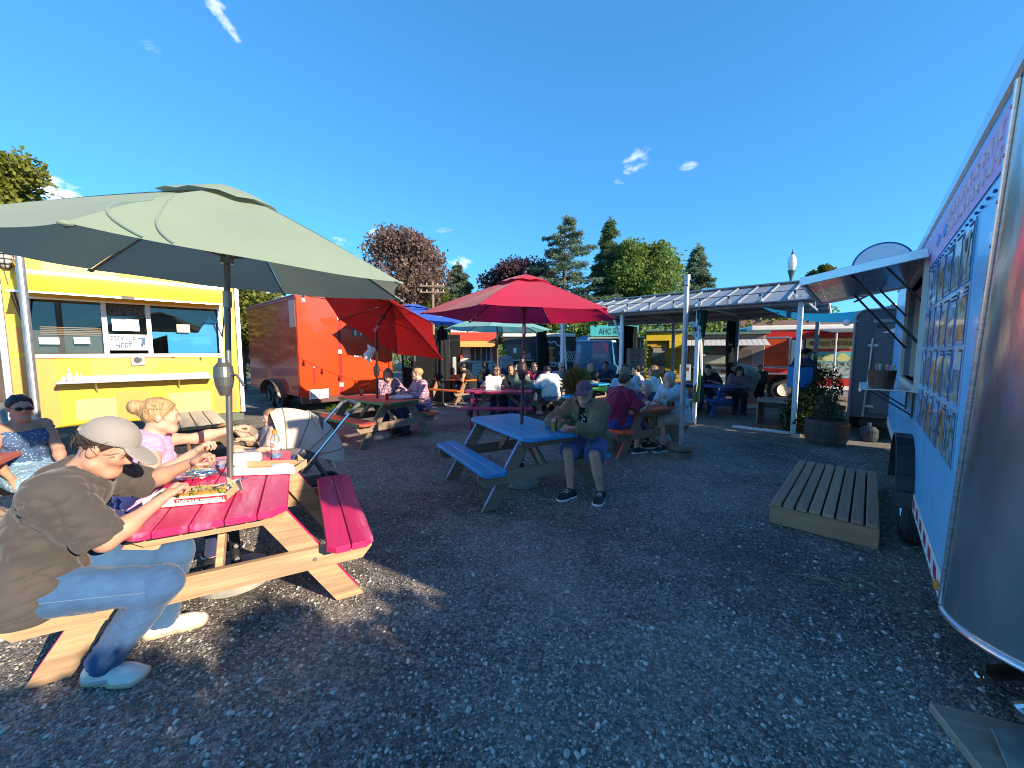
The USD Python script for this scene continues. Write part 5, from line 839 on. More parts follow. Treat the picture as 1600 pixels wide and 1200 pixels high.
def person(label, at, yaw, look, h=.53, lean=8, side=0, twist=0, head=(0, 0), RH=(.16, .36, .80), LH=(-.16, .36, .80), RF=(.12, .40, .08), LF=(-.12, .40, .08), res=.014, sc=1.0, stand=False, hands=('relaxed', 'relaxed'), rpole=(.7, -.5, -.6), lpole=(-.7, -.5, -.6), kneep=(0, 1, .6), z=0, group=None, footyaw=(8, -8), kp=None, seed=1, category='person', handup=None, skirt=0, hipw=.09):
    t = thing('person', label, category, (at[0], at[1], z), yaw, group); g = np.array
    fem = look.get('fem', False); sw = .158 if fem else .182; bk = look.get('bulk', 1.0)
    if stand: h = .93; RF = (.10, .02, .08) if RF[1] == .40 else RF; LF = (-.10, -.02, .08) if LF[1] == .40 else LF
    la, si, tw = R_(lean), R_(side), R_(twist)
    ud = lambda k: nrm((math.sin(si * k), math.sin(la * k), math.cos(la * k) * math.cos(si * k)))
    u1, u2, u3 = ud(.55), ud(1.0), ud(1.35); P = vec(0, 0, h); waist = P + .17 * u1; chest = waist + .18 * u2; neck = chest + .15 * u3
    r_ = nrm(vec(math.cos(tw), -math.sin(tw), 0) - u3 * (vec(math.cos(tw), -math.sin(tw), 0) @ u3)); fw = np.cross(u2, r_)
    sh = {1: neck - .05 * u3 + r_ * sw, -1: neck - .05 * u3 - r_ * sw}; hip = {1: P + vec(hipw, .0, -.01), -1: P + vec(-hipw, .0, -.01)}
    hy, hp = R_(head[0]), R_(head[1]); f = vec(math.sin(hy) * math.cos(hp), math.cos(hy) * math.cos(hp), -math.sin(hp)); hr = nrm(np.cross(f, [0, 0, 1.])); hr = vec(math.cos(hy), -math.sin(hy), 0); hu = np.cross(hr, f)
    nb = neck + .02 * u3; hc = neck + .07 * nrm(u3 + hu) + .085 * hu + .025 * f; Rm = np.stack([hr, f, hu], 1); hp_ = lambda x, y, zz: hc + Rm @ vec(x, y, zz)
    E, Wr, K, A = {}, {}, {}, {}
    for s, T, pol in ((1, RH, rpole), (-1, LH, lpole)): E[s], Wr[s] = ik(sh[s], T, .285, .255, pol)
    for s, T in ((1, RF), (-1, LF)): K[s], A[s] = ik(hip[s], T, .44, .43, kneep if kp is None else kp[s])
    fdir = {1: vec(math.sin(R_(footyaw[0])), math.cos(R_(footyaw[0])), 0), -1: vec(math.sin(R_(footyaw[1])), math.cos(R_(footyaw[1])), 0)}
    cw = 1.30 if fem else 1.45
    def torso(e): return [cap_(P, P + .06 * u1, .118 * bk + e, .112 * bk + e, r_, 1.42), cap_(waist - .04 * u1, waist + .05 * u2, (.098 if fem else .108) * bk + e, .105 * bk + e, r_, 1.34), cap_(waist + .08 * u2, chest + .06 * u3, .110 * bk + e, .108 + e, r_, cw), cap_(sh[1] + .012 * u3, sh[-1] + .012 * u3, .052 + e, .052 + e), cap_(chest + .09 * u3, neck + .01 * u3, .085 + e * .5, .056 + e * .5)] + ([ell_(chest + r_ * .07 * q + fw * .085 - .01 * u2, (.058 + e, .055 + e, .058 + e)) for q in (-1, 1)] if fem else [])
    def arm(s, e, upto=2.0):
        o = [cap_(sh[s], sh[s] + (E[s] - sh[s]) * .4, .057 + e, .047 + e), cap_(sh[s] + (E[s] - sh[s]) * .35, E[s], .048 + e, .038 + e)]
        if upto > 1: o += [cap_(E[s], E[s] + (Wr[s] - E[s]) * .35, .039 + e, .042 + e), cap_(E[s] + (Wr[s] - E[s]) * .3, Wr[s], .042 + e, .026 + e)]
        return o
    def leg(s, e, full=True):
        o = [cap_(hip[s], K[s], .088 * bk + e, .056 + e)]
        if full:
            bw = nrm(np.cross(np.cross(K[s] - hip[s], A[s] - K[s]), A[s] - K[s])); o += [cap_(K[s], A[s], .053 + e, .036 + e), cap_(K[s] + (A[s] - K[s]) * .12 - bw * 0, K[s] + (A[s] - K[s]) * .5, .052 + e, .050 + e)]
        return o
    foot = lambda s, e: [cap_(A[s] + vec(0, 0, -.005), A[s] - fdir[s] * .035 + vec(0, 0, -.04), .036 + e, .034 + e), cap_(A[s] + vec(0, 0, -.035) - fdir[s] * .03, A[s] + fdir[s] * .13 + vec(0, 0, -.052), .034 + e, .026 + e), cap_(A[s] + fdir[s] * .10 + vec(0, 0, -.05), A[s] + fdir[s] * .165 + vec(0, 0, -.056), .030 + e, .024 + e, np.cross(fdir[s], [0, 0, 1]), 1.5)]
    # head
    hd = [ell_(hp_(0, -.012, .028), (.076, .096, .090), Rm), ell_(hp_(0, .022, -.035), (.060, .070, .080), Rm), cap_(hp_(-.022, .070, -.098), hp_(.022, .070, -.098), .024, .024), cap_(hp_(-.052, .01, -.072), hp_(0, .072, -.096), .024, .024), cap_(hp_(.052, .01, -.072), hp_(0, .072, -.096), .024, .024), cap_(hp_(-.034, .078, .022), hp_(.034, .078, .022), .014, .014), cap_(hp_(-.040, .066, -.022), hp_(-.026, .074, -.03), .019, .017), cap_(hp_(.040, .066, -.022), hp_(.026, .074, -.03), .019, .017)]
    body = torso(0) + [cap_(nb - .05 * u3, hp_(0, -.02, -.055), .056, .054 if not fem else .050)]
    for s in (1, -1): body += arm(s, 0) + leg(s, 0) + foot(s, 0)
    fine = res < .01; q = union(body, .035); hq = union(hd, .028)
    det = [cap_(hp_(0, .088, .008), hp_(0, .106, -.026), .009, .0125), cap_(hp_(-.012, .094, -.030), hp_(.012, .094, -.030), .0095, .0095)] + [ell_(hp_(sx * .078, -.008, -.008), (.011, .022, .033), Rm) for sx in (-1, 1)]
    lips = [cap_(hp_(-.020, .085, -.060), hp_(.020, .085, -.060), .0075, .0075), cap_(hp_(-.016, .085, -.070), hp_(.016, .085, -.070), .008, .008)]
    sock = [ell_(hp_(sx * .031, .096, .002), (.017, .016, .012), Rm) for sx in (-1, 1)] + [cap_(hp_(-.020, .095, -.065), hp_(.020, .095, -.065), .002, .002)]
    def full(p):
        d = smin(q(p), hq(p), .03)
        for gg in det: d = smin(d, gg(p), .010)
        if fine:
            for gg in lips: d = smin(d, gg(p), .006)
        for gg in sock[:2 if not fine else 3]: d = -smin(-d, gg(p), .010)
        return d
    full.lo = np.minimum(q.lo, hq.lo) - .02; full.hi = np.maximum(q.hi, hq.hi) + .02
    parts = [nets(full, res)]
    for s, kd in ((1, hands[0]), (-1, hands[1])):
        if kd is None: continue
        hm = hand(kd, .0028 if fine else .005).copy(); 
        if s < 0: hm.vertices[:, 0] *= -1; hm.invert()
        y = nrm(Wr[s] - E[s]); up = vec(0, 0, 1) if handup is None or handup[0 if s == 1 else 1] is None else vec(*handup[0 if s == 1 else 1]); 
        if abs(up @ y) > .95: up = -fw
        z_ = nrm(up - y * (up @ y)); x_ = np.cross(y, z_); hm.vertices = hm.vertices @ np.stack([x_, y, z_], 1).T + Wr[s] + y * .012; parts.append(hm)
    scl = np.array([sc] * 3); fin = lambda m: xf(m, np.eye(3) * sc)
    bd = obj('body', fin(cat_(parts)), look['skin'], t, smooth=True)
    cr = max(res, .006)
    # clothes
    if 'top' in look:
        m, slv = look['top'][:2]; drop = look['top'][2] if len(look['top']) > 2 else .09; e = .008 + look.get('loose', 0); fs = torso(e)
        if drop > .06 and not stand: fs += [cap_(P + .02 * u1, P - .03 * u1 + vec(0, .0, 0), .135 * bk + e, .14 * bk + e, r_, 1.35)]
        tp = union(fs, .04)
        tp = cutp(tp, P - u1 * drop * .8, -u1)
        if look.get('tube'): tp = cutp(tp, chest + .07 * u2, u2)
        def sleeve(s):
            if slv <= 0: return None
            k = min(slv, 1.0); o = [cap_(sh[s], sh[s] + (E[s] - sh[s]) * k, .064 + e * .7, .055 + e * .9)]
            if slv > 1: k2 = slv - 1; o += [cap_(E[s], E[s] + (Wr[s] - E[s]) * min(k2, 1), .053 + e * .7, (.046 if k2 < .9 else .036) + e * .5)]
            o = union(o, .02); end = sh[s] + (E[s] - sh[s]) * k if slv <= 1 else E[s] + (Wr[s] - E[s]) * min(slv - 1, 1); dr = E[s] - sh[s] if slv <= 1 else Wr[s] - E[s]; return cutp(o, end, nrm(dr))
        fs2 = [tp] + [x for x in (sleeve(1), sleeve(-1)) if x is not None]; tp = union(fs2, .03)
        tp = noisy(tp, .016 if fine else .012, 9.0, seed, (1, 1, .55), 2, True); tp = sub_(tp, ell_(neck + .055 * u3 + fw * .02, (.085, .085, .075)), .012)
        if look.get('open'):  # open jacket: a wedge cut out of the front
            base = tp
            def tp(p, base=base):
                x = (p - chest) @ r_; y_ = (p - chest) @ fw; zz = (p - chest) @ u2; w = .035 + .10 * np.clip((.16 - zz) * 1.1, 0, 1); return -smin(-base(p), -np.minimum(w - np.abs(x), y_ - .02), .012)
            tp.lo, tp.hi = base.lo, base.hi
        obj(look.get('topname', 'shirt'), fin(nets(tp, cr)), m, t, smooth=True)
        if look.get('under'):
            ut = union(torso(.009), .04); ut = cutp(ut, P - u1 * .02, -u1); ut = sub_(ut, ell_(neck + .055 * u3 + fw * .02, (.08, .08, .07))); obj('undershirt', fin(nets(ut, cr)), look['under'], t, smooth=True)
    if 'bottom' in look:
        m, ln = look['bottom'][:2]; e = .012 + look.get('bloose', 0); fs = [cap_(P - .02 * u1, P + .07 * u1, .128 * bk + e, .116 * bk + e, r_, 1.40)]
        for s in (1, -1):
            if ln > 1: fs.append(ell_(K[s], (.072 + e,) * 3))
            k = min(ln, 1.0); o = cap_(hip[s], hip[s] + (K[s] - hip[s]) * k, .096 * bk + e, (.062 if ln > 1 else .076) + e)
            if ln > 1: fs += [o, cutp(union([cap_(K[s], A[s], .060 + e, .050 + e), cap_(K[s], K[s] + (A[s] - K[s]) * .5, .06 + e, .056 + e)], .02), K[s] + (A[s] - K[s]) * (ln - 1), A[s] - K[s])]
            else: fs.append(cutp(o, hip[s] + (K[s] - hip[s]) * k, K[s] - hip[s]))
        if skirt: fs.append(cap_((hip[1] + hip[-1]) / 2 + vec(0, .05, 0), (hip[1] * .6 + hip[-1] * .4) + (K[1] - hip[1]) * skirt, .10 + e, .09 + e, r_, 1.9))
        bt = union(fs, .025); bt = cutp(bt, P + u1 * .13, u1); bt = noisy(bt, .008, 10., seed + 5, (1, 1, 1), 2, True); bo = obj(look.get('bottomname', 'trousers'), fin(nets(bt, cr)), m, t, smooth=True)
        if look.get('seam'):
            for s in (1, -1):
                pts = []
                for u in np.linspace(.12, 1.92, 26):
                    a_, b_ = (hip[s], K[s]) if u <= 1 else (K[s], A[s]); w_ = u if u <= 1 else u - 1; d_ = nrm(b_ - a_); o_ = nrm(vec(s, 0, .12) - d_ * (vec(s, 0, .12) @ d_)); rr_ = ((.096 * bk + e) * (1 - w_) + (.066 + e) * w_) if u <= 1 else (.064 + e) * (1 - w_) + (.051 + e) * w_; pts.append(a_ + (b_ - a_) * w_ + o_ * (rr_ + .0065))
                obj('side_seam', fin(tube(pts, .0022, 5)), look['seam'], bo)
    if 'shoe' in look:
        for s in (1, -1):
            fd_ = fdir[s]; sm = union(foot(s, .010) + [cap_(A[s] + vec(0, 0, .03), A[s] + vec(0, 0, -.03), .050, .048), cap_(A[s] + vec(0, 0, -.045) - fd_ * .035, A[s] + vec(0, 0, -.045) + fd_ * .12, .042, .038)], .02); sm = cutp(sm, A[s] + vec(0, 0, .032), nrm(vec(0, 0, 1) - fd_ * .25)); sm = cutp(sm, A[s] + vec(0, 0, -.076), (0, 0, -1)); shp = obj('shoe', fin(nets(sm, min(cr, .007))), look['shoe'], t, smooth=True)
            if fine:
                for q in range(4): c_ = A[s] + fd_ * (.055 + q * .022) + vec(0, 0, .022 - q * .0135); x_ = np.cross(fd_, [0, 0, 1.]); obj('lace', fin(tube([c_ - x_ * .028 - vec(0, 0, .006), c_ + vec(0, 0, .003), c_ + x_ * .028 - vec(0, 0, .006)], .0035, 5)), look.get('swoosh') or look.get('sole', white), shp)
                if look.get('swoosh'):
                    x_ = np.cross(fd_, [0, 0, 1.]); obj('side_mark', fin(cat_([tube([A[s] + fd_ * (.10 - .16 * u) + vec(0, 0, -.035 - .028 * math.sin(u * 2.6) + .02 * u) + x_ * q * (.047 - .006 * abs(u - .5)) for u in np.linspace(0, 1, 8)], [.003, .006, .009, .010, .009, .006, .004, .002], 6) for q in (-1, 1)])), look['swoosh'], shp)
            if fine: so = cutp(cutp(union(foot(s, .016) + [cap_(A[s] + vec(0, 0, -.06) - fd_ * .035, A[s] + vec(0, 0, -.06) + fd_ * .13, .046, .042)], .02), A[s] + vec(0, 0, -.052), (0, 0, 1), .005), A[s] + vec(0, 0, -.079), (0, 0, -1), .005); obj('sole', fin(nets(so, .006)), look.get('sole', white), shp, smooth=True)
    # hair
    hs = look.get('hair')
    if hs:
        st, hm = hs; base = ell_(hp_(0, -.016, .032), (.088, .106, .100) if 'cap' not in look else (.083, .100, .088), Rm); hz = cutp(base, hp_(0, .062, .055), Rm @ vec(0, .80, -.60), .02); hz = cutp(hz, hp_(0, 0, -.055), Rm @ vec(0, .25, -1), .02); fs = [hz]
        if st in ('long', 'pony'):
            b = hp_(0, -.075, -.02)
            if st == 'pony': fs += [cap_(hp_(0, -.10, .02), hp_(0, -.13, -.08), .032, .030), cap_(hp_(0, -.13, -.08), b - .22 * hu - fw * .02, .03, .012)]
            else: fs += [cap_(hp_(-.045, -.05, .0), neck - r_ * .07 - fw * .075 - .10 * u2, .048, .036), cap_(hp_(.045, -.05, .0), neck + r_ * .07 - fw * .075 - .10 * u2, .048, .036), cap_(hp_(0, -.07, 0), neck - fw * .095 - .13 * u2, .055, .04), cap_(hp_(-.07, -.005, .03), neck - r_ * .095 + fw * .03 - .03 * u2, .026, .02), cap_(hp_(.07, -.005, .03), neck + r_ * .095 + fw * .03 - .03 * u2, .026, .02)]
        if st == 'bun': fs += [ell_(hp_(-.01, -.135, .055), (.046, .043, .05), Rm), cap_(hp_(0, -.09, .05), hp_(-.01, -.12, .055), .03, .03)]
        if st == 'bob': fs += [cap_(hp_(-.068, -.02, .0), hp_(-.07, -.01, -.075), .032, .026), cap_(hp_(.068, -.02, .0), hp_(.07, -.01, -.075), .032, .026), cap_(hp_(-.04, -.07, -.01), hp_(.04, -.07, -.05), .045, .04)]
        hf = noisy(union(fs, .03), .008, 42., seed + 2, (1, 1, .3), 2); ho = obj('hair', fin(nets(hf, max(min(cr, .009), .004))), hm, t, smooth=True)
        if fine and st == 'bun' or fine and look.get('wisps'):
            rr = np.random.default_rng(seed); W = []
            for k in range(look.get('wisps', 70)):
                d = nrm(rr.normal(size=3)); d[2] = -abs(d[2]) * .2 - .15 if 'cap' in look else d[2]; d[2] = abs(d[2]) * .6 - .1 if 'cap' not in look else d[2]; d[1] -= .35; p0 = hp_(*(nrm(d) * [.084, .10, .095] + [0, -.016, .03])); tg_ = nrm(np.cross(Rm @ nrm(d), rr.normal(size=3))); W.append(tube([p0, p0 + tg_ * .03 + Rm @ nrm(d) * .008, p0 + tg_ * .06 + Rm @ nrm(d) * .004 - vec(0, 0, .015 * rr.random())], [.0016, .0013, .0006], 4))
            if W: obj('stray_strands', fin(cat_(W)), hm, ho)
    if 'cap' in look:
        cm = look['cap']; c_ = cutp(ell_(hp_(0, -.010, .046), (.092, .112, .096), Rm), hp_(0, 0, .040), Rm @ vec(0, .10, -1), .006); br = ell_(hp_(0, .125, .030), (.072, .080, .010), Rm @ np.array([[1, 0, 0], [0, .97, .24], [0, -.24, .97]])); c_ = union([c_, br], .012)
        if fine: c_ = sub_(c_, ell_(hp_(0, -.118, .062), (.042, .04, .030), Rm), .006)
        cp = obj('cap', fin(nets(noisy(c_, .002, 20, seed), .005 if fine else .008)), cm, t, smooth=True)
        if fine: obj('cap_button', fin(ball(hp_(0, -.010, .142), .008, 1)), cm, cp); obj('cap_strap', fin(tube([hp_(x, -.118 + .9 * x * x * 6, .047) for x in np.linspace(-.05, .05, 7)], .009, 6)), look.get('capstrap', cm), cp)
    if look.get('glasses'):
        G = [ell_(hp_(sx * .032, .104, .001), (.026, .009, .019), Rm) for sx in (-1, 1)] + [cap_(hp_(-.01, .108, .006), hp_(.01, .108, .006), .003, .003)] + [cap_(hp_(sx * .055, .098, .005), hp_(sx * .080, .0, .008), .0032, .003) for sx in (-1, 1)]; obj('sunglasses', fin(nets(union(G, .006), .004 if fine else .006, .01)), look['glasses'] if not isinstance(look['glasses'], bool) else lensm, t, smooth=True)
    elif fine:
        for sx in (-1, 1): eo = obj('eye', fin(ball(hp_(sx * .031, .0735, .002), .0125, 2)), eyew, t); obj('iris', fin(ball(hp_(sx * .031, .0822, .001), .0058, 2)), irism, eo)
    t_info = dict(t=t, neck=neck, hc=hc, chest=chest, r=r_, fw=fw, u2=u2, P=P, Wr=Wr, E=E, sh=sh, K=K, A=A, Rm=Rm, fin=fin, hp=hp_)
    return t, t_info
def C(n, c, **k): return cloth(n, c, **k)
def plaidm(name, a, b, c, s=36):
    n = {'tc': ('texture_coordinate', {}), 'w1': ('wave_texture', dict(bands_direction='z', scale=s / 6.28 * 1.0, distortion=.6)), 'w2': ('wave_texture', dict(bands_direction='x', scale=s / 6.28 * 1.0, distortion=.6)), 'r1': ('rgb_ramp', dict(ramp=[(.0, a), (.42, a), (.5, b), (.9, b), (.93, c), (1, c)])), 'r2': ('rgb_ramp', dict(ramp=[(.0, a), (.42, a), (.5, b), (.9, b), (.93, c), (1, c)])), 'm': ('mix', dict(mix_type='mix', fac=.5)), 'p': ('principled_bsdf', dict(roughness=.9, specular_ior_level=.1))}
    return usdkit.material(stage, '/World/Looks/' + name, n, [('tc.object', 'w1.vector'), ('tc.object', 'w2.vector'), ('w1.fac', 'r1.fac'), ('w2.fac', 'r2.fac'), ('r1.color', 'm.color1'), ('r2.color', 'm.color2'), ('m.color', 'p.base_color')], surface='p.BSDF')
def printm(name, base, spots, scale, thr=.25, stretch=(1, 1, 1)):
    n = {'tc': ('texture_coordinate', {}), 'mp': ('mapping', dict(scale=stretch)), 'v': ('voronoi_texture', dict(scale=scale)), 'l': ('math', dict(math_type='less_than', value2=thr)), 'm': ('mix', dict(mix_type='mix', color1=base, color2=spots)), 'p': ('principled_bsdf', dict(roughness=.88, specular_ior_level=.15))}
    return usdkit.material(stage, '/World/Looks/' + name, n, [('tc.object', 'mp.vector'), ('mp.vector', 'v.vector'), ('v.distance', 'l.value1'), ('l.value', 'm.fac'), ('m.color', 'p.base_color')], surface='p.BSDF')
jean = C('blue_denim', (.04, .10, .22), vary=.28, scale=7, bump=.4); djean = C('dark_denim', (.03, .05, .11)); navysh = C('navy_cloth', (.035, .045, .11)); khaki = C('khaki_cloth', (.34, .29, .22)); charg = C('charcoal_tee', (.070, .061, .058), vary=.12, scale=4); whitec = C('white_cotton', (.72, .70, .66), vary=.04); blackt = C('black_tee', (.016, .016, .018)); maroon = C('maroon_tee', (.19, .018, .055), vary=.1); olive = C('olive_jacket', (.15, .135, .08), vary=.12); wshoe = mat('white_shoe', (.70, .68, .62), .55, vary=.06, bump=.1, bscale=40); bshoe = mat('black_shoe', (.016, .016, .017), .6)
capg = C('grey_cap', (.27, .245, .23), vary=.06); capp = C('faded_purple_cap', (.105, .088, .125), vary=.10); pinkc = C('pink_top', (.62, .30, .50), vary=.05); dpl = plaidm('purple_plaid', (.16, .02, .06), (.30, .22, .36), (.65, .6, .6), 70); greyc = C('grey_tee', (.25, .25, .26)); mauve = C('mauve_top', (.21, .145, .16)); paleg = C('pale_grey_tee', (.42, .42, .38)); dkbl = C('dark_blue_shirt', (.025, .05, .11)); greenj = C('grey_green_jacket', (.13, .17, .14)); limej = C('pale_lime_sleeve', (.42, .48, .22))
def wpt(p, at, yaw):  # world point -> local frame of a person
    d = np.array(p, float) - [at[0], at[1], 0]; b = R_(yaw); return (d[0] * math.cos(b) - d[1] * math.sin(b), d[0] * math.sin(b) + d[1] * math.cos(b), d[2])
# ---- the man eating at the pink table
a = (-2.24, 1.72); yw = 60; L_ = lambda *p: tuple(np.array(wpt(p, a, yw)) / 1.05)
person('man in charcoal tee and grey cap bent over his food at the pink table', a, yw, dict(skin=S2, hair=('short', H['brown']), cap=capg, capstrap=plain('strap_green_grey', (.25, .28, .24), .6), top=(charg, .88, .12), bottom=(jean, 1.99), shoe=wshoe, sole=plain('cream_sole', (.5, .42, .3), .6), swoosh=plain('swoosh_grey', (.35, .34, .36), .5), seam=plain('pale_stitch', (.085, .15, .27), .8), loose=.010, bloose=.002, bulk=.95, wisps=60),
    h=.54, sc=1.05, lean=21, head=(10, 33), RH=L_(-1.86, 1.98, .865), LH=L_(-1.93, 2.26, .98), RF=L_(-2.06, 1.80, .08), LF=L_(-2.05, 2.12, .08), res=.0055, hands=('grip', 'grip'), rpole=(.5, -.35, -1), lpole=(-.8, -.2, -.7), kneep=(.1, 1, .8), footyaw=(30, 0), seed=11)
# ---- blonde woman beside him, reaching to the child
a = (-2.63, 2.62); yw = 50; L_ = lambda *p: wpt(p, a, yw)
person('woman with a messy blonde bun and pink top reaching to the child', a, yw, dict(skin=S1, fem=True, hair=('bun', H['blond']), wisps=110, top=(pinkc, .25, .05), bottom=(navysh, 1.9), shoe=bshoe),
    h=.55, lean=12, head=(-2, 8), RH=L_(-2.10, 2.48, .98), LH=L_(-2.34, 3.42, .97), res=.0065, hands=('grip', 'grip'), rpole=(.6, -.3, -.8), lpole=(-.5, -.2, -.9), seed=13)
obj('wristband', tube([(.036 * math.cos(q), 0, .036 * math.sin(q)) for q in np.linspace(0, 6.283, 15)], .006, 6), plain('band_maroon', (.12, .02, .03)), '/World/person_001') if False else None
# ---- child in the stroller
a = (-2.40, 3.70); yw = 232
person('small fair haired child sitting in the stroller', a, yw, dict(skin=S1, hair=('short', H['light']), top=(C('child_top', (.45, .33, .28)), .9, .05), bottom=(navysh, 1.8)), z=.36, h=.40, sc=.62, lean=-12, head=(-10, 12), res=.012, RH=(.10, .34, .72), LH=(-.2, .25, .55), RF=(.12, .6, .2), LF=(-.12, .6, .2), hands=('relaxed', 'relaxed'), seed=15)
st = thing('stroller', 'beige baby stroller with a ribbed hood beside the pink table', 'stroller', (-2.24, 3.84, 0), 232); bg = C('stroller_beige', (.62, .53, .45), vary=.06); dkg_ = C('stroller_lining', (.05, .05, .06))
V = []
for u in np.linspace(-.05, 1.0, 26):
    a = R_(-8 + 118 * u); rr = .40 + .012 * math.cos(u * 44); V.append([(.24 * math.cos(v) * (1.0 if True else 1), -.12 - rr * math.sin(a) * .95 + .0, .60 + rr * math.cos(a) * (abs(math.sin(v)) ** .55) * .92) if False else (.245 * math.cos(v), -.02 - (.16 + .30 * math.sin(v) ** .8 * 1.0) * math.sin(a) + .10 * math.cos(a), .62 + (.10 + .36 * math.sin(v) ** .7) * math.cos(a) * 1.0) for v in np.linspace(0.0001, math.pi - .0001, 21)])
hood = grid(np.array(V)); obj('hood', hood, bg, st, smooth=True); h2 = hood.copy(); h2.vertices = (h2.vertices - [0, -.05, .7]) * .965 + [0, -.05, .7]; obj('hood_lining', h2, dkg_, st, smooth=True)
for k in (3, 9, 15, 21): obj('hood_seam', tube([np.array(p) * [1.01, 1, 1] for p in V[k]], .006, 5), C('seam_tan', (.26, .21, .17)), st)
obj('seat_shell', grid(np.array([[(.22 * s, y, z) for s in np.linspace(-1, 1, 7)] for y, z in ((-.26, .98), (-.24, .8), (-.18, .55), (-.08, .44), (.14, .46), (.30, .42), (.34, .25))])), dkg_, st, smooth=True)
obj('back_panel', box((0, -.27, .72), (.44, .03, .6), .012, np.array([[1, 0, 0], [0, .96, .28], [0, -.28, .96]])), bg, st)
for s in (-1, 1):
    obj('frame_tube', tube([(s * .25, -.50, 1.0), (s * .26, -.20, .66), (s * .26, .15, .25), (s * .25, .36, .14)], .013, 8), chrome, st); obj('frame_tube', tube([(s * .26, -.15, .60), (s * .27, -.38, .16)], .013, 8), greymetal, st)
    obj('rear_wheel', xf(lathe([(.08, -.03), (.13, -.025), (.14, 0), (.13, .025), (.08, .03), (.08, -.03)], 22), np.array([[0, 0, 1], [0, 1, 0], [-1, 0, 0.]]), (s * .28, -.38, .14)), rubber, st); obj('front_wheel', xf(lathe([(.05, -.02), (.09, -.015), (.09, .015), (.05, .02), (.05, -.02)], 18), np.array([[0, 0, 1], [0, 1, 0], [-1, 0, 0.]]), (s * .2, .38, .09)), rubber, st)
obj('handlebar', tube([(-.25, -.50, 1.0), (-.25, -.56, 1.06), (-.18, -.62, 1.08), (.18, -.62, 1.08), (.25, -.56, 1.06), (.25, -.50, 1.0)], .019, 10), mat('foam_grip', (.13, .13, .135), .8), st); obj('basket', box((0, -.05, .22), (.4, .5, .14), .03), blackcloth, st)
# ---- girl in blue at the left
a = (-4.56, 3.50); yw = 108
person('girl in a blue print dress and sunglasses sitting at the far left', a, yw, dict(skin=S3, fem=True, hair=('pony', H['dark']), glasses=True, top=(printm('blue_print', (.055, .10, .20), (.42, .50, .56), 55, .22), 0, .02), topname='dress_bodice', tube=True, bottom=(printm('pale_blue_print', (.20, .33, .44), (.62, .66, .66), 42, .25), .98), bottomname='dress_skirt', shoe=wshoe), h=.57, sc=.93, lean=6, head=(8, 4), RH=(.2, .34, .60), LH=(-.12, .38, .62), res=.0085, skirt=.85, seed=17, kneep=(0, 1, .5))
# ---- olive man
a = (.95, 4.60); yw = 212; L_ = lambda *p: wpt(p, a, yw)
ot, oi = person('older man in an olive jacket and faded cap at the blue table', a, yw, dict(skin=S2, hair=('short', H['grey']), cap=capp, glasses=mat('brown_lens', (.10, .05, .035), .12), top=(olive, 1.97, .26), topname='jacket', open=True, under=blackt, bottom=(C('blue_shorts', (.07, .095, .22)), .98), bottomname='shorts', shoe=bshoe, loose=.022, bloose=.018, bulk=1.08, wisps=30),
    h=.56, lean=22, head=(-9, 8), RH=L_(.60, 4.30, .80), LH=L_(.68, 4.12, .81), RF=L_(.66, 4.20, .08), LF=L_(.98, 4.12, .08), res=.0065, hands=('relaxed', 'relaxed'), rpole=(.8, .3, -.5), lpole=(-.6, -.3, -1), footyaw=(20, -6), kp={1: (.15, 1, .9), -1: (-.1, 1, .9)}, seed=19)
# printed white marks on the dark tee
pr2 = np.random.default_rng(3); mk = plain('print_white', (.62, .62, .60), .7)
for k in range(15):
    x, z = pr2.uniform(-.065, .065), pr2.uniform(-.06, .10); c = oi['chest'] + oi['r'] * x + oi['u2'] * z + oi['fw'] * (.1325 - 2.2 * x * x); ang = pr2.choice([-.6, .6, .2, -.2]); d = oi['r'] * math.sin(ang) + oi['u2'] * math.cos(ang); obj('shirt_print', beam(c - d * .016, c + d * .016, .010, .006, up=oi['fw'], bev=.001), mk, ot)
def seatp(label, x, y, yw, look, **k): return person(label, (x, y), yw, look, **{**dict(h=.55, res=.0105), **k})
# ---- two in plaid at the green table
seatp('woman with wavy fair hair in a purple plaid shirt leaning on her hand', -2.72, 8.28, 150, dict(skin=S2, fem=True, hair=('long', H['light']), top=(dpl, 1.9), bottom=(djean, 1.9), shoe=bshoe), lean=20, head=(10, 18), RH=(.02, .30, .96), LH=(-.22, .36, .82), seed=21)
seatp('older woman with short blonde hair, dark glasses and a plaid shirt', -1.82, 7.78, 232, dict(skin=S1, fem=True, hair=('short', H['blond']), glasses=True, top=(plaidm('pink_plaid', (.22, .03, .10), (.40, .30, .40), (.68, .6, .62), 62), 1.9), bottom=(djean, 1.9), shoe=bshoe, bulk=1.05), lean=8, head=(30, 4), seed=22)
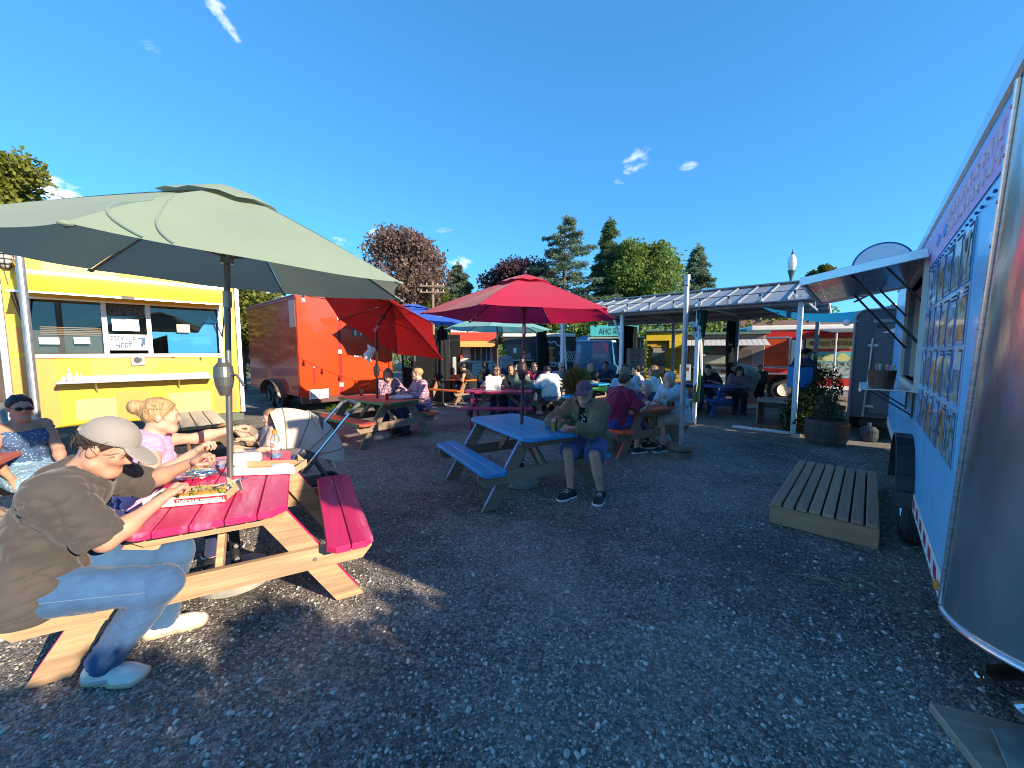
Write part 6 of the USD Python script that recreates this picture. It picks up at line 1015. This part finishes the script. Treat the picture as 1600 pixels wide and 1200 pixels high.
# ---- right orange table
seatp('man in a maroon tee with dark hair seen from behind', 1.60, 5.98, 60, dict(skin=S1, hair=('short', H['brown']), top=(maroon, .9, .05), bottom=(C('royal_shorts', (.025, .06, .26)), 1.0), shoe=bshoe, bulk=1.15, loose=.01), lean=20, head=(14, 10), RH=(.26, .44, .82), LH=(-.1, .42, .82), res=.0085, seed=23)
seatp('old woman with curly grey hair in a navy top at the red orange table', 2.55, 6.98, 225, dict(skin=S1, fem=True, hair=('bob', H['grey']), top=(navysh, 1.5), bottom=(djean, 1.9), shoe=bshoe), lean=20, head=(4, 12), h=.47, sc=.93, res=.0085, seed=24)
seatp('grey haired man in pale blue patterned shirt, chin on hand', 2.80, 6.46, 248, dict(skin=S2, hair=('short', H['grey']), top=(printm('hawaiian', (.40, .50, .56), (.06, .10, .12), 15, .19, (1, 1, 1.6)), .98, .14), bottom=(khaki, 1.0), shoe=bshoe, bulk=1.2, loose=.02), lean=16, head=(6, 8), RH=(.12, .34, .80), LH=(-.05, .24, 1.12), lpole=(-.4, .3, -1), res=.0085, seed=25)
# ---- back rows
seatp('woman with dark glasses and pale sleeveless top behind the menu stand', -.40, 9.52, 172, dict(skin=S1, fem=True, hair=('long', H['brown']), glasses=True, top=(C('cream_top', (.5, .42, .34)), .3), bottom=(djean, 1.9), shoe=bshoe), lean=14, RH=(.2, .3, .9), seed=26, res=.013)
seatp('man in white cap and grey green jacket, hand at his chin', .18, 9.42, 190, dict(skin=S2, hair=('short', H['grey']), cap=C('white_cap', (.6, .58, .54)), glasses=True, top=(greenj, 1.95), bottom=(jean, 1.9), shoe=bshoe, bulk=1.1), lean=16, RH=(.02, .24, 1.1), LH=(-.2, .34, .8), seed=27, res=.013)
seatp('dark haired person in black beside the menu stand', -.02, 9.9, 185, dict(skin=S3, fem=True, hair=('long', H['dark']), top=(blackt, 1.5), bottom=(djean, 1.9), shoe=bshoe), lean=12, seed=28, res=.013)
seatp('woman in a maroon top and sunglasses behind the crimson umbrella pole', .62, 11.05, 165, dict(skin=S1, fem=True, hair=('long', H['auburn']), glasses=True, top=(maroon, 1.2), bottom=(djean, 1.9), shoe=bshoe), lean=8, seed=29, res=.013)
seatp('broad man in a white tee sitting with his back to the camera', .98, 9.55, -18, dict(skin=S1, hair=('short', H['dark']), top=(whitec, .95, .06), bottom=(C('lavender_shorts', (.22, .21, .30)), 1.0), bottomname='shorts', shoe=wshoe, bulk=1.2, loose=.02), lean=24, RH=(.28, .40, .82), LH=(-.25, .40, .82), head=(0, 22), RF=(.30, .25, .08), seed=30, res=.010)
seatp('grey haired man in a blue grey tee facing the man in white', 1.42, 11.0, 200, dict(skin=S2, hair=('short', H['grey']), glasses=True, top=(C('grey_blue_tee', (.2, .27, .36)), .9), bottom=(khaki, 1.0), shoe=bshoe), lean=12, head=(-40, 5), seed=31, res=.013)
seatp('man in a white tee and sunglasses at the orange back table', -2.42, 12.75, 95, dict(skin=S2, hair=('short', H['brown']), glasses=True, top=(whitec, .9), bottom=(khaki, 1.0), shoe=wshoe), lean=12, head=(0, 8), seed=32, res=.014)
seatp('woman in a black tank top bending forward at the orange back table', -1.28, 12.1, 285, dict(skin=S3, fem=True, hair=('short', H['dark']), top=(blackt, 0), bottom=(djean, 1.9), shoe=bshoe), lean=26, head=(0, 20), seed=33, res=.014)
seatp('dark haired person in black seen from behind at the orange table', -.78, 12.4, 300, dict(skin=S3, fem=True, hair=('long', H['dark']), top=(blackt, 1.2), bottom=(djean, 1.9), shoe=bshoe), lean=14, seed=34, res=.015)
seatp('woman with long light brown hair and pale blue top behind the maroon tee', 2.32, 7.95, 20, dict(skin=S1, fem=True, hair=('long', H['light']), top=(C('pale_blue_top', (.42, .50, .58)), .6), bottom=(djean, 1.9), shoe=bshoe), lean=8, head=(50, 4), seed=35, res=.012)
seatp('young man with dark hair and sunglasses facing the camera behind the maroon tee', 2.78, 9.45, 195, dict(skin=S3, hair=('short', H['dark']), glasses=True, top=(blackt, .9), bottom=(djean, 1.9), shoe=bshoe), lean=4, seed=36, res=.012)
seatp('bald man in a black tee at the blue table further back', 2.45, 11.25, 250, dict(skin=S1, hair=None, top=(blackt, .9), bottom=(khaki, 1.0), shoe=bshoe, bulk=1.15), lean=14, head=(0, 12), seed=37, res=.014)
seatp('man in a dark cap beside the pavilion post further back', 2.95, 12.0, 215, dict(skin=S3, hair=('short', H['dark']), top=(djean, 1.2), bottom=(djean, 1.9), shoe=bshoe), lean=6, seed=38, res=.015)
seatp('woman with long auburn blonde hair and white top at the lime green table', 3.28, 8.60, 310, dict(skin=S1, fem=True, hair=('long', H['light']), top=(whitec, .7), bottom=(djean, 1.9), shoe=bshoe), lean=10, RH=(.34, .30, .80), seed=39, res=.012)
seatp('woman with a dark bun beside the auburn blonde woman', 3.05, 9.05, 300, dict(skin=S1, fem=True, hair=('bun', H['dark']), top=(C('lilac_top', (.5, .45, .55)), .7), bottom=(djean, 1.9), shoe=bshoe), lean=10, seed=40, res=.013)
# ---- right side
seatp('woman in a mauve top looking at her phone by the deep blue table', 6.05, 10.3, 200, dict(skin=S3, fem=True, hair=('long', H['dark']), top=(mauve, 1.8), bottom=(blackt, 1.95), shoe=bshoe, bulk=1.05), lean=24, head=(0, 34), RH=(.05, .36, .72), LH=(-.06, .36, .72), RF=(.10, .44, .08), hands=('grip', 'grip'), seed=41, res=.012)
seatp('person in a black tee leaning over the deep blue table', 5.65, 10.9, 222, dict(skin=S1, hair=('short', H['dark']), top=(blackt, .9), bottom=(djean, 1.9), shoe=bshoe), lean=26, head=(0, 20), seed=42, res=.013)
person('man in a pale grey tee bending far forward over the phone woman', (6.95, 11.0), 285, dict(skin=S1, hair=('short', H['brown']), top=(paleg, .9, .07), bottom=(khaki, 1.0), shoe=wshoe), stand=True, lean=66, head=(0, 55), RH=(.25, .55, .95), LH=(-.25, .55, .95), res=.012, seed=43)
person('child in dark clothes standing behind the white pavilion post', (7.1, 11.0), 200, dict(skin=S3, hair=('short', H['dark']), top=(C('dark_olive', (.06, .055, .045)), 1.6), bottom=(blackt, 1.2), shoe=bshoe), stand=True, sc=.74, RH=(.16, .2, 1.15), LH=(-.2, .05, .85), res=.015, seed=44)
person('man in a dark blue shirt and black cap standing at the red truck', (7.62, 10.1), 100, dict(skin=S2, hair=('short', H['dark']), cap=C('black_cap', (.014, .014, .016)), top=(dkbl, .95), bottom=(djean, 1.95), shoe=bshoe), stand=True, RH=(.2, .40, 1.1), LH=(-.2, .45, 1.15), res=.011, seed=45)
person('man in a grey tee standing in front of the red and white booth', (-.25, 13.2), 20, dict(skin=S1, hair=('short', H['light']), top=(greyc, .9), bottom=(navysh, 1.0), shoe=bshoe), stand=True, RH=(.22, .06, .86), LH=(-.22, .06, .86), res=.014, seed=46)
person('long haired person in brown standing by the Happy Delicious sign', (8.95, 11.9), 190, dict(skin=S3, fem=True, hair=('long', H['dark']), top=(C('brown_top', (.07, .04, .03)), 1.7), bottom=(djean, 1.9), shoe=bshoe), stand=True, RH=(.22, .06, .86), LH=(-.22, .06, .86), res=.015, seed=47)
# ---------------- things on the tables (pink table local frame: origin (-1.98,2.62), yaw -29)
def onT(x, y, z=.751, o=(-1.98, 2.62), yw=-29): b = R_(yw); return (o[0] + x * math.cos(b) + y * math.sin(b), o[1] - x * math.sin(b) + y * math.cos(b), z)
kraft = mat('kraft_card', (.48, .34, .20), .75, vary=.06); wcard = mat('white_card', (.70, .68, .66), .6, vary=.03)
def pizza(label, x, y, yw, L, W, txt=None):
    t = thing('takeaway_box', label, 'box', onT(x, y), yw); hgt = .05
    obj('tray_floor', box((0, 0, .003), (L, W, .006), .001), kraft, t)
    for s in (-1, 1):
        obj('tray_side', box((0, s * W / 2, hgt / 2 + .002), (L, .006, hgt), .001, np.array([[1, 0, 0], [0, .97, s * -.24 * 1], [0, s * .24, .97]])), wcard if s < 0 else kraft, t); obj('tray_end', box((s * L / 2, 0, hgt / 2 + .002), (.006, W, hgt), .001), kraft if s > 0 else wcard, t)
    obj('front_lining', box((0, -W / 2 + .006, hgt / 2 + .004), (L - .01, .003, hgt - .01), .0005), kraft, t); obj('corner_flap', prism([(0, 0), (.05, 0), (0, .05)], 0, .004).apply_transform(np.array([[1, 0, 0, L / 2 - .055], [0, 0, 1, W / 2 - .02], [0, 1, 0, hgt], [0, 0, 0, 1.]])), kraft, t)
    if txt:
        lb = obj('printed_label', box((.08, -W / 2 - .0045, hgt / 2 + .002), (.26, .002, .032), .0005), plain('label_red', (.50, .03, .05), .5), t)
        obj('lettering', xf(text(txt, .02, .0012, True, .235), RY, (.08, -W / 2 - .0058, hgt / 2 + .002)), white, lb)
    return t
pz = pizza('open takeaway box with tacos and printed front edge', -.13, -.33, -16, .40, .20, 'Delicious moments !')
fr_ = np.random.default_rng(8); yfood = mat('taco_yellow', (.50, .28, .06), .6, vary=.4, scale=40); gfood = mat('lettuce_green', (.14, .24, .03), .5, vary=.5, scale=40); wfood = mat('onion_white', (.55, .50, .38), .5)
def onbox(t): return tuple(t.GetAttribute('xformOp:translate').Get()), -t.GetAttribute('xformOp:rotateZ').Get()
loc, yw_ = onbox(pz); fd = thing('tacos', 'pile of tacos with green leaves in the open box', 'food', loc, yw_)
for k in range(4): obj('tortilla', xf(ball((0, 0, 0), (.06, .055, .022), 2), None, (-.06 + k * .055, .01 * (k % 2), .026)), yfood, fd)
for k in range(90): p = fr_.normal(size=3) * [.07, .028, .006] + [.03, .0, .056]; obj('topping', leaves(np.array([p]), .03, fr_, .1, .5), [gfood, gfood, wfood, yfood][k % 4], fd) if k < 60 else None
eb = pizza('emptied takeaway box with crumpled paper, at the table end', .24, .10, -6, .44, .20)
loc, yw_ = onbox(eb); nk = thing('crumpled_napkin', 'crumpled pale napkin in the emptied box', 'napkin', (loc[0] + .09, loc[1], loc[2]), yw_); m = trimesh.creation.icosphere(3); m.vertices *= (1 + .5 * (meshkit.fbm(m.vertices * 3, 3, 4)[:, None] - .5)) * np.array([.08, .035, .025]); m.vertices += [0, 0, .03]; obj('paper', m, C('pale_paper', (.55, .58, .62)), nk)
t = thing('foil_tray', 'crumpled foil tray of food in front of the blonde woman', 'tray', onT(-.22, .18), -20); m = trimesh.creation.icosphere(3); m.vertices *= (1 + .35 * (meshkit.fbm(m.vertices * 4, 3, 9)[:, None] - .5)) * np.array([.13, .10, .03]); m.vertices += [0, 0, .024]; obj('foil', m, plain('foil', (.7, .7, .72), .25, 1.), t)
for k in range(26): p = fr_.normal(size=3) * [.05, .04, .004] + [0, 0, .058]; obj('food_piece', leaves(np.array([p]), .04, fr_, .1, .5), [yfood, wfood, gfood][k % 3], t)
t = thing('plastic_container', 'clear plastic clamshell container behind the umbrella pole', 'container', onT(.06, .38), -25); cl = plain('clear_plastic', (.85, .87, .9), .08, 0., transmission_weight=.85, ior=1.25)
obj('tray', cat_([box((0, 0, .02), (.2, .15, .006), .002)] + [box((s * .1, 0, .035), (.006, .15, .03), .002) for s in (-1, 1)] + [box((0, s * .075, .035), (.2, .006, .03), .002) for s in (-1, 1)]), wcard, t); obj('lid', xf(ball((0, 0, 0), (.11, .08, .05), 2), None, (.0, .02, .06)), cl, t)
t = thing('small_cup', 'small blue lidded plastic cup by the foil tray', 'cup', onT(-.10, .36)); obj('cup', lathe([(0, 0), (.028, 0), (.036, .06), (0, .06)], 18), cl, t); obj('contents', lathe([(0, .004), (.024, .004), (.028, .03), (0, .03)], 16), plain('blue_sauce', (.03, .10, .45), .3), t)
def bottle(label, p):
    t = thing('drink_bottle', label, 'bottle', p); obj('bottle_body', lathe([(0, 0), (.034, .0), (.037, .01), (.037, .07), (.033, .085), (.037, .10), (.037, .15), (.030, .18), (.017, .20), (.017, .21), (0, .21)], 24), plain('bottle_clear', (.86, .88, .9), .06, 0., transmission_weight=.88, ior=1.2), t); obj('drink', lathe([(0, .004), (.033, .004), (.034, .035), (0, .035)], 20), plain('blue_drink', (.02, .22, .55), .2), t)
    obj('screw_cap', lathe([(0, .205), (.021, .205), (.021, .235), (0, .235)], 20), plain('orange_cap', (.75, .24, .03), .4), t); lb = obj('label_band', lathe([(.0376, .075), (.0380, .076), (.0380, .135), (.0376, .136)], 24), plain('label_white', (.68, .68, .68), .4), t)
    obj('label_mark', cat_([xf(text('G', .035, .001, True), RY @ np.eye(3), (0, -.0395, .112)), xf(prism([(0, 0), (.004, .014), (-.003, .013), (.003, .03), (.002, .017), (.008, .018)], 0, .001), RY, (.0, -.041, .098))]), plain('label_orange', (.7, .14, .02)), lb)
bottle('clear sports drink bottle with orange cap and blue drink left', onT(.26, .50))
t = thing('fork', 'silver fork lying across the open takeaway box', 'fork', onT(.05, -.26, .803), 30); obj('handle', tube([(0, -.09, .0), (0, .02, .006), (0, .06, .0)], [.006, .004, .007], 6), chrome, t); [obj('tine', tube([(-.009 + k * .006, .06, 0), (-.010 + k * .0065, .10, .006)], .0016, 5), chrome, t) for k in range(4)]
t = thing('paper_wrapper', 'torn grey wrapper standing at the corner of the taco box', 'wrapper', onT(.075, -.30, .755), 20); obj('wrapper_sheet', grid(np.array([[(x * .1, .02 * math.sin(x * 5 + y), .0 + y * .075 + .02 * x) for x in np.linspace(-.6, .6, 7)] for y in np.linspace(0, 1, 5)])), C('wrapper_grey', (.36, .37, .38)), t, smooth=True)
# blue table
def glassware(label, p, fill=None, fh=.11, h=.15, r0=.030, r1=.042, head=None):
    t = thing('glass', label, 'glass', p); obj('glass_wall', lathe([(0, 0), (r0, 0), (r1, h), (r1 - .003, h), (r0 - .003, .012), (0, .012)], 24), pane('clear_glass', (.95, .96, .97)), t)
    if fill is not None: q = r0 + (r1 - r0) * fh / h - .0045; obj('drink', lathe([(0, .014), (r0 - .004, .014), (q, fh), (0, fh)], 22), fill, t)
    if head: obj('froth', lathe([(0, fh + .001), (q, fh + .001), (q + .001, fh + .015), (0, fh + .017)], 22), plain('froth', (.72, .66, .56), .8), t)
beer = plain('beer', (.80, .42, .05), .15, 0.); redd_ = plain('red_drink', (.45, .02, .03), .15); dark_ = plain('dark_drink', (.03, .015, .01), .15)
glassware('pint glass of golden beer on the blue table', (.46, 4.20, .751), beer, .12, .155, .032, .045, True)
glassware('glass of red drink on the orange and green table', (-2.98, 7.55, .751), redd_, .08, .13)
t = thing('drink_can', 'red drink can by the tilted umbrella pole', 'can', (-2.30, 7.02, .751)); obj('can_body', lathe([(0, 0), (.028, 0), (.033, .008), (.033, .105), (.027, .118), (0, .118)], 20), plain('can_red', (.5, .02, .03), .25, .5), t); obj('can_top', lathe([(0, .119), (.026, .119), (.026, .117), (0, .117)], 18), alu, t)
t = thing('food_paper', 'crumpled white food papers on the orange and green table', 'paper', (-2.08, 7.2, .751)); m = trimesh.creation.icosphere(3); m.vertices *= (1 + .6 * (meshkit.fbm(m.vertices * 3, 3, 14)[:, None] - .5)) * np.array([.22, .12, .04]); m.vertices += [0, 0, .03]; obj('paper', m, C('pale_paper', (.55, .58, .62)), t)
glassware('tall empty glass nearest the old woman', (2.12, 6.62, .751), None, h=.16); glassware('tall empty glass in front of the old woman', (2.27, 6.45, .751), None, h=.16)
t = thing('food_box', 'brown card food box on the red orange table', 'box', (2.02, 6.30, .751), -30); obj('box_base', box((0, 0, .03), (.28, .16, .06), .004), kraft, t); obj('box_lid', box((0, .0, .063), (.285, .165, .006), .002), kraft, t)
t = thing('food_paper', 'crumpled white paper between the glasses on the red orange table', 'paper', (2.36, 6.38, .751)); m2 = m.copy(); m2.vertices *= .5; obj('paper', m2, whitec, t)
t = thing('drink_can', 'dark small cans at the corner of the red orange table', 'can', (2.56, 6.22, .751)); [obj('can_body', cyl((x, 0, 0), (x, 0, .07), .025, n=14), bronze, t) for x in (0, .07)]
t = thing('menu_stand', 'white printed menu stand on the rose pink table', 'menu', (-.42, 8.60, .751), 2); obj('sheet', box((0, 0, .17), (.34, .012, .32), .003), paper, t); obj('stand_foot', box((0, 0, .012), (.36, .10, .02), .004), cl, t)
for k in range(8): obj('print_line', box((-.02, -.0075, .30 - k * .03), (.24 - .05 * (k % 3), .002, .008), .0005), plain('print_grey', (.4, .38, .38)), t)
glassware('red cup beside the menu stand', (-.20, 8.62, .751), redd_, .09, .12); glassware('small red drink at the right end of the rose pink table', (.12, 8.75, .751), redd_, .06, .08)
t = thing('food_box', 'brown card box on the orange back table', 'box', (-1.85, 12.5, .751), 20); obj('box_base', box((0, 0, .06), (.42, .2, .12), .004), oran, t); glassware('dark drink on the orange back table', (-1.35, 12.35, .751), dark_, .1, .14)
for k, (x, y) in enumerate(((2.9, 8.75), (3.02, 8.82), (3.15, 8.95))): glassware(['clear plastic cup at the left of three on the lime table', 'clear plastic cup in the middle of three on the lime table', 'clear plastic cup at the right of three on the lime table'][k], (x, y, .751), plain('iced_water', (.6, .62, .65), .1), .1, .14)
t = thing('smartphone', 'dark phone in the hands of the woman in mauve', 'phone', (6.05 + .43 * math.sin(R_(200)), 10.3 + .43 * math.cos(R_(200)), .78), 200); obj('phone_body', box((0, 0, 0), (.075, .15, .009), .003), black, t)
t = thing('shoulder_bag', 'dark bag on the bench by the man in maroon', 'bag', (1.78, 6.55, .45), -30); obj('bag_body', xf(ball((0, 0, 0), (.16, .10, .14), 3), None, (0, 0, .13)), blackcloth, t); obj('strap', tube([(-.12, 0, .2), (0, 0, .36), (.12, 0, .2)], .012, 6), blackcloth, t)
t = thing('dry_straw', 'loose dry straw stalks on the gravel by the blue truck', 'straw', (2.38, 2.5, 0)); sr = np.random.default_rng(4); [obj('stalk', tube([(x, y, .012), (x + .12 * math.cos(a_), y + .12 * math.sin(a_), .02), (x + .2 * math.cos(a_), y + .25 * math.sin(a_ + .15), .012)], .0022, 4), plain('straw_tan', (.34, .26, .14), .8), t) for x, y, a_ in zip(sr.normal(0, .10, 7), sr.normal(0, .07, 7), sr.normal(2.7, .35, 7))]

# ---------------- repeats of one kind share a group
GROUPS = dict(picnic_table='picnic tables in the yard', patio_umbrella='open patio umbrellas', closed_umbrella='closed black umbrellas', curtain='tied pavilion curtains', string_lights='strings of light bulbs', garden_shrub='shrubs behind the photographer', street_tree='trees behind the blue truck', background_tree='trees beyond the stalls', column_cypress='column cypresses', fir_tree='fir trees', glass='drinking glasses on the tables', planter_shrub='shrubs by the pavilion corner', weed_clump='weeds along the trailers', menu_board='menu boards of the stalls', takeaway_box='takeaway boxes on the pink table', food_paper='crumpled food papers', drink_can='drink cans', person='people in the yard')
for p in stage.GetPrimAtPath('/World').GetChildren():
    b = p.GetName().rstrip('0123456789').rstrip('_')
    if b in GROUPS and not p.GetCustomDataByKey('group'): p.SetCustomDataByKey('group', GROUPS[b])
